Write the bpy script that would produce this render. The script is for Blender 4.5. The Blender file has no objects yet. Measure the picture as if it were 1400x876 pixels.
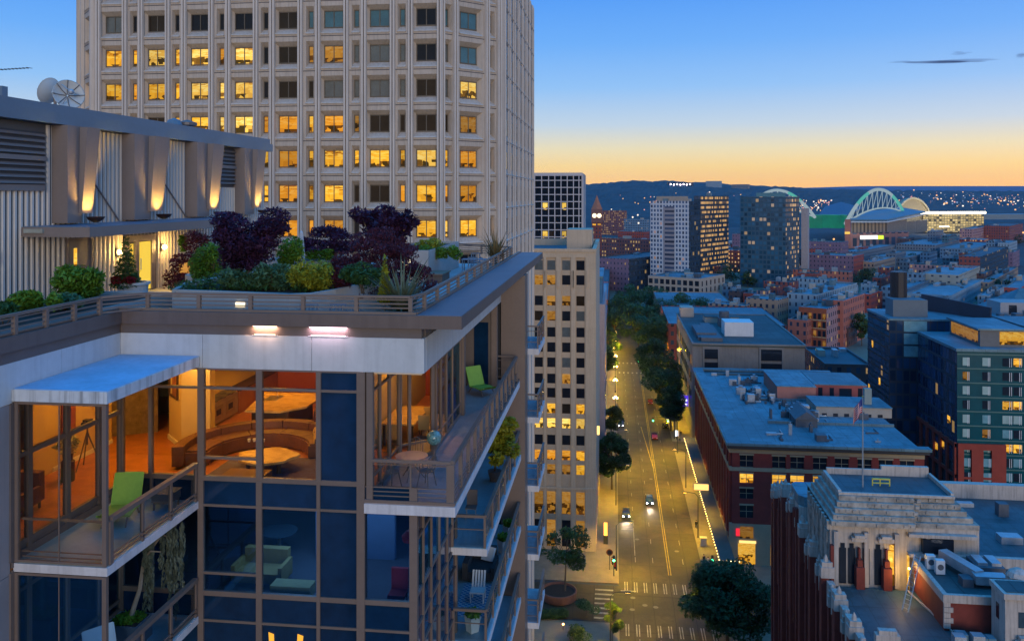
import bpy, math, random
from math import radians as R, sin, cos, pi, atan, atan2, sqrt, hypot
rnd = random.Random(11)
S = bpy.context.scene
COL = S.collection
F, H = 1166.7, 70.0
YAW = atan(140 / F)
FW, RT = (-sin(YAW), cos(YAW)), (cos(YAW), sin(YAW))

def ray(px, py):
    a, b = (px - 700) / F, -(py - 268) / F
    return (FW[0] + a * RT[0], FW[1] + a * RT[1], b)

def P(px, py=268, x=None, y=None, z=None, t=None):
    """the point of the place seen in the photograph at (px, py) on a known plane"""
    v = ray(px, py)
    if z is not None: t = (z - H) / v[2]
    elif y is not None: t = y / v[1]
    elif x is not None: t = x / v[0]
    return (v[0] * t, v[1] * t, H + v[2] * t)

WL = {}
class MB:
    def __init__(s): s.v, s.f, s.m, s.uv = [], [], [], []
    def face(s, pts, m=0, uv=None):
        n = len(s.v); s.v += [tuple(p) for p in pts]; s.f.append(tuple(range(n, n + len(pts)))); s.m.append(m)
        if uv is None:
            p = pts; ax = [p[1][i] - p[0][i] for i in range(3)]; bx = [p[-1][i] - p[0][i] for i in range(3)]
            nz = ax[0] * bx[1] - ax[1] * bx[0]; nl = sqrt((ax[1]*bx[2]-ax[2]*bx[1])**2 + (ax[2]*bx[0]-ax[0]*bx[2])**2 + nz*nz) or 1
            if abs(nz) / nl > .7: uv = [(q[0], q[1]) for q in p]
            else:
                l = hypot(ax[0], ax[1])
                if l < 1e-6: ax = bx; l = hypot(ax[0], ax[1]) or 1
                uv = [(((q[0]-p[0][0])*ax[0] + (q[1]-p[0][1])*ax[1]) / l, q[2]) for q in p]
        s.uv += uv
        return s
    def box(s, x0, y0, z0, x1, y1, z1, m=0, top=None, skip=''):
        if x0 > x1: x0, x1 = x1, x0
        if y0 > y1: y0, y1 = y1, y0
        if z0 > z1: z0, z1 = z1, z0
        return s.prism([(x0,y0),(x1,y0),(x1,y1),(x0,y1)], z0, z1, m, top, skip)
    def prism(s, pts, z0, z1, m=0, top=None, skip=''):
        n = len(pts)
        for i in range(n):
            a, b = pts[i], pts[(i+1) % n]
            s.face([(a[0],a[1],z0),(b[0],b[1],z0),(b[0],b[1],z1),(a[0],a[1],z1)], m)
        if 't' not in skip: s.face([(p[0],p[1],z1) for p in pts], m if top is None else top)
        if 'b' not in skip: s.face([(p[0],p[1],z0) for p in reversed(pts)], m)
        return s
    def bar(s, a, b, w, h=None, m=0, up=(0,0,1)):
        """a bar of section w x h from a to b"""
        from mathutils import Vector as V
        h = h or w; a, b = V(a), V(b); d = (b - a).normalized(); u = V(up)
        if abs(d.dot(u)) > .98: u = V((0,1,0))
        r = d.cross(u).normalized() * (w/2); u = r.cross(d).normalized() * (h/2)
        q = [a-r-u, a+r-u, a+r+u, a-r+u]; k = [b-r-u, b+r-u, b+r+u, b-r+u]
        for i in range(4): s.face([q[i], q[(i+1)%4], k[(i+1)%4], k[i]], m)
        s.face(q[::-1], m); s.face(k, m); return s
    def tube(s, pts, r, n=8, m=0, cap=True):
        from mathutils import Vector as V
        pts = [V(p) for p in pts]; rs = r if isinstance(r, (list, tuple)) else [r]*len(pts)
        rings = []
        for i, p in enumerate(pts):
            d = (pts[min(i+1, len(pts)-1)] - pts[max(i-1, 0)]).normalized()
            u = V((0,0,1)) if abs(d.z) < .95 else V((1,0,0))
            a = d.cross(u).normalized(); b = a.cross(d)
            rings.append([p + (a*cos(2*pi*j/n) + b*sin(2*pi*j/n))*rs[i] for j in range(n)])
        base = len(s.v)
        for rg in rings: s.v += [tuple(q) for q in rg]
        for i in range(len(rings)-1):
            for j in range(n):
                s.f.append((base+i*n+j, base+i*n+(j+1)%n, base+(i+1)*n+(j+1)%n, base+(i+1)*n+j)); s.m.append(m); s.uv += [(j/n, i), ((j+1)/n, i), ((j+1)/n, i+1), (j/n, i+1)]
        if cap:
            s.f.append(tuple(base+j for j in range(n))); s.m.append(m); s.uv += [(0,0)]*n
            s.f.append(tuple(base+(len(rings)-1)*n+j for j in reversed(range(n)))); s.m.append(m); s.uv += [(0,0)]*n
        return s
    def lathe(s, cx, cy, prof, n=16, m=0, cap=True):
        """prof: [(radius, z)] from bottom to top"""
        base = len(s.v)
        for r, z in prof:
            s.v += [(cx + r*cos(2*pi*j/n), cy + r*sin(2*pi*j/n), z) for j in range(n)]
        for i in range(len(prof)-1):
            for j in range(n):
                s.f.append((base+i*n+j, base+i*n+(j+1)%n, base+(i+1)*n+(j+1)%n, base+(i+1)*n+j)); s.m.append(m); s.uv += [(j/n, i), ((j+1)/n, i), ((j+1)/n, i+1), (j/n, i+1)]
        if cap:
            s.f.append(tuple(base+j for j in reversed(range(n)))); s.m.append(m); s.uv += [(0,0)]*n
            s.f.append(tuple(base+(len(prof)-1)*n+j for j in range(n))); s.m.append(m); s.uv += [(0,0)]*n
        return s
    def ball(s, c, r, n=10, k=7, m=0, sz=1):
        return s.lathe(c[0], c[1], [(max(.002, r*sin(pi*i/k)), c[2] - r*sz*cos(pi*i/k)) for i in range(k+1)], n, m, False)
    def build(s, name, mat, parent=None, smooth=False):
        me = bpy.data.meshes.new(name)
        me.from_pydata(s.v, [], s.f)
        mats = mat if isinstance(mat, (list, tuple)) else [mat]
        for q in mats: me.materials.append(q)
        if len(mats) > 1: me.polygons.foreach_set('material_index', s.m)
        ul = me.uv_layers.new(name='UVMap'); flat = [c for p in s.uv for c in p]
        if len(flat) == 2*len(me.loops): ul.data.foreach_set('uv', flat)
        if smooth: me.polygons.foreach_set('use_smooth', [True]*len(s.f))
        me.update()
        o = bpy.data.objects.new(name, me); COL.objects.link(o)
        w = (0,0,0)
        if parent is not None:
            o.parent = parent; w = WL.get(parent.name, (0,0,0)); o.location = (-w[0], -w[1], -w[2])
        WL[o.name] = (0,0,0)
        return o

def tag(o, label=None, cat=None, group=None, kind=None):
    if label: o['label'] = label
    if cat: o['category'] = cat
    if group: o['group'] = group
    if kind: o['kind'] = kind
    return o

def thing(name, loc, label=None, cat=None, group=None):
    o = bpy.data.objects.new(name, None); COL.objects.link(o); o.location = loc; o.empty_display_size = .2
    WL[o.name] = tuple(loc)
    return tag(o, label, cat, group)

KIDS = {}
def kids(o):
    return [c for c in bpy.data.objects if c.parent == o]
def copy_tree(o, parent=None, loc=None, rz=None, sc=None, label=None, group=None):
    c = o.copy(); COL.objects.link(c)
    if parent is not None: c.parent = parent
    if loc is not None: c.location = loc
    if rz is not None: c.rotation_euler = (0,0,rz)
    if sc is not None: c.scale = sc if isinstance(sc, tuple) else (sc,)*3
    if label: c['label'] = label
    if group: c['group'] = group
    if o.name not in KIDS: KIDS[o.name] = kids(o)
    for ch in KIDS[o.name]: copy_tree(ch, c)
    return c

# ---------------------------------------------------------------- materials
def nodes(name):
    m = bpy.data.materials.new(name); m.use_nodes = True
    nt = m.node_tree; nt.nodes.clear(); out = nt.nodes.new('ShaderNodeOutputMaterial')
    return m, nt, out
def N(nt, t, **k):
    n = nt.nodes.new('ShaderNode' + t)
    for a, b in k.items(): setattr(n, a, b)
    return n
def math_(nt, op, a, b=None, c=None):
    n = N(nt, 'Math', operation=op)
    for i, v in enumerate((a, b, c)):
        if v is None: continue
        if isinstance(v, (int, float)): n.inputs[i].default_value = v
        else: nt.links.new(v, n.inputs[i])
    return n.outputs[0]
def mix(nt, f, a, b):
    n = N(nt, 'Mix', data_type='RGBA')
    for i, v in ((0, f), (6, a), (7, b)):
        if isinstance(v, (int, float)): n.inputs[i].default_value = v
        elif isinstance(v, (tuple, list)): n.inputs[i].default_value = tuple(v)[:3] + (1,)
        else: nt.links.new(v, n.inputs[i])
    return n.outputs[2]
def noise(nt, vec, scale, detail=4, rough=.6):
    n = N(nt, 'TexNoise'); n.inputs['Scale'].default_value = scale; n.inputs['Detail'].default_value = detail; n.inputs['Roughness'].default_value = rough
    if vec is not None: nt.links.new(vec, n.inputs['Vector'])
    return n.outputs['Fac']
def ramp(nt, f, stops):
    n = N(nt, 'ValToRGB'); e = n.color_ramp.elements
    e[0].position, e[0].color = stops[0][0], tuple(stops[0][1]) + (1,)
    e[1].position, e[1].color = stops[-1][0], tuple(stops[-1][1]) + (1,)
    for p, c in stops[1:-1]:
        q = e.new(p); q.color = tuple(c) + (1,)
    nt.links.new(f, n.inputs[0]); return n.outputs[0]
def sc(c, k): return tuple(min(1, v*k) for v in c[:3])

def M(name, col, rough=.75, var=.18, scale=1.0, metal=0., spec=.4, bump=0., streak=0., col2=None, pos=False, fine=0, seam=0):
    """painted, cast or woven surface: base colour broken up by two noises, optional rain streaks and bump"""
    m, nt, out = nodes(name); b = N(nt, 'BsdfPrincipled'); nt.links.new(b.outputs[0], out.inputs[0])
    tc = N(nt, 'NewGeometry').outputs['Position'] if pos else N(nt, 'TexCoord').outputs['Object']
    n1 = noise(nt, tc, scale); n2 = noise(nt, tc, scale*9 if not fine else fine, 3)
    f = math_(nt, 'ADD', math_(nt, 'MULTIPLY', n1, .65), math_(nt, 'MULTIPLY', n2, .35))
    c = ramp(nt, f, [(.3, sc(col, 1-var)), (.7, col2 if col2 else sc(col, 1+var))])
    if streak:
        mp = N(nt, 'Mapping'); mp.inputs['Scale'].default_value = (3, 3, .12); nt.links.new(tc, mp.inputs[0])
        s_ = noise(nt, mp.outputs[0], 1.3, 5, .7)
        k_ = math_(nt, 'MINIMUM', math_(nt, 'MAXIMUM', math_(nt, 'MULTIPLY', math_(nt, 'SUBTRACT', s_, .47), 6.0), 0), 1)
        c = mix(nt, math_(nt, 'MULTIPLY', k_, streak*.8), c, sc(col, .3))
        for n in nt.nodes:
            if n.type == 'MIX': n.clamp_factor = True
    if seam:
        sp = N(nt, 'SeparateXYZ'); nt.links.new(tc, sp.inputs[0]); lx = math_(nt, 'LESS_THAN', math_(nt, 'FRACT', math_(nt, 'DIVIDE', math_(nt, 'ADD', sp.outputs[0], math_(nt, 'MULTIPLY', n1, .5)), seam)), .05); ly = math_(nt, 'LESS_THAN', math_(nt, 'FRACT', math_(nt, 'DIVIDE', sp.outputs[1], seam*3.7)), .02)
        vo = N(nt, 'TexVoronoi'); vo.distance = 'CHEBYCHEV'; vo.inputs['Scale'].default_value = .16/seam*2; nt.links.new(tc, vo.inputs['Vector']); vs = N(nt, 'SeparateColor'); nt.links.new(vo.outputs['Color'], vs.inputs[0])
        c = mix(nt, math_(nt, 'MULTIPLY', vs.outputs[0], .75), c, sc(col, .55)); st2 = noise(nt, tc, .45/seam*2, 4, .7)
        c = mix(nt, math_(nt, 'MULTIPLY', math_(nt, 'MINIMUM', math_(nt, 'MAXIMUM', math_(nt, 'MULTIPLY', math_(nt, 'SUBTRACT', st2, .5), 7), 0), 1), .6), c, sc(col, .45))
        c = mix(nt, math_(nt, 'MULTIPLY', math_(nt, 'MAXIMUM', lx, ly), .75), c, sc(col, .4))
    nt.links.new(c, b.inputs['Base Color'])
    b.inputs['Roughness'].default_value = rough; b.inputs['Metallic'].default_value = metal; b.inputs['Specular IOR Level'].default_value = spec
    if bump:
        bp = N(nt, 'Bump'); bp.inputs['Strength'].default_value = bump; bp.inputs['Distance'].default_value = .05
        nt.links.new(n2, bp.inputs['Height']); nt.links.new(bp.outputs[0], b.inputs['Normal'])
    return m

def E(name, col, s):
    m, nt, out = nodes(name); e = N(nt, 'Emission'); e.inputs[0].default_value = tuple(col)+(1,); e.inputs[1].default_value = s
    nt.links.new(e.outputs[0], out.inputs[0]); return m

def glass(name, tint=(.75,.82,.85), refl=1.0, base=.06, ior=1.5, gc=(.9,.95,1)):
    """architectural pane: clear with a fresnel reflection"""
    m, nt, out = nodes(name)
    t = N(nt, 'BsdfTransparent'); t.inputs[0].default_value = tint + (1,)
    g = N(nt, 'BsdfGlossy'); g.inputs['Roughness'].default_value = .02; g.inputs[0].default_value = gc + (1,)
    fr = N(nt, 'Fresnel'); fr.inputs[0].default_value = ior
    f = math_(nt, 'MINIMUM', math_(nt, 'ADD', math_(nt, 'MULTIPLY', fr.outputs[0], refl), base), 1)
    x = N(nt, 'MixShader'); nt.links.new(f, x.inputs[0]); nt.links.new(t.outputs[0], x.inputs[1]); nt.links.new(g.outputs[0], x.inputs[2])
    nt.links.new(x.outputs[0], out.inputs[0]); return m

def dark_glass(name, col=(.01,.02,.035), spec=.6, rough=.05, var=.3):
    m = M(name, col, rough, var, .7, spec=spec); return m

def facade(name, wall, gl, cw, ch, ww, wh, lit=.06, litc=(1,.62,.18), ls=1.2, seed=0., wall2=None, off=0., rough=.2, band=None):
    """a far wall with a grid of windows in it, some of them lit, laid out in wall metres"""
    m, nt, out = nodes(name); b = N(nt, 'BsdfPrincipled'); nt.links.new(b.outputs[0], out.inputs[0])
    uv = N(nt, 'UVMap').outputs[0]; sp = N(nt, 'SeparateXYZ'); nt.links.new(uv, sp.inputs[0])
    u = math_(nt, 'DIVIDE', sp.outputs[0], cw); v = math_(nt, 'DIVIDE', math_(nt, 'ADD', sp.outputs[1], off), ch)
    def inside(q, w):
        f = math_(nt, 'ABSOLUTE', math_(nt, 'SUBTRACT', math_(nt, 'FRACT', q), .5))
        return math_(nt, 'LESS_THAN', f, w/2)
    win = math_(nt, 'MULTIPLY', inside(u, ww), inside(v, wh))
    cb = N(nt, 'CombineXYZ'); nt.links.new(math_(nt, 'FLOOR', u), cb.inputs[0]); nt.links.new(math_(nt, 'FLOOR', v), cb.inputs[1]); cb.inputs[2].default_value = seed
    wn = N(nt, 'TexWhiteNoise', noise_dimensions='3D'); nt.links.new(cb.outputs[0], wn.inputs[0])
    r = wn.outputs[0]; sc2 = N(nt, 'SeparateColor'); nt.links.new(wn.outputs[1], sc2.inputs[0])
    tc = N(nt, 'NewGeometry').outputs['Position']
    wc = mix(nt, noise(nt, tc, .25), sc(wall, .75), wall2 or sc(wall, 1.25))
    gc = mix(nt, sc2.outputs[1], sc(gl, .5), sc(gl, 1.8))
    nt.links.new(mix(nt, win, wc, gc), b.inputs['Base Color'])
    nt.links.new(math_(nt, 'ADD', .85, math_(nt, 'MULTIPLY', win, rough-.85)), b.inputs['Roughness'])
    b.inputs['Specular IOR Level'].default_value = .5
    b.inputs['Emission Color'].default_value = tuple(litc)+(1,)
    e = math_(nt, 'MULTIPLY', math_(nt, 'MULTIPLY', win, math_(nt, 'LESS_THAN', r, lit)), math_(nt, 'ADD', .25, math_(nt, 'MULTIPLY', sc2.outputs[0], ls)))
    nt.links.new(e, b.inputs['Emission Strength']); return m

def lit_pane(name, col, s, blinds=.5):
    """a window with a lamp-lit room behind it: ceiling strips above, furniture below, no two rooms alike"""
    m, nt, out = nodes(name); b = N(nt, 'BsdfPrincipled'); nt.links.new(b.outputs[0], out.inputs[0])
    b.inputs['Base Color'].default_value = (.02,.012,.004,1); b.inputs['Roughness'].default_value = .15; b.inputs['Specular IOR Level'].default_value = .12
    pos = N(nt, 'NewGeometry').outputs['Position']; gen = N(nt, 'TexCoord').outputs['Generated']; gs = N(nt, 'SeparateXYZ'); nt.links.new(gen, gs.inputs[0]); gz = gs.outputs[2]
    rn = N(nt, 'ObjectInfo').outputs['Random']
    mp = N(nt, 'Mapping'); mp.inputs['Scale'].default_value = (.9,.9,4.5); nt.links.new(pos, mp.inputs[0]); n1 = noise(nt, mp.outputs[0], 1.3, 2, .6)
    vo = N(nt, 'TexVoronoi'); vo.distance = 'CHEBYCHEV'; vo.inputs['Scale'].default_value = 1.7; nt.links.new(pos, vo.inputs['Vector']); vs = N(nt, 'SeparateColor'); nt.links.new(vo.outputs['Color'], vs.inputs[0])
    up = math_(nt, 'MULTIPLY', math_(nt, 'GREATER_THAN', gz, .45), math_(nt, 'MULTIPLY', math_(nt, 'GREATER_THAN', n1, .52), .55))
    low = math_(nt, 'MULTIPLY', math_(nt, 'LESS_THAN', gz, math_(nt, 'ADD', .12, math_(nt, 'MULTIPLY', rn, .42))), math_(nt, 'MULTIPLY', math_(nt, 'GREATER_THAN', vs.outputs[0], .45), -.38))
    bl = math_(nt, 'MULTIPLY', math_(nt, 'MULTIPLY', math_(nt, 'GREATER_THAN', gz, math_(nt, 'ADD', .62, math_(nt, 'MULTIPLY', rn, .6))), blinds), -.35)
    f = math_(nt, 'ADD', math_(nt, 'ADD', .5, up), math_(nt, 'ADD', low, bl)); f = math_(nt, 'ADD', f, math_(nt, 'MULTIPLY', math_(nt, 'SUBTRACT', vs.outputs[1], .5), .16))
    c = ramp(nt, f, [(.1, sc(col, .05)), (.32, (col[0]*.55, col[1]*.4, col[2]*.3)), (.52, col), (.9, (min(1, col[0]*1.05), min(1, col[1]*1.22), min(1, col[2]*1.8+.03)))])
    nt.links.new(c, b.inputs['Emission Color'])
    r2 = math_(nt, 'FRACT', math_(nt, 'MULTIPLY', rn, 7.31))
    nt.links.new(math_(nt, 'MULTIPLY', math_(nt, 'ADD', .62, math_(nt, 'MULTIPLY', r2, .6)), s), b.inputs['Emission Strength']); return m

def leafmat(name, c1, c2, scale=2.0, rough=.6, trans=.25):
    m, nt, out = nodes(name); b = N(nt, 'BsdfPrincipled')
    tc = N(nt, 'TexCoord').outputs['Object']; n1 = noise(nt, tc, scale, 2); n2 = noise(nt, tc, scale*14, 1)
    f = math_(nt, 'ADD', math_(nt, 'MULTIPLY', n1, .55), math_(nt, 'MULTIPLY', n2, .45))
    c = ramp(nt, f, [(.35, c1), (.65, c2)]); nt.links.new(c, b.inputs['Base Color']); b.inputs['Roughness'].default_value = rough; b.inputs['Specular IOR Level'].default_value = .25
    t = N(nt, 'BsdfTranslucent'); nt.links.new(c, t.inputs[0]); x = N(nt, 'MixShader'); x.inputs[0].default_value = trans
    nt.links.new(b.outputs[0], x.inputs[1]); nt.links.new(t.outputs[0], x.inputs[2]); nt.links.new(x.outputs[0], out.inputs[0]); return m

def lamp(name, kind, loc, energy, col, size=.2, rot=None, size_y=None, spot=None):
    l = bpy.data.lights.new(name, kind); l.energy = energy; l.color = col
    if kind == 'AREA':
        l.size = size
        if size_y: l.shape = 'RECTANGLE'; l.size_y = size_y
    else: l.shadow_soft_size = size
    if spot: l.spot_size = R(spot); l.spot_blend = .6
    o = bpy.data.objects.new(name, l); o.location = loc; COL.objects.link(o)
    if rot: o.rotation_euler = rot
    return o

# ---------------------------------------------------------------- camera, world, view
cd = bpy.data.cameras.new('camera'); cam = bpy.data.objects.new('camera', cd); COL.objects.link(cam); S.camera = cam
cam.location = (0, 0, H); cam.rotation_euler = (pi/2, 0, YAW); cd.sensor_width = 36; cd.lens = 36*F/1400; cd.shift_y = -170/1400
cd.clip_start = .5; cd.clip_end = 40000
W = bpy.data.worlds.new('World'); S.world = W; W.use_nodes = True
def build_world():
    nt = W.node_tree; bg = nt.nodes['Background']
    sky = N(nt, 'TexSky'); sky.sky_type = 'NISHITA'; sky.sun_disc = False; sky.sun_elevation = R(1.0); sky.sun_rotation = R(25); sky.ozone_density = 3
    g = N(nt, 'NewGeometry').outputs['Incoming']; sp = N(nt, 'SeparateXYZ'); nt.links.new(g, sp.inputs[0])
    z = math_(nt, 'MULTIPLY', sp.outputs[2], -1); y = math_(nt, 'MULTIPLY', sp.outputs[1], -1)
    # dusk air by elevation: afterglow at the horizon, pale band, unseen blue overhead brightened to light the roofs
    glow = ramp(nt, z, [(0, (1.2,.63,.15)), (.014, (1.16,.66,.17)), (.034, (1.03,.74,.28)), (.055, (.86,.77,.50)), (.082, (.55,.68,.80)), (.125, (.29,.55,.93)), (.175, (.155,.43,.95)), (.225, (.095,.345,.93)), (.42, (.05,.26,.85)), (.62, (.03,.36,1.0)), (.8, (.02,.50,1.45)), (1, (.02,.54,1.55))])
    back = ramp(nt, z, [(0, (.60,.46,.36)), (.07, (.62,.48,.38)), (.16, (.42,.46,.46)), (.3, (.22,.38,.60)), (.6, (.04,.36,.95)), (.8, (.02,.50,1.45)), (1, (.02,.54,1.55))])  # sky behind the camera, brightened beyond real dusk as fill
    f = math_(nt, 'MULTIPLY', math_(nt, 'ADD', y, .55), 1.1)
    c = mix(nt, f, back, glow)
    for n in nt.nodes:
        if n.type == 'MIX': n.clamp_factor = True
    # ground side of the dome stays dark
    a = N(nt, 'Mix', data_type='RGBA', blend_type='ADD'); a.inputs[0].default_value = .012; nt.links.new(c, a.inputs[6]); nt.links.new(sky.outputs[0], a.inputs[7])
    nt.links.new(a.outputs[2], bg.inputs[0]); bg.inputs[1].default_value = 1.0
build_world()
sun = bpy.data.lights.new('sun', 'SUN'); so = bpy.data.objects.new('sun', sun); COL.objects.link(so)
sun.energy = 1.15; sun.angle = R(24); sun.color = (1,.84,.70); so.rotation_euler = (R(83), 0, R(17))
S.view_settings.view_transform = 'Standard'; S.view_settings.look = 'None'; S.view_settings.gamma = 1; S.view_settings.exposure = 0
cy = S.cycles; cy.max_bounces = 7; cy.diffuse_bounces = 2; cy.glossy_bounces = 3; cy.transmission_bounces = 4; cy.transparent_max_bounces = 12; cy.caustics_reflective = False; cy.caustics_refractive = False
cy.use_denoising = True; cy.sample_clamp_indirect = 6; cy.sample_clamp_direct = 0
# ================================================================ the apartment tower close by
taupe = M('taupe_metal', (.165,.125,.105), .45, .12, .8, spec=.5)
taupe_dk = M('dark_taupe_metal', (.12,.10,.095), .45, .12, .8, spec=.5)
fascia_m = M('bronze_fascia', (.125,.095,.085), .5, .1, .5, spec=.5, streak=.25)
roofcap_m = M('metal_roof_cap', (.13,.125,.15), .42, .2, .6, spec=.6, streak=.1)
white_panel = M('white_cladding', (.50,.53,.55), .7, .1, .6, streak=.18, bump=.05)
canopy_top = M('sky_tinted_canopy', (.34,.46,.60), .6, .2, 1.1, bump=.1)  # blue of the reflected sky put into the pale canopy's base colour
canopy_edge = M('stained_canopy_edge', (.55,.60,.64), .7, .15, 1.0, streak=.9)
slab_m = M('balcony_slab', (.58,.58,.60), .75, .12, 1.5, streak=.3)
deck_m = M('balcony_tile', (.30,.27,.28), .55, .25, 1.2, spec=.4)
greypanel = M('grey_wall_panel', (.27,.26,.275), .7, .08, .4, streak=.2)
pane_m = glass('clear_pane', (.88,.86,.80), .7, .0)
pane_low = glass('blue_pane', (.50,.72,.92), 1.0, .2, gc=(.07,.36,.72))
rail_glass = glass('balustrade_glass', (.72,.84,.90), .8, .05)
spandrel = M('blue_spandrel_glass', (.005,.026,.070), .07, .6, .22, spec=.5)  # broad tone patches in the colour stand in for reflections
inner_dark = M('dim_room', (.02,.025,.035), .8, .2)
paving = M('terrace_paver', (.36,.35,.35), .7, .15, 1.3)

FY, XL, XR, Z0, Z1 = 23.27, -14.25, -5.25, 61.3, 58.0
tower = thing('apartment_tower', (-10, 30, 0), 'taupe framed glass apartment tower with terrace garden on top and a lit corner flat', 'apartment building')

def glaze(par, A, B, us, zs, fw, pane, skip=(), depth=.12, fname='frame', fmat=None, inset=.03):
    """a glazed wall from A to B: one frame, each pane a window of its own"""
    dx, dy = B[0]-A[0], B[1]-A[1]; L = hypot(dx, dy); dx, dy = dx/L, dy/L; nx, ny = dy, -dx
    at = lambda u, o, z: (A[0]+dx*u+nx*o, A[1]+dy*u+ny*o, z)
    f = MB()
    def slab(u0, u1, z0, z1, o0, o1):
        p = [at(u0,o0,0)[:2], at(u1,o0,0)[:2], at(u1,o1,0)[:2], at(u0,o1,0)[:2]]
        f.prism(p[::-1], z0, z1)
    for i, u in enumerate(us):
        w = fw[0][i] if isinstance(fw[0], (list, tuple)) else fw[0]
        slab(u-w/2, u+w/2, zs[0], zs[-1], -depth/2, depth/2)
    for j, z in enumerate(zs):
        h = fw[1][j] if isinstance(fw[1], (list, tuple)) else fw[1]
        for i in range(len(us)-1):
            if (i, j, 'h') in skip: continue
            slab(us[i]+.001, us[i+1]-.001, z-h/2, z+h/2, -depth/2+.004, depth/2-.012)
    f.build(fname, fmat or taupe, par)
    for i in range(len(us)-1):
        for j in range(len(zs)-1):
            if (i, j) in skip: continue
            m = pane(i, j)
            if m is None: continue
            MB().face([at(us[i],inset-.03,zs[j]), at(us[i+1],inset-.03,zs[j]), at(us[i+1],inset-.03,zs[j+1]), at(us[i],inset-.03,zs[j+1])]).build('window', m, par)

# solid lower floors, floor plates, terrace plate
b = MB(); b.box(-40, FY+.1, 0, -7.0, 52, 57.75); b.box(-7.0, FY+.1, 0, -5.55, 29.6, 57.75); b.box(-7.0, 39.6, 0, -5.3, 52, 65.0)
b.box(-40, 0, 0, XL-.02, FY+.1, 57.7)
b.build('wall', inner_dark, tower)
b = MB(); b.box(-40, FY+.12, 57.76, -5.6, 39.5, 58.0); b.box(-40, 5, 57.76, XL-.03, FY+.12, 58.0); b.build('floor_slab', M('grey_carpet', (.05,.06,.08), .8), tower)
wood = M('oak_floor', (.36,.13,.035), .35, .35, 2.5, spec=.5)
b = MB(); b.box(-40, FY+.12, 61.06, -6.95, 39.5, 61.3); b.box(-40, 5, 61.06, XL-.03, FY+.12, 61.3); b.build('floor_slab', wood, tower)
ceilm = M('white_ceiling', (.7,.62,.5), .8, .05)
b = MB(); b.box(-40, FY+.12, 65.0, XR-.1, 52, 65.83); b.box(-40, 0, 65.0, XL-.03, FY+.12, 65.83); b.build('terrace_slab', [ceilm, paving], tower)
b = MB(); b.box(-40, FY+.2, 65.832, XR-.12, 51.9, 65.85); b.box(-40, 0, 65.832, XL-.05, FY+.2, 65.85); b.build('terrace_paving', paving, tower)
# white cladding band in joined panels
b = MB()
xs = [-14.25, P(277,460,y=FY)[0], P(426,460,y=FY)[0], XR]
for i in range(3): b.box(xs[i]+(.006 if i else 0), FY, 65.07, xs[i+1]-.006, FY+.25, 66.03)
for y0, y1 in ((23.53,27.5),(27.51,32),(32.01,36.5),(36.51,41),(41.01,50)): b.box(XR-.25, y0, 65.07, XR, y1, 66.03)
for y0, y1 in ((2,9),(9.01,13.5),(13.51,17.9),(17.91,20.6),(20.61,23.26)): b.box(XL-.25, y0, 65.07, XL, y1, 66.03)
b.build('cladding_band', white_panel, tower)
# recessed strip with its lamps, then the fascia
b = MB(); xe = P(576,450,y=FY)[0]
b.box(XL+.02, FY+.03, 66.03, xe, FY+.4, 66.32); b.box(XL-.4, 2, 66.03, XL-.02, FY+.02, 66.32); b.box(XR-.4, FY+.45, 66.03, XR-.06, 50, 66.32)
b.build('recessed_strip', taupe_dk, tower)
b = MB(); fz0, fz1 = 66.32, 66.68
b.prism([(XL+.1,FY-.1),(-4.18,FY-.1),(-4.18,50),(-5.45,50),(-5.45,FY+.2),(XL-.2,FY+.2),(XL-.2,0),(XL+.1,0)], fz0, fz1)
b.build('roof_fascia', fascia_m, tower)
b = MB(); b.prism([(-4.2,FY-.08),(-4.2,50),(-5.44,50),(-5.44,FY-.08)], fz1, fz1+.012); b.build('roof_cap', roofcap_m, tower)
b = MB(); b.box(XL-.15, FY+.05, 65.86, -5.5, FY+.19, 66.75); b.box(XL-.17, 2, 65.86, XL-.05, FY, 66.75); b.box(-5.62, FY+.2, 65.86, -5.47, 50, 66.74); b.build('terrace_parapet', taupe, tower)
b = MB(); 
for px in (277, 426):
    x = P(px,440,y=FY)[0]; b.box(x-.008, FY-.106, fz0, x+.008, FY-.1, fz1)
b.build('fascia_joint', taupe_dk, tower)
glowp = E('pink_tube', (1.0,.62,.72), 5.0); glowo = E('peach_tube', (1.0,.55,.35), 5.0)
for a, c, mt in ((346,378,glowo),(423,474,glowp)):
    x0, x1 = P(a,450,y=FY)[0], P(c,450,y=FY)[0]
    f = MB().box(x0, FY-.015, 66.285, x1, FY+.025, 66.315).build('strip_lamp_and_reflection', mt, tower)
    MB().box(x0+.05, FY-.012, 66.051, x1-.05, FY+.026, 66.07).build('strip_lamp_and_reflection', mt, tower)  # glowing strip standing for the tube's reflection, not a second lamp
    MB().box(x0-.03, FY-.01, 66.034, x1+.03, FY+.028, 66.05).build('strip_shelf', white_panel, f)
    lamp('strip_light', 'AREA', ((x0+x1)/2, FY-.06, 66.27), 16.0, mt.node_tree.nodes['Emission'].inputs[0].default_value[:3], x1-x0, (R(20),0,0), .06)
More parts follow.
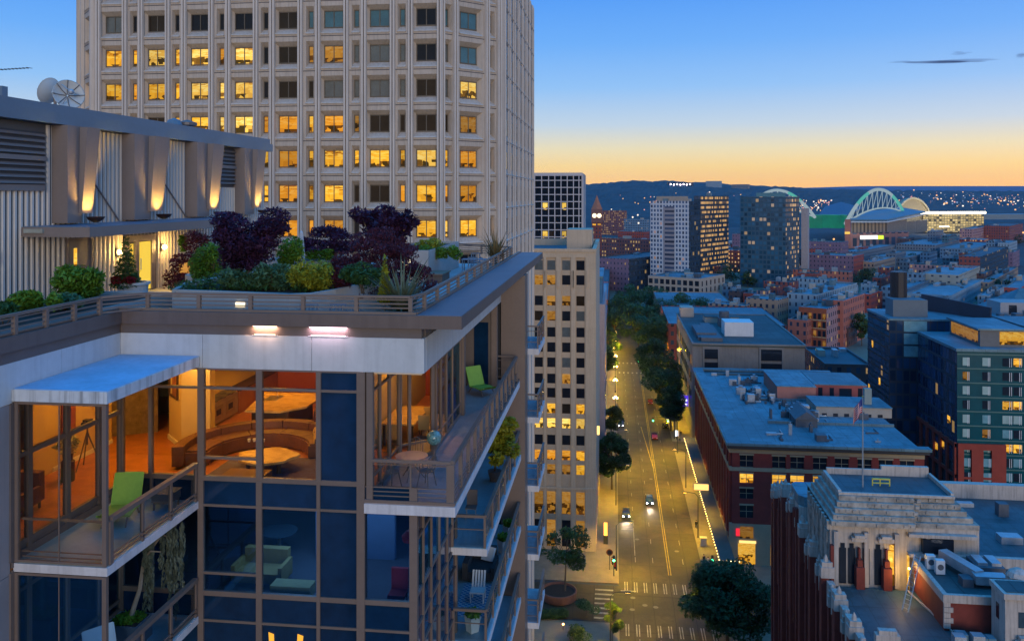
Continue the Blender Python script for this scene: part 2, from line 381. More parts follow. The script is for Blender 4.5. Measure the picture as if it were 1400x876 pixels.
# low railing round the terrace
def railing(name, pts, z0, z1, posts, nslat, par, mat=None, pw=.09, rail=.07, sl=.03, post_at=None, glassm=None, gz=None):
    r = MB(); mat = mat or taupe
    for a, c in zip(pts, pts[1:]):
        r.bar((a[0],a[1],z1-rail/2), (c[0],c[1],z1-rail/2), rail*1.3, rail)
        for k in range(nslat):
            z = z0 + (z1-z0-rail)*(k+.6)/nslat; r.bar((a[0],a[1],z), (c[0],c[1],z), sl, sl)
    o = r.build(name, mat, par)
    for a, c, n in zip(pts, pts[1:], posts):
        for k in range(n+1):
            if k == 0 and a != pts[0]: continue
            t = k/n; x, y = a[0]+(c[0]-a[0])*t, a[1]+(c[1]-a[1])*t
            MB().box(x-pw/2, y-pw/2, z0, x+pw/2, y+pw/2, z1-rail-.002).build('post', mat, o)
        if glassm:
            MB().face([(a[0],a[1],gz[0]),(c[0],c[1],gz[0]),(c[0],c[1],gz[1]),(a[0],a[1],gz[1])]).build('glass_panel', glassm, o)
    return o
railing('terrace_railing', [(-14.28,3),(-14.28,22.3),(-13.5,23.45),(-5.68,23.45),(-5.5,24.4),(-5.68,47),(-9.5,50),(-20,50)], 66.66, 67.2, [17,1,5,1,12,2,4], 4, tower, pw=.11, sl=.034)

# --- glazed front of the two upper floors
cx = [-14.25, P(205,600,y=FY)[0], -11.80, -10.05, -8.30, -7.02]
fz = [61.92, 62.5, 64.5, 65.07]
u = [x-XL for x in cx]
def penthouse_pane(i, j):
    return spandrel if i == 4 else pane_m
glaze(tower, (XL,FY+.06), (cx[-1],FY+.06), u, fz, ([.14,.10,.19,.18,.14,.16],[.12,.07,.07,.1]), penthouse_pane, skip={(0,0),(1,0),(0,1,'h'),(1,1,'h'),(3,1,'h'),(3,0),(3,1),(4,1,'h'),(4,0),(4,1)}, depth=.14)
for i in (0, 1, 3, 4):
    MB().face([(cx[i],FY+.06,61.95),(cx[i+1],FY+.06,61.95),(cx[i+1],FY+.06,64.47),(cx[i],FY+.06,64.47)]).build('window', penthouse_pane(i,1), tower)
b = MB(); b.box(-7.18, FY-.03, 57.2, -6.95, FY+.25, 65.06); b.box(-6.9, FY-.02, 61.45, -6.72, FY+.16, 65.06); b.build('corner_column', taupe, tower)
lx = [-14.25, -13.3, -11.80, -10.05, -8.30, -7.05, -5.56]; u = [x-XL for x in lx]
glaze(tower, (XL,FY+.05), (lx[-1],FY+.05), u, [57.05,57.84,58.62,59.2,61.14,61.86], ([.14,.08,.17,.17,.1,.08,.22],[.07,.07,.14,.07,.07,.03]),
      lambda i, j: spandrel if j in (0,1,4) or i == 4 else pane_low, skip={(i,3,'h') for i in range(6)} - {(2,3,'h')} | {(i,2) for i in (0,1,3,4,5)} | {(i,3) for i in (0,1,3,4,5)}, depth=.13)
for i in (0,1,3,4,5): MB().face([(lx[i],FY+.05,58.66),(lx[i+1],FY+.05,58.66),(lx[i+1],FY+.05,61.12),(lx[i],FY+.05,61.12)]).build('window', spandrel if i == 4 else pane_low, tower)
b = MB(); b.box(-7.1, FY+.11, 61.14, -5.5, FY+.3, 61.3); b.build('sill_beam', taupe, tower)
# --- receding east wall of the floors under the balcony
us = [.12, 1.0, 2.1, 3.3, 4.6, 6.2]
zs = []; z = 61.12
k = 0
while z > 46: zs.append(z); z -= (.78, 1.6, .92)[k % 3]; k += 1
zs = zs[::-1]
glaze(tower, (-5.54,FY+.05), (-5.54,29.5), us, zs, ([.24,.09,.09,.12,.09,.2],.08), lambda i, j: spandrel if (j % 3) == 0 else pane_low if j > len(zs)-4 else spandrel, depth=.12)
# --- recessed corner flat behind the balcony
zr = [61.5, 61.95, 64.4, 65.05]
glaze(tower, (-6.9,23.5), (-6.9,26.9), [0,1.1,2.2,3.4], zr, ([.1,.09,.09,.16],[.16,.06,.06,.06]), lambda i, j: pane_m, depth=.1)
glaze(tower, (-6.9,26.95), (-5.98,27.7), [0,.35,1.19], zr, ([.14,.1,.12],[.16,.06,.06,.06]), lambda i, j: pane_m, depth=.1)
glaze(tower, (-5.98,27.75), (-5.98,32.9), [0,.5,1.3,2.3,3.4,5.1], zr, ([.12,.09,.09,.12,.09,.3],[.16,.06,.06,.06]), lambda i, j: pane_m if i < 3 else pane_low, depth=.1)
b = MB(); b.box(-6.9, 33.0, 61.3, -6.0, 33.2, 65.05); b.box(-7.0, 33.2, 61.3, -6.85, 38.3, 65.05); b.box(-6.85, 38.15, 61.3, -5.5, 38.4, 65.05); b.build('recess_wall', taupe_dk, tower)
MB().box(-6.3, 38.1, 61.45, -5.65, 38.14, 64.3).build('door', spandrel, tower)
MB().box(-5.5, 38.0, 61.3, -5.25, 38.35, 65.05).build('column', taupe, tower)
MB().box(-6.05, 32.85, 61.3, -5.82, 33.15, 65.05).build('column', taupe, tower)
# --- the tall column at the far end and the balcony stack behind it
b = MB(); b.box(-5.25, 39.45, 0, -4.12, 40.6, 66.3)
b.build('column', taupe, tower)
zz = 62.35; k = 0
while zz > 44:
    s = MB().box(-5.3, 41.0, zz, -3.62, 44.6, zz+.28).build('balcony', slab_m, tower)
    railing('railing', [(-5.2,41.05),(-3.67,41.05),(-3.67,44.5)], zz+.28, zz+1.4, [1,3], 2, s, pw=.06, glassm=rail_glass, gz=(zz+.35, zz+1.3))
    MB().box(-5.3, 41.6, zz+.29, -5.22, 44.6, zz+2.9).build('glass_wall', spandrel, s)
    zz -= 3.3; k += 1
# --- corner balcony of the top flat
def balcony(x0, y0, x1, y1, z, kerb=True, side='r'):
    s = MB().box(x0, y0, z, x1, y1, z+.27).build('balcony', slab_m, tower)
    MB().box(x0+.02, y0+.03, z+.272, x1-.03, y1, z+.30).build('decking', deck_m, s)
    if kerb:
        MB().box(x0, y0+.01, z+.301, x1-.01, y0+.06, z+.38).build('kerb', taupe, s); MB().box(x1-.06, y0+.07, z+.301, x1-.011, y1, z+.38).build('kerb', taupe, s)
    return s
bal = balcony(-6.95, FY-.08, -4.36, 39.4, 61.14)
railing('railing', [(-6.78,FY+.02),(-4.5,FY+.02)], 61.5, 62.64, [2], 0, bal, pw=.05, rail=.08)
railing('railing', [(-4.46,FY+.02),(-4.46,38.9)], 61.5, 62.66, [12], 0, bal, pw=.11, rail=.09)
r = MB()
for z in (62.5, 61.62, 61.74, 61.86): r.bar((-6.78,FY+.02,z),(-4.5,FY+.02,z), .025); r.bar((-4.44,FY+.1,z),(-4.44,38.9,z), .025)
r.build('rail', taupe, bal)
MB().face([(-6.7,FY+.0,61.88),(-4.55,FY+.0,61.88),(-4.55,FY+.0,62.47),(-6.7,FY+.0,62.47)]).build('glass_panel', rail_glass, bal)
MB().box(-4.62, FY-.03, 61.45, -4.42, FY+.14, 62.55).build('post', taupe, bal)
railing('railing', [(-5.4,39.0),(-4.5,39.0)], 61.45, 62.66, [1], 3, bal, pw=.08)
# lower balconies down the east side
tilem = M('blue_deck', (.24,.40,.46), .4, .2, 1.0)
for i, (z, y0) in enumerate(((57.76,28.7),(54.46,28.9),(51.16,28.9),(47.86,28.9))):
    s = MB().box(-6.98, y0, z, -4.3, 39.4, z+.24).build('balcony', slab_m, tower)
    MB().box(-6.98, y0+.02, z+.242, -4.34, 39.4, z+.262).build('decking', tilem, s)
    railing('railing', [(-5.5,y0+.05),(-4.38,y0+.05),(-4.38,39.3)], z+.26, z+1.38, [1,6], 1, s, pw=.08, rail=.09, glassm=rail_glass, gz=(z+.34, z+1.28))
    MB().box(-7.0, 30.2, z+.263, -6.95, 39.4, z+3.0).build('glass_wall', spandrel, s)
# --- the balconies in the inner corner, the upper one under a canopy
for z, dk in ((61.05, 0), (57.75, 1)):
    s = MB().box(XL+.01, 18.8, z, -11.85, FY-.03, z+.2).build('balcony', slab_m, tower)
    MB().box(XL+.02, 18.85, z+.202, -11.9, FY-.04, z+.225).build('decking', tilem, s)
    f = MB(); zt = z+4.05 if not dk else z+3.28
    for x, w in ((XL+.07,.1),(-11.93,.11)): f.box(x-w/2, 18.8, z+.226, x+w/2, 18.9, zt)
    f.bar((-13.1,18.85,z+.23),(-13.1,18.85,zt),.025); f.box(XL+.12,18.81,zt-.06,-11.99,18.88,zt); f.box(XL+.12,18.81,z+.226,-11.99,18.88,z+.28)
    f.build('frame', taupe, s)
    for a, c in ((XL+.1,-13.1),(-13.1,-11.95)): MB().face([(a,18.85,z+.26),(c,18.85,z+.26),(c,18.85,zt),(a,18.85,zt)]).build('windbreak', pane_m if not dk else pane_low, s)
    q = MB()
    for h in (1.2, .42, .3): q.bar((XL+.1,19.0,z+h),(-11.95,19.0,z+h),.05 if h > 1 else .025)
    q.build('inner_rail', taupe, s)
    railing('railing', [(-11.9,19.0),(-11.9,FY-.1)], z+.21, z+1.33, [3], 0, s, pw=.08, rail=.11, glassm=rail_glass, gz=(z+.4, z+1.2))
    q = MB()
    for h in (.34, .44): q.bar((-11.88,19.05,z+h),(-11.88,FY-.1,z+h),.04)
    q.box(-11.99,18.92,z+.226,-11.84,19.05,z+1.25)
    q.build('rail', taupe, s)
# canopy over the upper one
c = MB().box(XL+.005, 18.75, 65.12, -11.82, FY-.01, 65.4).build('canopy', canopy_edge, tower)
MB().box(XL+.02, 18.78, 65.401, -11.85, FY-.02, 65.415).build('canopy_roof', canopy_top, c)
MB().box(XL+.03, 18.85, 65.09, -11.9, FY-.05, 65.118).build('soffit', taupe, c)
# wing wall beside the inner balconies
glaze(tower, (XL-.02,18.75), (XL-.02,FY), [0,.62,2.1,3.5,4.5], [61.3,61.62,63.75,65.05], ([.14,.16,.16,.16,.1],[.3,.12,.12,.06]), lambda i, j: pane_m if j else taupe_dk, fmat=taupe_dk)
glaze(tower, (XL-.02,18.75), (XL-.02,FY), [0,.62,2.1,3.5,4.5], [57.98,58.3,60.5,61.05], ([.14,.12,.12,.12,.1],[.2,.1,.1,.06]), lambda i, j: pane_low, fmat=taupe)
b = MB(); b.box(XL-.3, 2, 0, XL-.004, 14.0, 65.05); b.box(XL-.3, 14.01, 0, XL-.004, 18.7, 61.0); b.box(XL-.3, 14.01, 61.015, XL-.004, 18.7, 65.05)
b.build('wing_wall', greypanel, tower)
# ================================================================ ground, street, hills
asphalt = M('asphalt', (.066,.052,.028), .7, .4, .22, spec=.35, pos=True, seam=3.4, fine=2.5)  # amber of the street lamps partly put into the asphalt colour
concrete = M('pavement_concrete', (.19,.155,.105), .8, .2, .5, pos=True)  # same amber lamp tint put into the pavement colour
paint_w = M('road_paint', (.27,.25,.20), .75, .6, .7, pos=True)
paint_y = M('yellow_paint', (.34,.24,.04), .75, .5, .7, pos=True)
ground_m = M('city_ground', (.05,.055,.06), .9, .4, .03, pos=True)
def st(name, mb, mat): return tag(mb.build(name, mat), kind='structure')
st('ground', MB().face([(-3000,-400,-.02),(4000,-400,-.02),(4000,2600,-.02),(-3000,2600,-.02)]), ground_m)
KL, KR = .8, 16.4
st('road', MB().face([(KL,-60,.0),(KR,-60,.0),(KR,900,.0),(KL,900,.0)]), asphalt)
b = MB(); b.face([(-120,141.5,.004),(KL,141.5,.004),(KL,154.5,.004),(-120,154.5,.004)]); b.face([(KR,141.5,.004),(160,141.5,.004),(160,154.5,.004),(KR,154.5,.004)])
b.face([(KR,237.5,.004),(120,237.5,.004),(120,246.5,.004),(KR,246.5,.004)])
b.face([(KR,345,.004),(300,345,.004),(300,357,.004),(KR,357,.004)]); b.face([(-60,345,.004),(KL,345,.004),(KL,357,.004),(-60,357,.004)])
st('cross_street', b, asphalt)
b = MB()
for x0, x1, y0, y1 in ((-60,KL,155.2,344),(-60,KL,358,900),(-60,KL,20,140.8),(KR,61,155.2,237),(KR,24,247,344),(KR,300,358,900),(KR,62,20,140.8)):
    b.box(x0, y0, 0, x1, y1, .14)
st('pavement', b, concrete)
b = MB()
for y0, y1 in ((154.6,158.6),(139.4,143.2)):
    for k in range(9 if y0 < 150 else 7):
        x = KL+1.0+k*1.72; b.box(x, y0-2.2, .005, x+.16, y1-2.2, .007); b.box(x+.42, y0-2.2, .005, x+.58, y1-2.2, .007)
for k in range(7): b.box(-3.4, 142.2+k*1.7, .008, -.2, 142.8+k*1.7, .010)
for k in range(8): b.box(18.5, 142.2+k*1.7, .008, 21.5, 142.8+k*1.7, .010)
for y0 in (340, 359.5):
    for k in range(9): b.box(KL+.9+k*1.7, y0, .005, KL+1.5+k*1.7, y0+2.6, .007)
st('crosswalk_marking', b, paint_w)
b = MB()
for x in (4.0, 7.3, 13.0):
    for y in range(165, 340, 9): b.box(x-.05, y, .005, x+.05, y+2.4, .007)
    for y in range(-10, 136, 9): b.box(x-.05, y, .005, x+.05, y+2.4, .007)
b.box(KL+.3, 152.6, .005, KL+3, 153.0, .007)
b.box(3.9,168,.005,4.05,182,.007); b.box(1.4,181,.005,4.05,181.2,.007)
st('lane_marking', b, paint_w)
b = MB(); b.box(9.9,160,.005,10.06,338,.007); b.box(10.3,160,.005,10.46,338,.007); b.box(9.9,-20,.005,10.06,134,.007)
b.face([(9.9,222,.009),(10.1,222,.009),(8.1,262,.009),(7.9,262,.009)])
st('centre_line_marking', b, paint_y)
mh = M('manhole_iron', (.11,.095,.07), .5, .2, 3)
b = MB()
for x, y in ((3.2,150.3),(5.2,147.8),(7,147.3),(12.2,171),(4.6,176),(3.8,186),(9,214),(3,146)):
    b.lathe(x, y, [(.45,.008),(.42,.016)], 14)
tag(b.build('manhole_cover', mh), kind='structure')

# rising ground and the two wooded ridges
def ridge(px):
    pts = [(400,252),(760,254),(800,253),(830,251),(850,248.5),(872,247),(892,249),(915,247.5),(940,250),(965,250),(990,252.5),(1015,254),(1060,255),(1090,257),(1110,259),(1150,259.5),(1200,260.5),(1290,261.5),(1700,262)]
    for a, c in zip(pts, pts[1:]):
        if a[0] <= px <= c[0]: return a[1] + (c[1]-a[1])*(px-a[0])/(c[0]-a[0])
    return 262
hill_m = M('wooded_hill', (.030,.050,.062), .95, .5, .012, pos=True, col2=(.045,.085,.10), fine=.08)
far_m = M('haze_blue_far_hill', (.055,.10,.17), .95, .2, .004, pos=True)  # blue of the distance haze put into the hill's base colour
def terrain(name, t0, t1, n, fz, mat, pa=100, pb=1900, step=12, jag=0):
    b = MB(); rr = random.Random(3); cols = []
    for px in range(pa, pb+1, step):
        col = []
        for i in range(n+1):
            s = i/n; t = t0+(t1-t0)*s; p = P(px, 268, t=t); col.append((p[0], p[1], fz(px, s, t) + (rr.random()-.3)*jag*(1 if s > .3 else 0)))
        cols.append(col)
    for a, c in zip(cols, cols[1:]):
        for i in range(n): b.face([a[i], c[i], c[i+1], a[i+1]])
    return st(name, b, mat)
def hz(px, s, t):
    top = H+(268-ridge(px))*3800/F
    if s <= 1: return -1 + (top+1)*min(1, s*1.05)**.75
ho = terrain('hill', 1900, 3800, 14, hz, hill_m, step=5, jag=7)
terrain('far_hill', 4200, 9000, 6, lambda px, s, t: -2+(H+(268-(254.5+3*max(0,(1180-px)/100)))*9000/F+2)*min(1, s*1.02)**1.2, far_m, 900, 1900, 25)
# ================================================================ the pale office tower
precast = M('precast_concrete', (.485,.42,.355), .8, .12, .25, bump=.05, streak=.35)
rib_m = M('precast_rib', (.57,.505,.44), .8, .08, .3, streak=.25)
groove_m = M('shadow_joint', (.10,.095,.10), .8, .1, 1)
lit1 = lit_pane('lit_office', (1.0,.47,.025), .98, .6)
lit2 = lit_pane('lit_office_dim', (.9,.40,.05), .42, .3)
lit3 = lit_pane('lit_office_bright', (1.0,.58,.09), 1.15, .5)
teal_g = dark_glass('sky_toned_glass', (.045,.13,.16), .8, .05)  # teal of the reflected sky put into the glass base colour
dark_g = dark_glass('dark_office_glass', (.012,.014,.02), .22, .06)
brown_g = dark_glass('brown_office_glass', (.03,.02,.012), .25, .06)
grey_g = dark_glass('grey_office_glass', (.10,.11,.105), .8, .06)  # grey of the reflected sky put into the glass base colour
mull_m = M('bronze_mullion', (.12,.10,.075), .5, .1, 2)
ot = thing('office_tower', (-37, 112, 0), 'pale precast concrete office tower with paired ribs and rows of yellow lit windows', 'office tower')
TY = 92.0; XC = -12.67
ZB = [70.3+3.9*k for k in range(-2, 8)]
WIDE = [153.5,212,271,331.5,392,454.5,517.5,581.5]; NAR = [182,240,301,361.5,423.5,486,549]
def tx(px): return P(px, 268, y=TY)[0]
A0 = (tx(128), TY); A1 = (tx(601), TY); A2 = (XC, TY+(XC-A1[0])); A3 = (XC, 134)
AL = (tx(128)-5.5, TY+5.5)
state = {7:'dbnddtTkB', 6:'lll2bgsnB'[0:0] or 'ddddttttB', }
ROWS = [ # from the top storey down: eight wide bays of the front, then the corner bay
 'ndddddddd', 'ddddddddB', 'gbddbttkB', 'lllhbmgkB', 'llllbggbl', 'nbllllrrm', 'nnnnlllll', 'nnnnllbll', 'nnnnlldll', 'nnnnnnnnn']
NROW = ['ddddddd','ddddddd','ddddttt','llldmgg','llldbgg','lllllmr','llllll l','lllllbl','llllldl','ddddddd']
lit4 = lit_pane('lit_office_deep', (1.0,.38,.02), .75, .3)
rw2 = random.Random(2)
def wm(c): return {'l':rw2.choice((lit1,lit1,lit1,lit3,lit4)),'h':lit3,'m':lit2,'d':dark_g,'k':dark_g,'t':teal_g,'g':grey_g,'b':brown_g,'r':brown_g,'B':teal_g,'n':dark_g}.get(c, lit1)
wall = MB(); ribs = MB(); joints = MB()
DEP = .62
def bays(A, B, cells, right_lit):
    """precast bays between A and B: cells [(u0, u1, wu0, wu1, kind index)], bevelled reveals, window set deep"""
    dx, dy = B[0]-A[0], B[1]-A[1]; L = hypot(dx,dy); dx, dy = dx/L, dy/L; nx, ny = dy, -dx
    at = lambda u, o, z: (A[0]+dx*u+nx*o, A[1]+dy*u+ny*o, z)
    wall.face([at(0,0,0), at(L,0,0), at(L,0,ZB[0]-1.95), at(0,0,ZB[0]-1.95)])
    e = 0; seen = set(); DEP = .07 if cells and cells[0][4] == 's' else .62; rp = .10 if DEP < .1 else .36
    for (u0, u1, a, c, kind, idx) in cells:
        if u0 > e+.01: wall.face([at(e,0,ZB[0]-1.95), at(u0,0,ZB[0]-1.95), at(u0,0,ZB[-1]+1.95), at(e,0,ZB[-1]+1.95)])
        e = u1
        for k, zc in enumerate(ZB):
            z0, z1 = zc-1.95, zc+1.95; w0, w1 = zc-1.0, zc+.95; o0, o1 = z0+.42, z1-.55
            s = .14 if kind == 'w' else .05
            q = [(u0,z0),(u1,z0),(u1,z1),(u0,z1)]; m_ = [(a-s*3,o0),(c+s*3,o0),(c+s*3,o1),(a-s*3,o1)]; w = [(a,w0),(c,w0),(c,w1),(a,w1)]
            for i in range(4):
                j = (i+1) % 4
                wall.face([at(q[i][0],0,q[i][1]), at(q[j][0],0,q[j][1]), at(m_[j][0],-.04,m_[j][1]), at(m_[i][0],-.04,m_[i][1])])
                wall.face([at(m_[i][0],-.04,m_[i][1]), at(m_[j][0],-.04,m_[j][1]), at(w[j][0],-DEP,w[j][1]), at(w[i][0],-DEP,w[i][1])])
            r = len(ZB)-1-k
            if kind == 's': c_ = 'd'
            else:
                row = (ROWS if kind == 'w' else NROW)[r]; c_ = row[idx] if idx < len(row) else 'l'
            if z1 < 62 and kind != 's': pass
            f = MB().face([at(a,-DEP+.02,w0), at(c,-DEP+.02,w0), at(c,-DEP+.02,w1), at(a,-DEP+.02,w1)]).build('window', wm(c_), ot) if not (kind == 's' and k % 1) else None
            g = MB(); 
            for uu in ([a+.05,(a+c)/2,c-.05] if kind == 'w' else [a+.04,c-.04]): g.bar(at(uu,-DEP+.05,w0), at(uu,-DEP+.05,w1), .09)
            g.bar(at(a,-DEP+.05,w1-.06), at(c,-DEP+.05,w1-.06), .1); g.bar(at(a,-DEP+.05,w0+.06), at(c,-DEP+.05,w0+.06), .1)
            if kind != 's': g.build('window_frame', mull_m, f)
            # curved tray line across the spandrel
            ribs.face([at(a-s*4,.0,z0+.40), at(c+s*4,.0,z0+.40), at(c+s*3,.14,z0+.28), at(a-s*3,.14,z0+.28)]); ribs.face([at(a-s*3,.14,z0+.28), at(c+s*3,.14,z0+.28), at(c+s*3,.0,z0+.12), at(a-s*3,.0,z0+.12)])
            joints.face([at(u0,.006,z0-.05), at(u1,.006,z0-.05), at(u1,.006,z0+.05), at(u0,.006,z0+.05)])
        for uu in (u0, u1):
            if round(uu, 2) in seen: continue
            seen.add(round(uu, 2))
            top = ZB[-1]+1.95
            pr = [at(uu-.30,0,0), at(uu-.26,rp,0), at(uu-.06,rp,0), at(uu-.05,rp*.28,0), at(uu+.05,rp*.28,0), at(uu+.06,rp,0), at(uu+.26,rp,0), at(uu+.30,0,0)]
            for i in range(7): (joints if i == 3 else ribs).face([pr[i][:2]+(0,), pr[i+1][:2]+(0,), pr[i+1][:2]+(top,), pr[i][:2]+(top,)])
    if L > e+.01: wall.face([at(e,0,ZB[0]-1.95), at(L,0,ZB[0]-1.95), at(L,0,ZB[-1]+1.95), at(e,0,ZB[-1]+1.95)])
cells = []
mid = lambda i: (tx(WIDE[i])+tx(NAR[i]))/2
hw = 1.13; pitch = tx(212)-tx(153.5)
for i, px in enumerate(WIDE):
    x = tx(px)-A0[0]; wx = hw
    cells.append((x-1.62, x+1.62, x-wx, x+wx, 'w', i))
    if i < 7:
        n = tx(NAR[i])-A0[0]; cells.append((x+1.62, tx(WIDE[i+1])-A0[0]-1.62, n-.30, n+.30, 'n', i))
bays(A0, A1, cells, 0)
Lc = hypot(A2[0]-A1[0], A2[1]-A1[1])
bays(A1, A2, [(.25,2.0,.85,1.5,'n',6),(2.0,6.4,3.1,5.4,'w',8),(6.4,8.1,6.95,7.45,'n',6)] if Lc > 8.2 else [(.2,2.0,.8,1.4,'n',6),(2.0,Lc-1.9,2.7,Lc-2.6,'w',8),(Lc-1.9,Lc-.1,Lc-1.3,Lc-.7,'n',6)], 0)
cs = []; u = .6
while u < 40: cs.append((u,u+3.2,u+.6,u+2.6,'s',0)); cs.append((u+3.2,u+5.0,u+3.8,u+4.4,'s',0)); u += 5.0
bays(A2, A3, [(a,b_,c,d_,'s',0) for a,b_,c,d_,_,_ in cs[:14]], 0)
La = hypot(A0[0]-AL[0], A0[1]-AL[1]); bays(AL, A0, [(.6,2.6,1.2,2.0,'n',0),(2.6,La-.3,3.4,La-1.2,'n',0)], 0)
wall.face([(AL[0],AL[1],0),(AL[0],134,0),(AL[0],134,92),(AL[0],AL[1],92)][::-1]); wall.face([(AL[0],134,0),(XC,134,0),(XC,134,100),(AL[0],134,100)])
zt = ZB[-1]+1.95
wall.face([(AL[0],AL[1],zt),(A0[0],A0[1],zt),(A1[0],A1[1],zt),(A2[0],A2[1],zt),(A3[0],A3[1],zt),(AL[0],134,zt)])
wall.build('wall', precast, ot); ribs.build('rib', rib_m, ot); joints.build('joint', groove_m, ot)

# ================================================================ black gridded tower and the beige tower in front of it
bt = thing('gridded_tower', (-24, 330, 0), 'black glass tower with a pale grid of mullions behind the beige tower', 'office tower')
BX0, BX1, BY = -44, P(796,268,y=330)[0], 330
blk = dark_glass('black_glass', (.006,.008,.014), .45, .06)
MB().box(BX0, BY+.4, 0, BX1-.3, 368, 79).build('wall', blk, bt)
g = MB(); gm = M('pale_mullion', (.42,.40,.42), .6, .05, 1); ztop = P(760,237,y=330)[2]
nx_ = 8; xs = [P(px,268,y=330)[0] for px in (731,740.5,750,758.5,767,775.5,784,791.5,797)]
zs = [ztop - k*(ztop-P(760,324,y=330)[2])/9.0 for k in range(12)]
for x in xs: g.box(x-.17, BY, zs[-1]-3, x+.17, BY+.4, ztop)
for z in zs[1:]: g.box(BX0, BY+.08, z-.17, BX1, BY+.395, z+.17)
g.box(BX0, BY-.05, ztop-1.0, BX1+.05, BY+.45, ztop+.2, skip=''); g.build('mullion_grid', gm, bt)
f = MB(); f.box(BX1-.28, BY, 0, BX1+.1, 368, ztop+.1); f.build('side_wall', M('grey_fin_wall', (.33,.32,.33), .7, .1, .3), bt)
litr = lit_pane('lit_room_amber', (1.0,.6,.08), .9, .2)
rw = random.Random(5)
for k, (i, r) in enumerate(((1,4),(4,4),(1,8),(4,8),(2,8),(5,7))):
    if k < 5: MB().face([(xs[i]+.4,BY+.36,zs[r]-3.2),(xs[i+1]-.4,BY+.36,zs[r]-3.2),(xs[i+1]-.4,BY+.36,zs[r]-.5),(xs[i]+.4,BY+.36,zs[r]-.5)]).build('window', litr if k != 4 else brown_g, bt)

be = thing('beige_tower', (-18, 185, 0), 'slim beige stone tower with recessed window bays and yellow lit lower floors', 'office building')
stone = M('beige_stone', (.50,.385,.27), .85, .10, .35, bump=.08, streak=.2, pos=True)
stone2 = M('beige_spandrel', (.44,.335,.235), .85, .12, .5)
EY, EX = 168.5, -3.6; ztop = 59.5
pier = [P(px,268,y=EY)[0] for px in (717,736.5,753.5,774,793.5)]
hw = .98
w = MB(); e = -40
for x in pier:
    w.box(e, EY, 0, x-hw, EY+2, ztop-1.6); e = x+hw
w.box(e, EY, 0, EX, EY+2, ztop-1.6); w.box(-40, EY, ztop-1.6, EX, EY+2, ztop)
w.box(-40, EY+2, 0, EX, 210, ztop-1.6); w.box(EX-.8, EY+2, ztop-1.6, EX, 210, ztop); w.box(-40, 209.3, ztop-1.6, EX-.8, 210, ztop); w.build('wall', stone, be)
w = MB()
for x in pier: MB().box(x-hw-.5, EY-.18, ztop-7.5, x-hw-.2, EY, ztop-4.2).build('pilaster', stone, be); MB().box(x+hw+.2, EY-.18, ztop-7.5, x+hw+.5, EY, ztop-4.2).build('pilaster', stone, be)
w.box(-40, EY-.15, ztop-.5, EX+.1, EY+.0-.002, ztop+.1)
w.build('stone_trim', stone, be); MB().box(-40, EY-.12, 12.2, EX+.02, EY-.002, 12.6).build('string_course', stone, be)
rows = [56.3,53.4,49.3,46.3,43.1,40.1,37.1,33.9,31.1,28.0,25.1,21.8,18.8,16.0]
pat = ['gggd', 'mmdd', 'dmmb', 'bmdg', 'ddgd', 'bddd', 'ddgd', 'ddmd', 'dddd', 'llbl', 'hhhh', 'dddd', 'llll', 'lmml']
for x in pier:
    sp = MB().box(x-hw, EY+.3, 0, x+hw, EY+.9, ztop-1.6).build('bay', stone2, be)
    ci = pier.index(x)-1
    for r, z in enumerate(rows):
        c = pat[r][ci] if ci >= 0 else 'd'
        MB().face([(x-.8,EY+.29,z-.95),(x+.8,EY+.29,z-.95),(x+.8,EY+.29,z+.95),(x-.8,EY+.29,z+.95)]).build('window', wm({'y':'m','h':'h'}.get(c, c)), sp)
    for z0, z1, m in ((5.6+1.6,11.6,lit2),(.8,6.0,lit2 if ci % 2 else dark_g)):
        MB().face([(x-.85,EY+.28,z0),(x+.85,EY+.28,z0),(x+.85,EY+.28,z1),(x-.85,EY+.28,z1)]).build('tall_window', m, sp)
MB().box(P(775,268,y=186)[0], 186, ztop-1.5, -4.8, 196, ztop+3.2).build('roof_hut', stone, be)
MB().box(-38, EY+2.1, ztop-1.59, EX-.9, 209.2, ztop-1.55).build('roof', M('dark_roof_felt', (.10,.10,.11), .9, .2, .4), be)
MB().box(EX+.03, 178, 20.5, EX+.5, 179.2, 22).build('wall_lamp', E('amber_lamp', (1,.6,.15), 3), be)
# ================================================================ brown brick block with the wide eaves
brick_d = M('dark_red_brick', (.22,.038,.030), .85, .25, .5, pos=True, fine=6)
sandst = M('sandstone_band', (.36,.29,.19), .85, .12, .5, pos=True)
roofblue = M('pale_roof_membrane', (.13,.24,.28), .55, .3, .18, spec=.4, pos=True, fine=1.2, seam=2.4)
roofdark = M('dark_roof_membrane', (.05,.09,.095), .7, .3, .2, pos=True, fine=1, seam=3)
hvac_m = M('galvanised_duct', (.40,.43,.45), .4, .25, 1.2, metal=.5)
hvac_d = M('dark_plant', (.09,.10,.115), .6, .3, 1.2)
win_d = dark_glass('dark_window', (.014,.02,.03), .5, .08)
win_blue = dark_glass('blue_window', (.03,.06,.085), .7, .08)
amber = lit_pane('amber_window', (1.0,.48,.04), 1.0, .5)
warmlow = lit_pane('dim_amber_window', (.8,.36,.05), .35, .3)
bb = thing('brick_block', (39, 200, 0), 'dark red brick office block with wide blue eaves and a lit canopy along the street', 'brick building')
BX, BX2, BY1, BY2 = 22.2, 57.0, 166.0, 236.0
wc = [24.89, 30.86, 34.2, 38.32, 42.29, 46.36, 50.15, 53.92]; ww = 1.25
w = MB(); 
w.box(BX, BY1+.5, 0, BX2, BY2, 22.3, top=0)
tiers = [(3.0,4.6),(5.4,7.4),(9.0,11.4),(12.6,14.6),(15.6,17.4)]
e = BX
for x in wc: w.box(e, BY1, 7.9, x-ww, BY1+.5, 17.9); e = x+ww
w.box(e, BY1, 7.9, BX2, BY1+.5, 17.9)
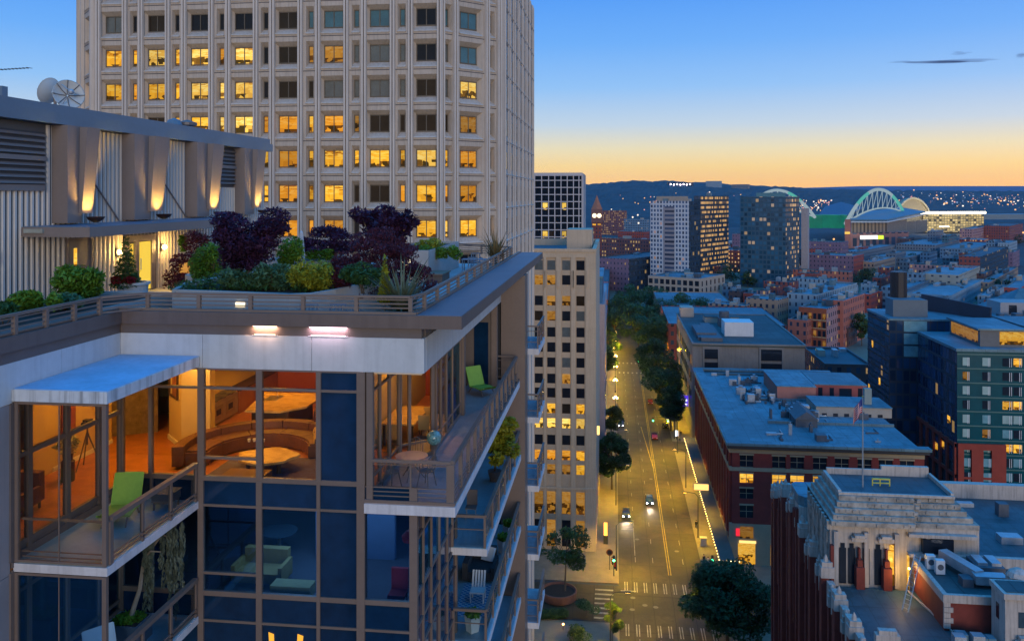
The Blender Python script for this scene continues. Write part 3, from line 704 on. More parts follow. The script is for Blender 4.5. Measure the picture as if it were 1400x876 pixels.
for x in wc:
    zz = 7.9
    for z0, z1 in tiers[2:]: w.box(x-ww, BY1+.02, zz, x+ww, BY1+.5, z0); zz = z1
    w.box(x-ww, BY1+.02, zz, x+ww, BY1+.5, 17.9)
e = BX
for x in wc: w.box(e, BY1, 18.6, x-ww, BY1+.5, 21.3); e = x+ww
w.box(e, BY1, 18.6, BX2, BY1+.5, 21.3)
ys = [168.5+4.15*k for k in range(17)]
e = BY1+.5
for y in ys: w.box(BX-.5, e, 5, BX, y-1.0, 21.3); e = y+1.0
w.box(BX-.5, e, 5, BX, BY2, 21.3)
w.build('wall', brick_d, bb)
b = MB()
b.box(BX-.55, BY1-.12, 17.9, BX2+.1, BY1+.5, 18.6); b.box(BX-.6, BY1+.5, 17.9, BX, BY2, 18.6); b.box(BX-.5, BY1-.05, 21.3, BX2+.05, BY1+.5, 22.0); b.box(BX-.55, BY1+.5, 21.3, BX, BY2, 22.0)
b.box(BX-.5, BY1-.06, 0, BX2, BY1+.49, 7.9, skip='b')
for y0, y1 in zip([BY1+.5]+[y+1 for y in ys], [y-1 for y in ys]+[BY2]): b.box(BX-.58, y0, 0, BX, y1, 5)
b.build('sandstone_trim', sandst, bb)
for k, x in enumerate(wc):
    for j, (z0, z1) in enumerate(tiers[2:] + [(18.7,20.9)]):
        lit = (j == 2 and k in (0,1,2,3))
        f = MB().face([(x-ww,BY1+.32,z0),(x+ww,BY1+.32,z0),(x+ww,BY1+.32,z1),(x-ww,BY1+.32,z1)]).build('window', amber if lit else win_d, bb)
        q = MB(); q.box(x-.04,BY1+.25,z0,x+.04,BY1+.31,z1); q.box(x-ww,BY1+.25,(z0+z1)/2-.04,x+ww,BY1+.3,(z0+z1)/2+.04); q.box(x-ww-.1,BY1-.1,z1,x+ww+.1,BY1+.1,z1+.28); q.build('window_frame', sandst, f)
    f = MB().box(x-ww, BY1-.1, 5.2, x+ww, BY1-.07, 7.4).build('shop_window', win_d if k else warmlow, bb)
    MB().box(x-1.6, BY1-.1, .3, x+1.6, BY1-.07, 4.2).build('shop_window', warmlow if k % 2 else amber, bb)
MB().box(22.9, BY1-.22, 5.6, 23.6, BY1-.08, 7.0).build('red_sign', E('red_lit_sign', (1,.03,.06), 1.0), bb)
MB().box(23.5, BY1-.25, 4.3, 26.6, BY1-.08, 4.75).build('lit_sign', E('amber_lit_sign', (1,.62,.2), 1.6), bb)
for y in ys:
    for j, (z0, z1) in enumerate(((5.6,8.6),(9.4,11.8),(12.6,14.8),(15.4,17.4),(18.8,21.1))):
        MB().face([(BX-.05,y+1.0,z0),(BX-.05,y-1.0,z0),(BX-.05,y-1.0,z1),(BX-.05,y+1.0,z1)]).build('window', (warmlow if (int(y)*7+j*3) % 5 == 0 else win_d), bb)
for y in ys: MB().face([(BX-.05,y+1,.6),(BX-.05,y-1,.6),(BX-.05,y-1,3.9),(BX-.05,y+1,3.9)]).build('shop_window', amber if int(y) % 3 else warmlow, bb)
r = MB(); r.box(BX-1.2, BY1-1.1, 22.9, BX2+1.0, BY1+.9, 23.4); r.box(BX-1.2, BY1+.91, 22.9, BX+1.4, BY2+.6, 23.4); r.box(BX+1.41, BY2-1.2, 22.9, BX2, BY2+.6, 23.4); r.build('eaves', roofblue, bb)
r = MB(); r.box(BX-.9, BY1-.8, 22.3, BX2+.7, BY1+.6, 22.89); r.box(BX-.9, BY1+.61, 22.3, BX+1, BY2, 22.89); r.build('eaves_soffit', M('dark_soffit', (.05,.05,.055), .8), bb)
r = MB(); r.box(BX+.2, BY1+.6, 22.3, BX2, BY2-.5, 22.6); r.build('roof', roofblue, bb)
def rbox(name, par, x0, y0, x1, y1, z0, z1, mat, top=None):
    o = MB().box(x0, y0, z0, x1, y1, z1).build(name, mat, par)
    if top: MB().box(x0-.12, y0-.12, z1, x1+.12, y1+.12, z1+.2).build('roof', top, o)
    return o
pinkst = M('pink_stucco', (.42,.17,.13), .85, .12, .6, pos=True)
cream = M('cream_wall', (.38,.33,.27), .85, .12, .6, pos=True)
rh = rbox('roof_house', bb, 37.5, 204, 46.2, 222, 22.6, 25.8, pinkst, roofblue)
rh2 = rbox('roof_house', bb, 46.8, 208, 58.6, 222, 22.6, 25.6, M('red_stucco', (.36,.09,.075), .85, .12, .6, pos=True), roofblue)
for a, c in ((47.6,48.6),(50.2,51.2),(52.4,55.2),(56.6,57.6)): MB().box(a, 207.95, 22.7, c, 207.99, 25.0 if c-a < 2 else 24.9).build('opening', win_d, rh2)
rh3 = rbox('roof_wing', bb, 43.2, 190.5, 58.8, 200, 22.6, 24.6, cream, roofblue)
for k in range(6): MB().box(44.4+k*2.3, 190.44, 22.65, 45.4+k*2.3, 190.48, 23.3).build('window', amber if k == 3 else win_d, rh3)
for y, x0, x1 in ((183.2,31.8,37.2),(183.2,41.5,57.0),(203.4,33,52),(231,26.5,55),(226,40,56)): rbox('roof_kerb', bb, x0, y, x1, y+.45, 22.6, 23.15, roofblue)
b = MB(); b.box(37.0, 181, 22.6, 41.3, 187, 24.2); b.face([(36.8,180.8,24.2),(41.5,180.8,24.2),(39.15,180.8,25.8)]); b.face([(36.8,180.8,24.2),(39.15,180.8,25.8),(39.15,190,25.8),(36.8,190,24.2)]); b.face([(39.15,180.8,25.8),(41.5,180.8,24.2),(41.5,190,24.2),(39.15,190,25.8)]); b.build('roof_light', hvac_d, bb)
rr = random.Random(4)
for k in range(96):
    cl = k % 3
    x, y = ((29.5+rr.random()*7, 199+rr.random()*24), (36+rr.random()*7, 186+rr.random()*14), (26+rr.random()*30, 169+rr.random()*62))[cl]
    if (37 < x < 59 and 203 < y < 223) or (43 < x < 59 and 189 < y < 201): continue
    h = .3+rr.random()**2*1.9; q = MB()
    a, d = .3+rr.random()**2*2.0, .3+rr.random()**2*1.8
    q.box(x-a/2, y-d/2, 22.6, x+a/2, y+d/2, 22.6+h)
    if k % 2: q.lathe(x, y, [(min(a,d)*.3, 22.6+h), (min(a,d)*.3, 22.9+h), (min(a,d)*.4, 23.0+h)], 8)
    if k % 4 == 0: q.tube([(x,y,22.8),(x+2.2,y,22.8),(x+2.2,y+3,22.8)], .14, 6)
    q.build('roof_plant', hvac_m if k % 5 < 2 else hvac_d, bb)
MB().box(53.9, 193, 24.8, 55.4, 194.4, 28.2).build('chimney', M('green_grey_chimney', (.25,.30,.27), .8, .1, 1), bb)
# the lit street canopy
can = MB(); can.box(18.9, 157, 4.25, BX-.6, 236, 4.45); can.build('street_canopy', M('canopy_deck', (.10,.09,.07), .6, .3, .4, pos=True), bb)
MB().box(18.84, 156.9, 4.1, 18.9, 236, 4.5).build('canopy_fascia', taupe_dk, bb)
bulb = E('bulb', (1,.66,.26), 7)
proto = MB().ball((18.78,0,4.5), .10, 6, 4).build('canopy_bulb', bulb, bb)
proto.location = (proto.location[0], proto.location[1]+157.2, proto.location[2])
for k in range(1, 60):
    c = proto.copy(); COL.objects.link(c); c.parent = bb; c.location.y = proto.location.y + k*1.32
for k in range(5):
    c = proto.copy(); COL.objects.link(c); c.parent = bb; c.location.x = proto.location.x + .5+k*.75; c.location.y = proto.location.y - .35
sg = MB().box(17.6, 193.6, 4.6, 20.8, 193.85, 5.9).build('hanging_sign', E('lit_sign_face', (1,.66,.2), 1.5), bb)
MB().box(17.5, 193.86, 4.5, 20.9, 194.0, 6.0).build('sign_frame', taupe_dk, sg)
for y in (160, 172, 184, 200, 212, 226): lamp('canopy_light', 'POINT', (20.4, y, 3.9), 110, (1,.62,.22), .5)

# ================================================================ deck-roofed block behind
gb = thing('concrete_block', (38, 280, 0), 'grey concrete block with dark flat roof and white plant box behind the brick block', 'commercial building')
concw = M('grey_concrete', (.20,.19,.18), .85, .15, .3, streak=.3, pos=True)
GX1 = 53.3
w = MB(); w.box(22.2, 248.6, 0, GX1, 311, 27.2); w.build('wall', concw, gb)
MB().box(22.2, 248.3, 27.2, GX1+.1, 311.2, 27.8).build('roof', roofdark, gb)
r = MB(); r.box(22.0, 248.0, 27.6, GX1+.3, 248.5, 28.1); r.box(22.0, 248.5, 27.6, 22.5, 311, 28.1); r.box(GX1-.2, 248.5, 27.6, GX1+.3, 311, 28.1); r.box(22.5, 310.6, 27.6, GX1-.2, 311, 28.1); r.build('parapet', concw, gb)
for x0, x1, z0, z1 in ((25.5,29.3,23.6,26.4),(41.2,47,23.4,26.6)):
    o = MB().box(x0-.5, 248.2, 18, x0, 248.6, 27.2).box(x1, 248.2, 18, x1+.5, 248.6, 27.2).box(x0, 248.2, z1, x1, 248.6, 27.2).build('opening_frame', concw, gb)
    MB().box(x0, 248.4, z0, x1, 248.55, z1).build('opening', win_d, o); MB().box(x0, 248.4, 20, x1, 248.55, 22.6).build('opening', win_d, o)
for y in range(252, 310, 5):
    for z in (6, 11, 16, 21): MB().face([(22.15,y+3,z),(22.15,y,z),(22.15,y,z+2.8),(22.15,y+3,z+2.8)]).build('opening', warmlow if (y+z) % 7 == 0 else win_d, gb)
rbox('plant_box', gb, 33.0, 263, 41.5, 271, 27.8, 32.0, M('white_plant_box', (.62,.62,.62), .7, .08, .6, streak=.1))
rbox('roof_hut', gb, 23, 303, 27.5, 310, 27.8, 31, cream); rbox('roof_hut', gb, 30, 290, 41, 297, 27.8, 29.6, cream, roofdark)
for k in range(8): rbox('roof_plant', gb, 24+rr.random()*6, 252+rr.random()*28, 25.4+rr.random()*6, 254+rr.random()*28, 27.8, 28.6+rr.random(), hvac_d)
f = MB().box(33.6, 281, 27.8, 37.2, 286, 30.6).lathe(35.4, 283.5, [(1.6,30.6),(1.6,32.6),(1.2,32.8)], 12).build('cooling_fan', hvac_d, gb)

# ================================================================ terracotta and brick building with the stepped crown
terra = M('grey_terracotta', (.47,.41,.36), .85, .15, .5, bump=.1, streak=.55, pos=True)
terrad = M('stained_terracotta', (.33,.30,.26), .9, .55, .8, bump=.2, pos=True, col2=(.52,.46,.39), fine=2.2)
brick_r = M('deep_red_brick', (.18,.036,.026), .85, .25, .8, pos=True, fine=7)
roofteal = M('teal_roof_membrane', (.05,.10,.115), .55, .25, .5, pos=True, spec=.4, seam=1.4)
dk = thing('stepped_building', (32, 100, 0), 'old red brick building with a stepped pale terracotta crown and a flagpole', 'historic building')
w = MB(); w.box(22.2, 70, 0, 62, 124.4, 28.2); w.build('wall', brick_r, dk)
MB().box(22.5, 70, 28.2, 61.8, 92.2, 29.35).build('court_roof', roofteal, dk)
MB().box(36.9, 92.3, 28.2, 61.8, 124, 29.3).build('rear_roof', roofteal, dk)
MB().box(37.5, 99, 29.3, 61.5, 99.6, 30.4).build('rear_parapet', terra, dk)
MB().box(37.4, 121.5, 29.3, 61.6, 122.6, 31.2).build('rear_parapet', terra, dk)
for i, (x, y, w_, d_, h_) in enumerate(((41,112,1.6,1.2,1.0),(45,106,2.4,1.6,.8),(48.5,115,1.2,1.2,1.6),(43.5,118,3.2,.9,.5),(50,108,1.4,2.2,1.1),(46.5,102,.9,.9,1.3),(40.2,104,.7,.7,.9))):
    rbox('roof_plant', dk, x, y, x+w_, y+d_, 29.3, 29.3+h_, hvac_m if i % 2 else hvac_d)
# street side: brick piers between dark strips, each with its terracotta cap
k = 0; y = 71.0
strip = MB()
while y < 124:
    big = k % 3 == 0; hgt = 29.6 if y < 92 else 30.5 if y < 103 else 29.5 if y > 118 else 31.5
    if big: hgt += 1.3
    p = MB().box(22.2-(.75 if big else .45), y, 0, 22.2, y+(.95 if big else .6), hgt-1.6).build('pier', brick_r, dk)
    xo = 22.2-(.8 if big else .5); c = MB(); wd = 1.05 if big else .7
    c.box(xo, y-.05, hgt-1.6, 22.75, y+wd-.05, hgt-.5); c.box(xo+.12, y+.08, hgt-.5, 22.6, y+wd-.18, hgt); 
    c.lathe((xo+22.6)/2, y+wd/2-.05, [(.26,hgt),(.2,hgt+.35),(.02,hgt+.7)], 6)
    c.build('pinnacle', terra, p)
    MB().box(22.1, y+(1.0 if big else .65), 2, 22.19, y+1.72, 27.4).build('window_strip', M('strip_glass', (.02,.03,.05), .3, .9, .35, pos=True, fine=.35, col2=(.06,.05,.05)) if k == 0 else bpy.data.materials['strip_glass'], dk)
    MB().box(21.95, y+(1.0 if big else .65), 27.4, 22.6, y+1.72, 30.0 if y < 92 else 29.4).build('terracotta_panel', terra, dk)
    y += 1.77; k += 1
# the two turrets beyond the crown
for y0, y1, zt in ((117.2,123.6,29.6),(105.6,111.2,34.0)):
    t = MB().box(22.0, y0, 26, 26.5, y1, zt-1.2).build('turret', terra, dk)
    MB().prism([(22.0,y0+.8),(22.6,y0),(25.9,y0),(26.5,y0+.8),(26.5,y1-.8),(25.9,y1),(22.6,y1),(22.0,y1-.8)], zt-1.2, zt).build('turret_cap', roofblue, t)
    for j in range(4): MB().box(21.7, y0+.4+j*1.45, 18, 22.0, y0+1.1+j*1.45, zt-1.6-.5*(j%2)).build('pier', brick_r, t)
# stepped crown
px0, px1, py0, py1 = 22.5, 37.3, 92.4, 103.6
MB().box(px0, py0+.6, 28.2, px1, py1, 36.0).build('crown_wall', terra, dk)
nst = 5; st_h = (38.2-35.6)/nst
for i in range(nst):
    f_ = i*.46; z = 35.6+i*st_h
    q = MB(); q.prism([(px0+i*.30,py0+f_),(px0+8.4+.1*i,py0+f_),(px0+8.4+.1*i,py0+f_+.5),(px1-i*.44,py0+f_+.5),(px1-i*.44,py1-i*.42),(px0+i*.30,py1-i*.42)], z, z+st_h-.003*i, 0)
    for j in range(20):
        if rnd.random() < .5 and px0+.8+i*.3+j*.68 < px1-.44*i-.2: q.box(px0+.4+i*.3+j*.68, py0+f_-.12+(.5 if j > 11 else 0), z+.1, px0+.8+i*.3+j*.68, py0+f_+.05+(.5 if j > 11 else 0), z+.1+st_h*.6)
    q.build('crown_step', terrad, dk)
fx0, fx1, fy0, fy1 = px0+1.6, px1-2.1, py0+2.4, py1-2.1
MB().box(fx0, fy0, 38.2, fx1, fy1, 38.28).build('crown_roof', roofteal, dk)
q = MB(); q.box(fx0-.35, fy0-.3, 38.2, fx1+.3, fy0, 38.45); q.box(fx0-.35, fy0, 38.2, fx0, fy1, 38.6); q.box(fx1, fy0, 38.2, fx1+.3, fy1, 38.7); q.box(fx0, fy1-.3, 38.2, fx1, fy1, 38.95); q.box(fx0+6, fy1-.3, 38.95, fx1, fy1+.2, 39.4); q.build('parapet', terra, dk)
q = MB(); 
for x in (28.1,28.9,29.9): q.box(x-.06, 97.6, 38.28, x+.06, 97.7, 39.1)
q.box(28.1,97.55,38.95,29.9,97.75,39.1); q.box(28.1,97.55,38.55,29.9,97.75,38.65); q.build('roof_guard', M('yellow_guard', (.5,.45,.08), .6), dk)
fp = thing('flagpole', (26.9, 97.0, 38.28), 'tall flagpole with a limp striped flag on the stepped building roof', 'flagpole')
MB().tube([(26.9,97,38.28),(26.9,97,43.5),(26.9,97,48.1)], [.09,.07,.04], 8).build('pole', hvac_m, fp)
MB().ball((26.9,97,48.15), .1, 8, 5).build('finial', M('gilt', (.6,.45,.1), .3, metal=1), fp)
fm, nt, out = nodes('striped_flag'); bs = N(nt, 'BsdfPrincipled'); nt.links.new(bs.outputs[0], out.inputs[0]); uv = N(nt, 'UVMap').outputs[0]; s_ = N(nt, 'SeparateXYZ'); nt.links.new(uv, s_.inputs[0])
st_ = math_(nt, 'GREATER_THAN', math_(nt, 'FRACT', math_(nt, 'MULTIPLY', s_.outputs[1], 6.5)), .5); cn = math_(nt, 'MULTIPLY', math_(nt, 'GREATER_THAN', s_.outputs[1], .46), math_(nt, 'LESS_THAN', s_.outputs[0], .4))
nt.links.new(mix(nt, cn, mix(nt, st_, (.5,.03,.05), (.6,.58,.56)), (.03,.05,.22)), bs.inputs[0])
q = MB(); nn = 10
def fl(i, j):
    u, v = i/nn, j/6
    return (26.9-.05-.95*u, 97+.28*sin(u*9+v)*(.3+u), 47.9-1.5*(1-v)-1.25*u*u-.45*u)
for i in range(nn):
    for j in range(6): q.face([fl(i,j), fl(i+1,j), fl(i+1,j+1), fl(i,j+1)], uv=[(i/nn,j/6),((i+1)/nn,j/6),((i+1)/nn,(j+1)/6),(i/nn,(j+1)/6)])
q.build('flag', fm, fp, True)
# colonnade under the crown
arch_d = win_d
for i in range(7):
    x = 23.0+i*1.52
    if i in (0,2,4,6): MB().box(x-.22, py0+.05, 29.35, x+.22, py0+.62, 35.0).build('column', terra, dk)
for i, x in enumerate((23.75,24.65,26.1,27.3,28.65)):
    w_ = MB(); z = 33.2; w_.box(x-.34, py0+.45, 29.5, x+.34, py0+.58, z); w_.box(x-.2, py0+.45, z, x+.2, py0+.58, z+.5)
    w_.build('stepped_window', amber if i == 4 else win_d, dk)
MB().box(31.6, py0-.04, 33.2, 34.6, py0+.62, 34.7).build('dark_opening', win_d, dk)
q = MB(); q.box(30.2, py0-.1, 34.8, 36.9, py0+.6, 35.15); q.box(30.2,py0-.06,32.75,36.9,py0+.6,33.1); q.build('string_course', terra, dk)
q = MB()
for k in range(5): q.box(22.3, 93.6+k*1.9, 31.2, 22.5, 94.9+k*1.9, 34.6+.25*(2-abs(k-2)))
for k in range(9): q.box(22.2, 93+k*1.1, 35.0, 22.5, 93.5+k*1.1, 35.9)
q.build('carved_pattern', terrad, dk)
for x in (25.3,28.0):
    q = MB(); q.box(x-.42, py0-.5, 29.35, x+.42, py0+.4, 31.6); q.box(x-.25, py0-.3, 31.6, x+.25, py0+.4, 32.3); q.box(x-.1, py0-.1, 32.3, x+.1, py0+.4, 33.4); q.build('brick_pier', brick_r, dk)
    q = MB(); q.box(x-.75, py0-.1, 34.1, x+.75, py0+.6, 34.5); q.box(x-.5, py0-.25, 34.5, x+.5, py0+.6, 34.8); q.build('hood', terra, dk)
MB().box(22.45, py0+.1, 29.3, 23.2, py0+.7, 33.5).build('brick_pier', brick_r, dk)
# annex with the air handling plant
MB().box(30.7, 84.2, 28.2, 38.5, 92.35, 32.4).build('annex', brick_r, dk)
MB().box(31.0, 84.5, 32.4, 38.3, 92.2, 32.5).build('annex_roof', roofdark, dk)
q = MB(); q.box(30.55,84.05,32.0,38.5,84.45,32.75); q.box(30.55,84.46,32.0,31.0,92.3,32.75)
for j in range(5): q.box(30.62, 84.08, 29.6+j*.5, 31.2+.25*(j%2), 84.3, 30.05+j*.5)
q.build('coping', terra, dk)
MB().box(29.95, 91.95, 29.35, 30.1, 92.3, 33.0).build('lit_slot', amber, dk)
ac = thing('air_handler', (34, 89, 32.5), 'long pale blue metal air duct on the brick annex roof', 'roof duct')
q = MB(); q.bar((33.2,91.6,33.6),(35.0,87.2,33.4), 1.0, .9); q.box(34.3,86.2,32.9,37.2,87.4,33.7); q.build('duct', hvac_m, ac)
MB().box(33.2, 86.4, 32.5, 34.2, 87.6, 33.3).build('fan_casing', hvac_d, ac)
a2 = thing('air_handler', (36.4, 90, 32.5), 'dark blue roof cooling plant beside the long duct', 'roof plant')
q = MB(); q.box(35.4,88.6,32.5,38.0,91.4,33.6); q.build('casing', hvac_d, a2); q = MB(); q.box(35.6,89,33.6,36.5,91,33.9); q.box(36.9,89,33.6,37.8,91,33.9); q.build('louvre', hvac_m, a2)
for i, (x, y) in enumerate(((31.6,90.4),(32.1,89.3))):
    o = thing('condenser_unit', (x,y,32.5), ('white condenser unit by the crown wall, standing behind the other','white condenser unit on the annex edge, in front of its twin')[i], 'condenser', 'condenser units on the annex')
    MB().box(x-.42,y-.3,32.55,x+.42,y+.3,33.9).build('casing', M('white_casing', (.6,.62,.63), .5, .05), o); MB().lathe(0,0,[(.001,0),(.3,0)],12,0,False).build('fan_grille', hvac_d, o).matrix_local = __import__('mathutils').Matrix.Translation((0,-.31,.75)) @ __import__('mathutils').Matrix.Rotation(pi/2,4,'X')
ld = thing('roof_ladder', (28.6, 88.5, 29.35), 'thin metal ladder leaning from the court roof to the annex', 'ladder')
q = MB(); q.tube([(28.5,87.4,29.36),(30.75,90.6,33.6)], .05, 6); q.tube([(28.1,87.9,29.36),(30.35,91.1,33.6)], .05, 6); q.build('stile', hvac_m, ld)
q = MB()
for j in range(13):
    t = (j+.6)/13; q.tube([(28.5+2.25*t,87.4+3.2*t,29.36+4.24*t),(28.1+2.25*t,87.9+3.2*t,29.36+4.24*t)], .03, 5)
q.build('rung', hvac_m, ld)
lamp('court_light', 'POINT', (29.3, 90.9, 31.4), 220, (1,.6,.15), .25)
MB().ball((29.95,91.6,31.9), .12, 8, 5).build('court_lamp', E('court_lamp_glow', (1,.62,.15), 12), dk)
# stair turret and the scalloped front parapet
MB().box(34.6, 80.8, 28, 37.6, 83.6, 34.4).build('stair_turret', terra, dk)
q = MB(); q.box(34.45,80.65,34.1,37.75,83.75,34.6); q.build('turret_coping', terra, dk); MB().box(34.8,81,34.6,37.4,83.4,34.66).build('turret_roof', roofdark, dk)
for x0, x1, y_ in ((35.7,36.3,80.77),): MB().box(x0, y_, 31.6, x1, y_+.02, 33).build('window', win_blue, dk)
MB().box(34.57, 82, 31.7, 34.59, 82.6, 33.1).build('window', win_d, dk)
q = MB(); q.prism([(36.5,84.2),(38.3,84.2),(38.3,85.2),(36.5,85.2)], 32.7, 34.6); q.lathe(37.4,84.7,[(1.0,34.6),(.8,35.0),(.3,35.3)],8); q.build('parapet_block', terra, dk)
for x in (24.4,26.2,27.4,29.2,31.2,33.0,34.6,36.4):
    q = MB(); big = x in (24.4,36.4); s = 1.05 if big else .42; h = 31.0 if big else 29.9
    q.box(x-s, 80.0, 27, x+s, 80.7, h-.4); q.box(x-s*.75, 80.05, h-.4, x+s*.75, 80.65, h); q.build('parapet_block', terra, dk)
MB().box(22.4, 80.1, 27, 38, 80.6, 29.5).build('front_parapet', terra, dk)
for i, (x, y) in enumerate(((31.4,82.2),(32.6,81.6),(33.6,81.7),(30.9,81.3))): MB().box(x-.5, y-.4, 29.35, x+.5, y+.5, 30.2+.2*(i%2)).build('roof_plant', hvac_m if i % 2 else roofblue, dk)
q = MB(); q.bar((29.9,91.9,29.5),(31.3,83.8,29.45),.14); q.build('court_kerb', terra, dk)

# ================================================================ teal glass block with brick base, and its dark twin
tg = thing('teal_glass_block', (95, 215, 0), 'teal glass residential block with a red brick base and a lit rooftop lounge', 'apartment building')
tealw = M('teal_panel', (.002,.070,.085), .18, .2, .4, pos=True, spec=.5)
darkcw = facade('dark_curtain_wall', (.020,.030,.045), (.012,.035,.075), 1.6, 3.06, .82, .8, .012, (1,.6,.15), 1.0, 3., rough=.08)
TX, TYY, TZ = 73.3, 194.0, 37.2
MB().box(TX, TYY, 0, 140, 217.5, TZ-.6).build('wall', tealw, tg)
MB().face([(TX-.06,217.5,12),(TX-.06,TYY-.05,12),(TX-.06,TYY-.05,TZ-.5),(TX-.06,217.5,TZ-.5)]).build('glass_side', darkcw, tg)
q = MB(); q.box(TX-.25, TYY-.25, TZ-.6, 140, 217.6, TZ); q.build('roof', roofblue, tg)
q = MB(); gl = M('teal_floor_band', (.045,.14,.135), .45, .15, .4)
for k in range(13): q.box(TX, TYY-.08, TZ-1.1-3.07*k-.25, 140, TYY-.002, TZ-1.1-3.07*k)
q.build('floor_band', gl, tg)
pale_g = dark_glass('curtained_window', (.34,.46,.42), .4, .1, .2); mint = dark_glass('mint_window', (.16,.33,.36), .6, .08, .3)
cols = [(1316,1325.5),(1343,1354),(1370.5,1384),(1385.5,1397),(1402,1416),(1420,1430)]
frame_w = M('white_window_frame', (.6,.62,.62), .5)
pt = ['pppD', 'DOD A'[:4], 'ppDD', 'DDA', 'pmp', 'pOmm', 'mmA', 'mmm', 'DmA', 'mmA', 'DDm', 'DDm']
pt = ['ppDAmp','ODDDpm','ppDDmp','DDAAmp','pmppmD','pOmDpm','mmAApm','mmDmpD','DmmDmp','mmAApm','DDmDmp']
for k in range(11):
    z1 = TZ-1.9-3.07*k; z0 = z1-1.75
    for i, (a, c) in enumerate(cols):
        if k > 6 and i < 2: pass
        x0, x1 = P(a,268,y=TYY)[0], P(c,268,y=TYY)[0]; ch = pt[k][i]
        m_ = {'p':pale_g,'m':mint,'D':win_d,'A':amber,'O':warmlow}[ch]
        yo = TYY-.06 if not (k > 6 and i < 2) else TYY-.5
        f = MB().face([(x0,yo,z0),(x1,yo,z0),(x1,yo,z1),(x0,yo,z1)]).build('window', m_, tg)
        MB().box(x1-(x1-x0)*.32, yo-.05, z0-.15, x1-(x1-x0)*.32+.12, yo-.005, z1).box(x1-(x1-x0)*.12, yo-.05, z0-.15, x1-(x1-x0)*.12+.1, yo-.005, z1).build('window_frame', frame_w, f)
brick_o = M('orange_red_brick', (.30,.05,.03), .85, .2, .6, pos=True, fine=5)
q = MB(); zt = TZ-20.3
bx = [P(p_,268,y=TYY)[0] for p_ in (1308.5,1316.5,1327,1343,1354.5,1374)]
for a, c in ((0,1),(2,3),(4,5)): q.box(bx[a], TYY-.62, 0, bx[c], TYY-.1, zt)
q.box(bx[1], TYY-.62, zt-1.3, bx[2], TYY-.1, zt); q.box(bx[3], TYY-.62, zt-1.3, bx[4], TYY-.1, zt); q.box(bx[1], TYY-.6, 0, bx[2], TYY-.1, 1.2); q.box(bx[3], TYY-.6, 0, bx[4], TYY-.1, 1.2)
for a in (1,3):
    for z in (zt-7.6, zt-13.6): q.box(bx[a], TYY-.6, z, bx[a+1], TYY-.1, z+.5)
q.build('brick_base', brick_o, tg)
q = MB(); y = TYY
while y < 217: q.box(TX-.5, y, 0, TX-.07, y+1.0, zt); y += 4.1
for z in (zt-1, zt-7.6, zt-13.6): q.box(TX-.46, TYY, z, TX-.08, 217.5, z+.8)
q.build('brick_base', brick_o, tg)
for (y, z) in ((197.5,20),(201,13.5),(204.8,12)): MB().box(TX-.12, y, z, TX-.09, y+1.6, z+1.6).build('window', amber, tg)
q = MB().box(79.2, 197, TZ, 88.6, 214, TZ+3.6).build('roof_lounge', M('lounge_frame', (.10,.11,.12), .5), tg)
MB().box(78.6, 196.6, TZ+3.6, 89.1, 214.4, TZ+3.95).build('roof', roofblue, q)
MB().face([(83.2,196.95,TZ+.5),(88.4,196.95,TZ+.5),(88.4,196.95,TZ+3.3),(83.2,196.95,TZ+3.3)]).build('window', amber, q)
MB().face([(79.15,213,TZ+.6),(79.15,198,TZ+.6),(79.15,198,TZ+3.2),(79.15,213,TZ+3.2)]).build('window', warmlow, q)
q = MB().box(91.5, 199, TZ, 130, 215, TZ+3.4).build('roof_lounge', M('lounge_wall', (.10,.11,.12), .5), tg); MB().box(91, 198.5, TZ+3.4, 131, 220, TZ+3.7).build('roof', roofblue, q)
MB().face([(92.2,198.95,TZ+1.2),(110,198.95,TZ+1.2),(110,198.95,TZ+3.2),(92.2,198.95,TZ+3.2)]).build('window', amber, q)
dt = thing('dark_glass_block', (80, 240, 0), 'dark blue glass block with a black chimney drum and grey plant box on its roof', 'apartment building')
DX, DY, DZ = 67.0, 219.0, 40.0
MB().box(DX, DY, 0, 140, 237, DZ-.5).build('wall', darkcw, dt)
MB().box(DX-.2, DY-.2, DZ-.5, 140, 237.2, DZ).build('roof', roofblue, dt)
q = MB()
for k in range(13): q.box(DX-.06, DY, DZ-1.2-3.06*k-.5, DX-.005, 237, DZ-1.2-3.06*k)
q.build('floor_band', M('dark_spandrel', (.02,.025,.03), .5), dt)
for k in range(3): MB().box(70.4, DY-.05, DZ-6.2-3.05*k+3, 75.8, DY-.01, DZ-3.6-3.05*k+3).build('window', mint, dt)
for (y, z) in ((232,30.5),(235,18.5),(226,22)): MB().box(DX-.09, y, z, DX-.07, y+1.2, z+1.8).build('window', amber, dt)
rbox('plant_box', dt, 68.8, 222, 77, 228, DZ, DZ+4.2, M('slate_plant_box', (.12,.15,.17), .7, .1, .5))
MB().lathe(72.2, 228.6, [(2.0,DZ),(2.0,DZ+10.6),(1.8,DZ+10.7)], 20).build('chimney', M('black_drum', (.02,.02,.024), .4, .2, .4), dt)
q = MB(); q.bar((80.5,236.5,DZ+2.0),(90.5,219,DZ+.8), .5, 4.4); q.build('screen_wall', M('dark_screen', (.025,.035,.055), .6, .2, .3), dt)
rbox('plant_house', dt, 96.5, 228, 112, 236, DZ, DZ+3.2, M('grey_plant_house', (.30,.30,.31), .8, .08, .4))
for x in (98.5,108.6): MB().box(x, 227.94, DZ+.3, x+1.9, 227.98, DZ+2.6).build('door', win_d, dt)
for k in range(16):
    x, y = 92+rr.random()*40, 220+rr.random()*15
    rbox('roof_plant', dt, x, y, x+1+rr.random()*1.6, y+1+rr.random()*2, DZ, DZ+.6+rr.random()*.9, hvac_m if k % 2 else hvac_d)
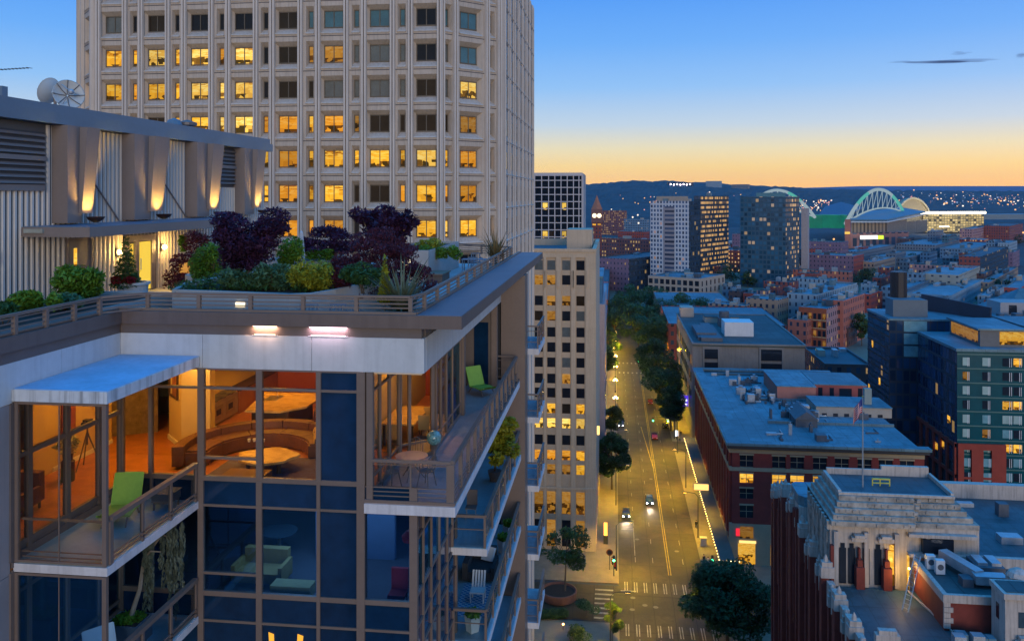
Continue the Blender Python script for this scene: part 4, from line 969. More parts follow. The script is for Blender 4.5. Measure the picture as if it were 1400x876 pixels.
# ================================================================ the low city beyond
D0 = {'l': (-1,0), 'r': (0,1)}
def mkf(key, wall, lit=.05, cw=3.0, ch=3.7, ww=.42, wh=.5, gl=(.03,.045,.07), **k): return facade(key, wall, gl, cw, ch, ww, wh, lit, seed=len(FAC)*7.3, **k)
FAC = {}
for key, wall, kw in (('red', (.34,.06,.035), {}), ('brick', (.25,.06,.045), {}), ('salmon', (.46,.14,.09), dict(ww=.36)), ('pink', (.40,.21,.20), {}), ('tan', (.36,.24,.16), {}), ('grey', (.17,.19,.21), {}),
                      ('pale', (.24,.32,.37), dict(ww=.3,lit=.02)), ('blue', (.13,.22,.30), dict(ww=.5)), ('brown', (.10,.055,.05), {}), ('teal', (.06,.15,.18), dict(ww=.7,wh=.6)), ('olive', (.30,.30,.25), dict(ww=.3,wh=.3,cw=5,lit=.0)),
                      ('litred', (.33,.06,.035), dict(lit=.55,ww=.4,wh=.42,litc=(1,.55,.2))), ('dark', (.02,.035,.05), dict(ww=.8,wh=.66,lit=.03,gl=(.02,.04,.07))), ('litbrick', (.22,.08,.07), dict(lit=.35,ls=.8)), ('purple', (.20,.12,.17), dict(ww=.3,wh=.4))):
    FAC[key] = mkf('wall_'+key, wall, **kw)
ROOF = {'blue': M('pale_blue_flat_roof', (.11,.21,.25), .55, .3, .08, pos=True, fine=.7, seam=4), 'white': M('white_flat_roof', (.20,.29,.33), .55, .3, .08, pos=True, fine=.7, seam=4), 'dark': M('dark_flat_roof', (.07,.085,.10), .7, .3, .08, pos=True), 'red': M('red_tile_roof', (.25,.07,.05), .8, .2, .2, pos=True), 'teal': M('teal_flat_roof', (.06,.15,.17), .5, .2, .1, pos=True, seam=4)}
def bld(name, c, yt, h, pl, pr, rot, wall, roof, label, cat='building', t=None, clutter=3, par=.8, z0=-1, group=None, wallr=None):
    """a block whose nearest corner is seen at (c, yt) at roof height h; its faces run to pl and pr"""
    t = t or (H-h)*F/(yt-268); K = ray(c, 268); K = (K[0]*t, K[1]*t)
    th = R(rot)
    if rot == 0: dl, dr = ((0,1), (1,0)) if c > 840 else ((-1,0), (0,1))
    else: dl, dr = (-cos(th), sin(th)), (sin(th), cos(th))
    def ln(d, px):
        a = (px-700)/F; v = (FW[0]+a*RT[0], FW[1]+a*RT[1]); den = d[0]*v[1]-d[1]*v[0]
        s = (K[1]*v[0]-K[0]*v[1])/den if abs(den) > 1e-6 else 20
        return max(6, min(160, s if s > 0 else 160))
    L, Rr = ln(dl, pl), ln(dr, pr)
    A, B_ = (K[0]+dl[0]*L, K[1]+dl[1]*L), (K[0]+dr[0]*Rr, K[1]+dr[1]*Rr); Q = (A[0]+dr[0]*Rr, A[1]+dr[1]*Rr)
    o = thing(name, (K[0], K[1], 0), label, cat, group)
    w = MB(); pts = [K, B_, Q, A]
    w.prism(pts, z0, h, 0, skip='tb')
    if wallr:
        w.m = [1]+[0]*3; w.build('wall', [wall if not isinstance(wall, str) else FAC[wall], FAC[wallr] if isinstance(wallr, str) else wallr], o)
    else: w.build('wall', FAC[wall] if isinstance(wall, str) else wall, o)
    inn = lambda p, k: ((1-k)*p[0]+k*(K[0]+Q[0])/2, (1-k)*p[1]+k*(K[1]+Q[1])/2)
    r = MB(); k = min(.08, 1.2/max(L, Rr)*1.6); r.prism([inn(p, k) for p in pts], h-par-.6, h-par)
    for i in range(4):
        a, b_ = pts[i], pts[(i+1)%4]; a2, b2 = inn(a, k), inn(b_, k); r.face([(a[0],a[1],h),(b_[0],b_[1],h),(b2[0],b2[1],h),(a2[0],a2[1],h)]); r.face([(a2[0],a2[1],h),(b2[0],b2[1],h),(b2[0],b2[1],h-par),(a2[0],a2[1],h-par)])
    r.build('roof', ROOF[roof], o)
    for j in range(clutter):
        u, v = .12+.7*rnd.random(), .12+.7*rnd.random(); su, sv = 1.5+rnd.random()*L*.10, 1.5+rnd.random()*Rr*.10; hh = 1+rnd.random()*2.6
        p = [(K[0]+dl[0]*(u*L+a)+dr[0]*(v*Rr+b_), K[1]+dl[1]*(u*L+a)+dr[1]*(v*Rr+b_)) for a, b_ in ((0,0),(0,sv),(su,sv),(su,0))]
        MB().prism(p, h-par, h-par+hh).build('roof_hut', (ROOF['white'], ROOF['dark'], hvac_m, ROOF['blue'], FAC['tan'] if False else cream)[int(rnd.random()*5)], o)
    o['w'] = 0; del o['w']
    return o
B = [
 # name, corner px, roof y, height, left px, right px, rotation, wall, roof, label
 ('corner_building', 957,381,20,886,991,30,'tan','blue','tan corner building with square windows and plants along its roof edge'),
 ('brick_building', 860,354,24,814,937,30,'purple','dark','purple brown brick building whose dark glass side has a lit edge'),
 ('long_building', 937,329,27,812,945,30,'litbrick','blue','long pink brick building with a lit attic row behind the dark glass side'),
 ('ornate_building', 1130,422,20,1092,1154,30,'red','blue','ornate orange brick building of four storeys with round arched windows'),
 ('warehouse', 1153,411,22,1124,1182,30,'salmon','white','salmon brick warehouse directly behind the ornate orange building'),
 ('pale_building', 1116,403,22,1076,1172,30,'pale','white','wide pale blue walled building with many huts on its white roof'),
 ('gabled_building', 1103,438,15,1077,1113,30,'salmon','blue','small salmon building with a blue roof in front of the ornate orange building'),
 ('tan_building', 1063,410,20,1020,1080,30,'tan','white','tan building with painted walls behind the dark flat roofed concrete block'),
 ('flat_building', 1018,418,17,968,1030,30,'tan','white','low tan building with a wide white roof beside the painted tan building'),
 ('dark_roofed_building', 1128,497,15,1098,1192,0,'brown','dark','purple brown building with a dark roof between brick block and dark glass block'),
 ('small_brown_building', 1160,448,9,1143,1172,30,'brown','blue','small brown building with pale roof beside the tree near the dark glass block'),
 ('lit_brick_building', 1024,343,20,974,1049,30,'litred','dark','red brick building with many glowing windows in front of the teal tower'),
 ('stepped_teal_building', 972,352,16,936,985,30,'teal','teal','pale teal stepped low building beside the red brick building with glowing windows'),
 ('low_red_building', 985,364,11,936,995,30,'salmon','blue','low orange red building below the pale teal stepped one'),
 ('low_blue_building', 1052,371,9,1030,1096,30,'blue','white','low blue building with a long white roof at the foot of the teal tower'),
 ('dark_red_building', 1082,386,14,1044,1092,30,'brick','dark','dark red brick building with a single lamp on its wall'),
 ('red_edged_building', 1040,402,12,1016,1050,30,'red','blue','blue roofed building edged in red behind the tan painted building'),
 ('pink_brick_building', 1167,350,22,1101,1181,30,'purple','blue','mauve brick building with a bright red end wall in front of the stadium'),
 ('ochre_building', 1195,358,16,1180,1224,30,'tan','white','ochre walled low building next to the bright red end wall'),
 ('row_building', 1161,372,14,1084,1166,30,'salmon','blue','long salmon row of shops below the mauve brick building'),
 ('pale_row_building', 1135,383,14,1080,1145,30,'pale','blue','pale blue flat row between the salmon row and the wide pale building'),
 ('long_shed', 1172,344,13,1150,1262,30,'grey','blue','long grey shed with a pale roof in front of the stadium brick base'),
 ('broad_shed', 1240,352,12,1190,1275,30,'grey','teal','broad grey shed with teal roof right behind the ochre building'),
 ('dark_office', 1340,351,24,1311,1440,30,'brick','dark','dark blue glass office with a short row of lit windows and a maroon end'),
 ('olive_building', 1310,376,18,1258,1340,30,'olive','white','olive grey building with a blank wall and few black windows'),
 ('windowed_building', 1262,375,18,1228,1268,30,'blue','white','pale blue building with a row of small windows beside the olive grey one'),
 ('red_low_building', 1258,388,13,1226,1262,30,'salmon','blue','red fronted low building under the row of small windows'),
 ('long_brick_building', 1329,365,18,1243,1333,30,'pink','teal','long rose brick building behind the olive grey building'),
 ('teal_low_building', 1320,354,14,1288,1330,30,'teal','teal','teal low building between the long rose one and the sheds'),
 ('blue_roofed_building', 1352,386,11,1340,1425,30,'tan','blue','low building with pale blue roof and trees in front of the dark office'),
 ('red_corner_building', 1395,394,12,1372,1430,30,'red','blue','low red building near the steep blue roof'),
 ('low_terrace', 1352,404,11,1338,1376,30,'pale','white','low white terrace in front of the two trees'),
 ('rust_building', 1375,412,10,1345,1395,30,'red','dark','rust red low building beside the steep blue roof'),
 ('blue_flat_building', 1240,394,14,1205,1300,30,'blue','blue','blue flat roofed building behind the black chimney drum'),
 ('white_shed', 1300,404,12,1240,1345,30,'pale','white','white roofed shed below the olive grey building'),
 ('grey_box_building', 1280,316,26,1268,1290,30,'grey','white','small grey block in front of the floodlit ballpark'),
 ('teal_box_building', 1297,322,22,1288,1308,30,'teal','teal','small teal block beside the small grey block under the ballpark'),
 ('rose_hall', 1330,313,26,1312,1376,30,'pink','teal','rose walled hall below the floodlit ballpark'),
 ('maroon_hall', 1380,309,28,1345,1430,30,'brick','dark','maroon long hall beside the rose walled hall'),
 ('lamp_lit_shed', 1345,328,14,1311,1352,30,'litred','white','shed with glowing orange front and a row of white lamps on top'),
 ('shopping_hall', 1280,335,14,1225,1312,30,'grey','blue','grey hall with pale roof in front of the glowing orange shed'),
 ('mid_shed', 1330,340,12,1285,1400,30,'blue','blue','blue shed in front of the glowing orange shed'),
 ('green_roofed_hall', 853,288,44,822,857,30,'litbrick','teal','brick hall with a dark green roof beside the clock tower'),
 ('small_blue_building', 884,300,34,853,888,30,'blue','blue','small blue block between the green roofed hall and the white hotel'),
 ('low_station', 880,317,24,845,888,30,'red','white','low red building with white roof behind the long pink brick building'),
 ('grey_low_building', 962,336,18,940,1010,30,'grey','blue','grey low building with a yellow lit strip at the foot of the gold lit office'),
 ('violet_building', 1010,320,30,1001,1020,30,'purple','dark','small violet block with a bright green and white screen'),
 ('mid_brick_building', 1100,352,18,1048,1106,30,'brown','teal','brown low building at the base of the teal tower'),
 ('stadium_street_building', 1150,331,24,1100,1160,30,'purple','teal','mauve grey building between teal tower and stadium'),
 ('green_shop_building', 1080,360,14,1050,1098,30,'teal','teal','dark green low building just under the teal tower'),
 ('blue_gabled_building', 1045,412,14,1018,1056,30,'blue','blue','blue walled building between the red edged and painted tan buildings'),
 ('rear_brick_building', 1115,374,16,1090,1122,30,'brick','blue','brick building with blue roof, between dark red building and salmon row'),
]
FILL = ['with a low parapet','with a stair hut on top','with patched roofing','with a long skylight curb','with faded cladding','with a stepped parapet','with a bare party wall']
def near_of(px, py):
    best = min((hypot(q[1]-px, (q[2]-py)*2.2), q[9]) for q in B[:52]); return best[1]
rf = random.Random(77); used = set(q[9] for q in B)
hue = {'red':'red','brick':'dark red','salmon':'salmon','pink':'rose','tan':'tan','grey':'grey','pale':'whitish','blue':'pale blue','brown':'brown','purple':'mauve'}
for px, py in ((960,398),(1000,392),(1012,398),(1048,398),(1062,392),(1085,398),(1098,404),(1075,378),(1120,388),(1140,395),(1165,392),(1190,388),(1205,380),(1215,366),(1225,372),(1245,358),(1262,362),(1290,366),(1310,370),(1345,374),(1365,378),(1385,384),(1275,398),(1295,412),(1320,396),(1365,396),(1250,410),(1270,346),(1300,348),(1325,346),(1355,346),(1385,345),(1225,346),(1210,352),(1180,338),(1140,344),(1120,340),(1085,342),(1060,352),(1030,352),(1000,340),(1015,334),(965,352),(1150,360),(1098,366),(1205,398),(1190,402),(1380,332),(1360,330),(1265,330),(1240,326)):
    w_ = rf.choice(list(hue)); ro = rf.choice(('blue','blue','white','teal','dark')); n_ = near_of(px, py).split(' ')
    h_ = rf.uniform(8, 14) if py > 350 else rf.uniform(12, 18)
    lab = hue[w_]+' block '+rf.choice(FILL)+', next to the '+' '.join(x for x in n_[:4] if x not in ('with','a','in')); k_ = 0
    while lab in used: lab = hue[w_]+' block '+FILL[k_ % 7]+', next to the '+' '.join(x for x in n_[:4] if x not in ('with','a','in')); k_ += 1; w_ = w_ if k_ < 7 else rf.choice(list(hue))
    used.add(lab); ww_ = rf.uniform(9, 17)
    B.append(('low_building', px, py, h_, px-ww_, px+ww_*rf.uniform(.5,1), 30, w_, ro, lab))
mats = {}
for b_ in B:
    kw = {}
    if b_[0] == 'corner_building': kw = dict(clutter=8)
    if b_[0] == 'brick_building': kw = dict(wallr='dark', clutter=2)
    if b_[0] == 'dark_office': kw = dict(wallr='dark')
    if b_[0] == 'ornate_building': kw = dict(wallr='pink')
    if b_[0] == 'pink_brick_building': kw = dict(wallr='red')
    if b_[0] in ('pale_building', 'warehouse'): kw = dict(clutter=9)
    if b_[2] < 340: kw['clutter'] = 2
    o = bld(*b_, **kw)
    mats[b_[0]] = o
# real windows on the two nearest of them
def grid_windows(o, c, yt, h, px_end, rot, left, n, rows, w, hh, m):
    t = (H-h)*F/(yt-268); K = ray(c,268); K = (K[0]*t, K[1]*t); th = R(rot)
    d = (-cos(th), sin(th)) if left else (sin(th), cos(th)); nrm = (-sin(th), -cos(th)) if left else (cos(th), -sin(th))
    a = (px_end-700)/F; v = (FW[0]+a*RT[0], FW[1]+a*RT[1]); L = (K[1]*v[0]-K[0]*v[1])/(d[0]*v[1]-d[1]*v[0])
    for i in range(n):
        for z in rows:
            u = L*(i+.5)/n; p = [(K[0]+d[0]*(u+s)+nrm[0]*.12, K[1]+d[1]*(u+s)+nrm[1]*.12) for s in (-w/2, w/2)]
            MB().face([(p[0][0],p[0][1],z),(p[1][0],p[1][1],z),(p[1][0],p[1][1],z+hh),(p[0][0],p[0][1],z+hh)]).build('window', m(i, z), o)
plain_tan = M('tan_stone', (.46,.35,.26), .85, .12, .4, pos=True, streak=.1); plain_or = M('orange_brick', (.34,.085,.035), .85, .2, .4, pos=True)
for nm, mt in (('corner_building', plain_tan), ('ornate_building', plain_or)):
    for ch in kids(mats[nm]):
        if ch.name.startswith('wall'): ch.data.materials[0] = mt
grid_windows(mats['corner_building'], 957,381,20,886,30,True,9,(15.4,11.0,6.6,2),2.6,3.0,lambda i,z: win_d if (i*3+int(z)) % 4 else win_blue)
grid_windows(mats['corner_building'], 957,381,20,991,30,False,6,(15.2,10.8,6.4,2),1.6,3.0,lambda i,z: win_d)
cream_t = M('cream_window_trim', (.55,.42,.22), .7)
grid_windows(mats['ornate_building'], 1130,422,20,1092,30,True,6,(15,11.3,7.4,3),1.3,2.6,lambda i,z: warmlow if (i+int(z)) % 3 == 0 else win_d)
grid_windows(mats['ornate_building'], 1130,422,20,1092,30,True,6,(14.5,10.8,6.9),1.9,.35,lambda i,z: cream_t)
for nm, px in (('corner_building', 0),):
    for j in range(14):
        k = rnd.random()
# steep blue roof at the edge
gbl = thing('blue_roofed_hall', P(1385,420,t=420)[:2]+(0,), 'hall with a big steep blue roof at the edge of the low city', 'building')
K = P(1372,424,t=400); q = MB(); q.box(K[0], K[1], -1, K[0]+60, K[1]+40, 12); q.build('wall', FAC['grey'], gbl)
q = MB(); q.face([(K[0]-.5,K[1]-.5,12),(K[0]+60,K[1]-.5,12),(K[0]+60,K[1]+20,25),(K[0]+16,K[1]+20,25)]); q.face([(K[0]-.5,K[1]-.5,12),(K[0]+16,K[1]+20,25),(K[0]-.5,K[1]+40,12)]); q.face([(K[0]-.5,K[1]+40,12),(K[0]+16,K[1]+20,25),(K[0]+60,K[1]+20,25),(K[0]+60,K[1]+40,12)]); q.build('roof', ROOF['blue'], gbl)
# slender party-wall building beside the beige tower
sl = thing('slender_building', (-10, 214, 0), 'narrow pale pink building with a blue glazed top squeezed in beside the beige tower', 'building')
MB().box(-30, 214, 0, -2.4, 262, 43).build('wall', M('pale_pink_wall', (.42,.33,.33), .85, .1, .3, pos=True, streak=.3), sl)
MB().box(-29, 215, 43, -3.0, 240, 49.5).build('glazed_top', M('blue_glazed_top', (.05,.16,.30), .2, .2, .3, pos=True), sl)
MB().box(-29.5, 214.5, 49.5, -2.8, 241, 49.9).build('roof', roofblue, sl)
for z in (36.5,38.5,30): MB().box(-4.6, 213.9, z, -3.8, 213.98, z+1).build('window', win_d, sl)
for z, c in ((9,win_blue),(17,win_blue),(24,amber)): MB().box(-2.38, 222, z, -2.3, 236, z+3).build('window', c, sl)
for i, (y0, y1, h, nm, lb) in enumerate(((262.5,300,20,'pink','low rose street building beyond the narrow pink one'),(360,430,16,'brick','brick street block behind the trees past the second crossing'),(301,343,13,'brown','brown shop building just before the second crossing'),(431,520,18,'salmon','salmon street block far down the lamp lit avenue'),(521,640,16,'brown','brown street block where the avenue fades from view'))):
    o = thing('street_building', (-10,(y0+y1)/2,0), lb, 'building'); MB().prism([(-3.4,y0),(-3.4,y1),(-40,y1),(-40,y0)], 0, h, skip='tb').build('wall', FAC[nm], o); MB().box(-40,y0,h-.6,-3.4,y1,h-.5).build('roof', ROOF['blue' if i % 2 else 'dark'], o)
for i, (y0, y1, x1, h, nm, lb) in enumerate(((360,420,70,17,'brick','long dark brick block behind the concrete block, half hidden by trees'),(425,500,60,15,'tan','tan block half hidden by the avenue trees'))):
    o = thing('street_building', (40,(y0+y1)/2,0), lb, 'building'); MB().prism([(22.4,y0),(x1,y0),(x1,y1),(22.4,y1)], 0, h, skip='tb').build('wall', FAC[nm], o); MB().box(22.4,y0,h-.6,x1,y1,h-.5).build('roof', ROOF['blue'], o)

# --- taller blocks
def tall(name, c, yt, pl, pr, t, rot, wall, roof, label, wallr=None, cat='office tower', clutter=2):
    h = H-(yt-268)*t/F
    return bld(name, c, yt, h, pl, pr, rot, wall, roof, label, cat, t=t, wallr=wallr, clutter=clutter), h
hotel_w = facade('hotel_grid', (.50,.50,.52), (.035,.07,.13), 2.55, 3.2, .58, .62, .02, (1,.5,.2), .8, 2.)
ho_, hh = tall('white_hotel', 942,275,889,957,620,30,hotel_w,'white','white gridded hotel tower with a grey recessed middle and dark glass side', wallr='dark', cat='hotel')
tt = 620; a_, c_ = P(907,268,t=622), P(922,268,t=614)
def fr(pxa, pxb, pl, c, t, rot, z0, z1, off, m, name, par):
    th = R(rot); K = ray(c,268); K = (K[0]*t,K[1]*t); d = (-cos(th), sin(th)); n_ = (-sin(th), -cos(th)); pt_ = []
    for px in (pxa, pxb):
        a = (px-700)/F; v = (FW[0]+a*RT[0], FW[1]+a*RT[1]); s = (K[1]*v[0]-K[0]*v[1])/(d[0]*v[1]-d[1]*v[0]); pt_.append((K[0]+d[0]*s+n_[0]*off, K[1]+d[1]*s+n_[1]*off))
    i0, i1 = ((p[0]-n_[0]*.5, p[1]-n_[1]*.5) for p in pt_)
    return MB().prism([pt_[0], pt_[1], i1, i0], z0, z1).build(name, m, par)
fr(907,922,889,942,620,30,2,hh-4,.3,facade('hotel_middle',(.27,.24,.25),(.03,.05,.09),40,3.2,.94,.5,.0,off=.4),'recessed_middle',ho_)
fr(895,938,889,942,620,30,hh,hh+3.5,-3,M('hotel_penthouse',(.35,.28,.22),.8),'penthouse',ho_)
gold = facade('gold_lit_office', (.05,.05,.055), (.03,.04,.05), 2.2, 3.9, .9, .5, .62, (1,.55,.16), .75, 9.)
go, gh = tall('gold_lit_office', 958,268,950,996,700,30,'dark','dark','dark office block with golden lit floors beside the white hotel', wallr=gold)
tealg = facade('teal_tower_wall', (.035,.085,.12), (.02,.075,.12), 3.0, 3.6, .74, .66, .06, (1,.62,.25), 1.3, 4., rough=.15)
litend = facade('teal_tower_lit', (.05,.085,.11), (.03,.07,.10), 3.4, 3.6, .7, .6, .28, (1,.6,.22), 1.3, 6., rough=.15)
tw, th_ = tall('teal_tower', 1074,269,1012,1093,640,30,tealg,'teal','broad teal glass tower with scattered lit windows and a grey end pier', wallr=litend)
K = P(1099,268,t=665); MB().prism([(K[0]-2,K[1]),(K[0]+2.6,K[1]-1.8),(K[0]+4.5,K[1]+2),(K[0]+.5,K[1]+4)], 0, th_-9).build('end_pier', M('grey_pier', (.33,.30,.31), .7), tw)
fr(1030,1070,1012,1076,640,30,th_,th_+3,-6,M('teal_penthouse',(.10,.22,.24),.5),'penthouse',tw)
# clock tower
K = P(816,300,t=820); ct = thing('clock_tower', (K[0],K[1],0), 'slim brick clock tower with glowing clock faces and a pointed pyramid roof', 'clock tower')
wd = 4.6; zc = 70-(293-268)*820/F
MB().box(K[0]-wd,K[1]-wd,-1,K[0]+wd,K[1]+wd,zc-8).build('shaft', FAC['brick'], ct)
MB().box(K[0]-wd-.5,K[1]-wd-.5,zc-8,K[0]+wd+.5,K[1]+wd+.5,zc+5).build('clock_stage', M('clock_stage_brick',(.22,.10,.08),.85,pos=True), ct)
ck = E('clock_glow', (1,.85,.55), 2.2)
for dx, dy in ((-1.6,-1),):
    pass
for s in (-2.2, 2.4):
    o = MB().lathe(0,0,[(.01,0),(2.1,0),(2.1,.2)],16).build('clock_face', ck, ct); o.matrix_local = __import__('mathutils').Matrix.Translation((s,-wd-.6,zc-1.2)) @ __import__('mathutils').Matrix.Rotation(pi/2,4,'X')
for s in (-2.4,2.4): MB().box(K[0]+s-1.6,K[1]-wd-.1,zc-10.5,K[0]+s+1.6,K[1]-wd-.02,zc-9).build('window', amber, ct)
MB().lathe(K[0],K[1],[(5.4,zc+5),(4.4,zc+7),(2.0,zc+13),(.05,zc+18.5)],4).build('spire', M('spire_tile',(.40,.15,.08),.7), ct)

# ================================================================ stadium and ballpark
sd = thing('stadium', P(1200,330,t=1200)[:2]+(0,), 'stadium with two glowing lattice arches over its roof and a brick base', 'stadium')
arch_c = E('arch_white_glow', (.55,.72,.80), .55); arch_t = E('arch_teal_glow', (.16,.72,.62), .6)  # lighting on the arches put in as the tubes' own glow
def arch(A, B_, zt, r, low, nd, par, split=True):
    pts = []; lows = []
    for i in range(25):
        s = i/24; k = 1-(2*s-1)**2; pts.append(tuple(A[j]+(B_[j]-A[j])*s for j in range(2))+(A[2]+(B_[2]-A[2])*s+(zt-(A[2]+B_[2])/2)*k,)); lows.append((pts[-1][0], pts[-1][1], A[2]+(B_[2]-A[2])*s+low*k))
    MB().tube(pts[:5], r, 7).build('arch_rib', arch_c, par); MB().tube(pts[4:9], r, 7).build('arch_rib', arch_t, par); MB().tube(pts[8:19], r, 7).build('arch_rib', arch_c, par); MB().tube(pts[18:], r, 7).build('arch_rib', arch_t, par)
    q = MB(); q.tube(lows, r*.5, 5)
    for i in range(2, 23, 2):
        q.tube([lows[i], pts[i]], r*.2, 4); q.tube([lows[i], pts[i+2]], r*.2, 4)
    q.build('arch_lattice', arch_c, par)
A_, B__ = P(1156,306,t=1150), P(1236,291,t=1400); arch(A_, B__, P(1198,259,t=1260)[2], 2.4, 14, 12, sd)
A_, B__ = P(1114,297,t=1180), P(1020,290,t=1420); arch(A_, B__, P(1072,260,t=1290)[2], 2.2, 10, 12, sd)
def curtain(pts, ya, yb, name, m, par, th=6):
    """a wall through (px, t) seen between rows ya and yb"""
    q = MB()
    for (p0, t0), (p1, t1) in zip(pts, pts[1:]):
        z1a, z1b = H-(ya-268)*t0/F, H-(ya-268)*t1/F if not isinstance(ya, tuple) else 0
        a, b_ = ray(p0,268), ray(p1,268); z0 = H-(yb-268)*(t0+t1)/2/F
        A, Bq = (a[0]*t0,a[1]*t0), (b_[0]*t1,b_[1]*t1); A2, B2 = (a[0]*(t0+th),a[1]*(t0+th)), (b_[0]*(t1+th),b_[1]*(t1+th))
        q.prism([A,Bq,B2,A2], z0, (z1a+z1b)/2)
    return q.build(name, m, par)
stbr = facade('stadium_brick', (.36,.16,.13), (.05,.07,.10), 12, 16, .62, .7, .0, seed=1.)
curtain([(1155,1140),(1242,1190)], 318, 341, 'brick_base', stbr, sd, 30)
curtain([(1155,1138),(1163,1140)], 300, 341, 'brick_tower', M('stadium_brick_tower',(.34,.14,.11),.85), sd, 10)
standm = facade('stand_ribs', (.33,.26,.19), (.10,.09,.08), 7, 60, .45, .94, 0, seed=2.)
curtain([(1164,1160),(1213,1190),(1240,1300),(1268,1420)], 302, 318, 'outer_stand', standm, sd, 20)
q = MB(); rp = [(1160,302,1150),(1213,302,1180),(1266,291,1400),(1232,285,1480),(1190,290,1330)]
pts = [P(a,b_,t=t) for a,b_,t in rp]; q.face([(p[0],p[1],p[2]+2) for p in pts]); q.face([p for p in pts][::-1])
for a, b_ in zip(pts, pts[1:]+pts[:1]): q.face([a,b_,(b_[0],b_[1],b_[2]+2),(a[0],a[1],a[2]+2)])
q.build('roof', M('stadium_roof',(.08,.17,.22),.5), sd)
q = MB(); pts = [P(a,b_,t=t) for a,b_,t in ((1163,303.5,1148),(1213,303.5,1178),(1266,292.5,1398))]
for a, b_ in zip(pts, pts[1:]): q.bar(a, b_, 2.2, 1.6)
q.build('roof_edge', M('roof_edge_white',(.55,.58,.6),.5), sd)
gm_ = nodes('green_lit_stand'); 
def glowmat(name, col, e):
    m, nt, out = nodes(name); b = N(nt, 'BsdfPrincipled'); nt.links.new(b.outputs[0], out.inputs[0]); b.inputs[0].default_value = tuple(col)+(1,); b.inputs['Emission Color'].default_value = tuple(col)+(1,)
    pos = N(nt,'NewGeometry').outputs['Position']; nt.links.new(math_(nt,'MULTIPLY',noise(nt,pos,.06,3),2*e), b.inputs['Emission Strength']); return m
curtain([(1096,1300),(1124,1290),(1150,1270),(1158,1240)], 294, 312, 'green_stand', glowmat('green_stand', (.005,.16,.08), .55), sd, 30)  # stadium lighting on the seats put in as the stand's own glow
curtain([(1098,1340),(1160,1320)], 262, 293, 'east_roof', M('stadium_far_roof',(.05,.10,.15),.6), sd, 40) if False else None
pts = [P(a,b_,t=t) for a,b_,t in ((1120,293,1350),(1160,294,1320),(1180,284,1500),(1150,276,1640),(1128,282,1560))]; q = MB(); q.face(pts); q.face([(p[0],p[1],p[2]-3) for p in pts][::-1])
for a, b_ in zip(pts, pts[1:]+pts[:1]): q.face([a,b_,(b_[0],b_[1],b_[2]-3),(a[0],a[1],a[2]-3)])
q.build('roof', M('stadium_east_roof',(.045,.09,.14),.6), sd)
curtain([(1176,1128),(1200,1136)], 322, 327, 'lit_sign', E('white_sign_glow', (1,1,.95), 2), sd, 2); curtain([(1200,1136),(1208,1139)], 322, 327, 'lit_sign', E('lime_sign_glow', (.6,.9,.05), 1.6), sd, 2)
curtain([(1155,1135),(1162,1136)], 317, 320, 'lit_sign', E('gold_sign_glow', (1,.62,.12), 1.1), sd, 1)
bp_ = thing('ballpark', P(1300,310,t=1560)[:2]+(0,), 'floodlit ballpark with a blinding strip of lights and a curved roof', 'ballpark')
curtain([(1257,1540),(1348,1560)], 289.5, 292.5, 'floodlight_strip', E('floodlight', (1,.9,.62), 8), bp_, 6)
curtain([(1262,1590),(1345,1610)], 293, 317, 'lit_stand', facade('lit_stand', (.20,.16,.09), (.10,.09,.06), 5.5, 4.5, .8, .72, .85, (1,.72,.26), .62, 5.), bp_, 60)  # floodlighting on the stand put in as glowing cells, not windows
curtain([(1284,1560),(1298,1560)], 309, 310.5, 'lit_board', E('board_glow',(1,.9,.7),3), bp_, 2)
curtain([(1340,1640),(1400,1660)], 293, 300, 'roof_truss', M('roof_truss',(.16,.21,.24),.6), bp_, 60)
q = MB(); n_ = 16
for i in range(n_):
    for j in (0,1):
        pass
def rp_(i): s = i/n_; return P(1226+44*s, 291-20*(1-(2*s-1)**2)**.8, t=1580+20*s)
for i in range(n_):
    a, b_ = rp_(i), rp_(i+1); e_ = (.25*90, 1.05*90); q.face([a,b_,(b_[0]+e_[0],b_[1]+e_[1],b_[2]),(a[0]+e_[0],a[1]+e_[1],a[2])]); q.face([(a[0],a[1],a[2]-5),(b_[0],b_[1],b_[2]-5),b_,a])
    q.face([(a[0],a[1],20),(b_[0],b_[1],20),(b_[0],b_[1],b_[2]-5),(a[0],a[1],a[2]-5)])
q.build('curved_roof', M('curved_roof',(.26,.22,.15),.7), bp_)
q = MB()
for i in range(n_): q.bar(rp_(i), rp_(i+1), 5, 3)
q.build('roof_edge', M('curved_edge',(.4,.36,.26),.6), bp_)
lamp('ballpark_light', 'AREA', P(1303,286,t=1530), 60000, (1,.88,.6), 100, (R(60),0,0), 8)
# hill-top blocks
for px0, px1, y0, y1, lb, wl, li in ((912,945,249.5,256,'long dark building with a row of lamps on the ridge top','dark',True),(965,984,247.5,253,'pale blue building standing out on the ridge','pale',False),(1000,1022,252,257,'low pale building partway along the ridge','grey',False)):
    t = 3300; o = bld('ridge_building', px1, y0, H-(y0-268)*t/F, px0, px1+3, 30, wl, 'white', lb, 'building', t=t, clutter=0, z0=20)
    if li:
        for k in range(7):
            p = P(917+k*4.4, 252+.6*(k%2), t=3230); MB().ball(p, 3.2, 6, 4).build('ridge_lamp', E('ridge_lamp_glow',(1,.8,.9),6) if k == 0 else bpy.data.materials['ridge_lamp_glow'], o)
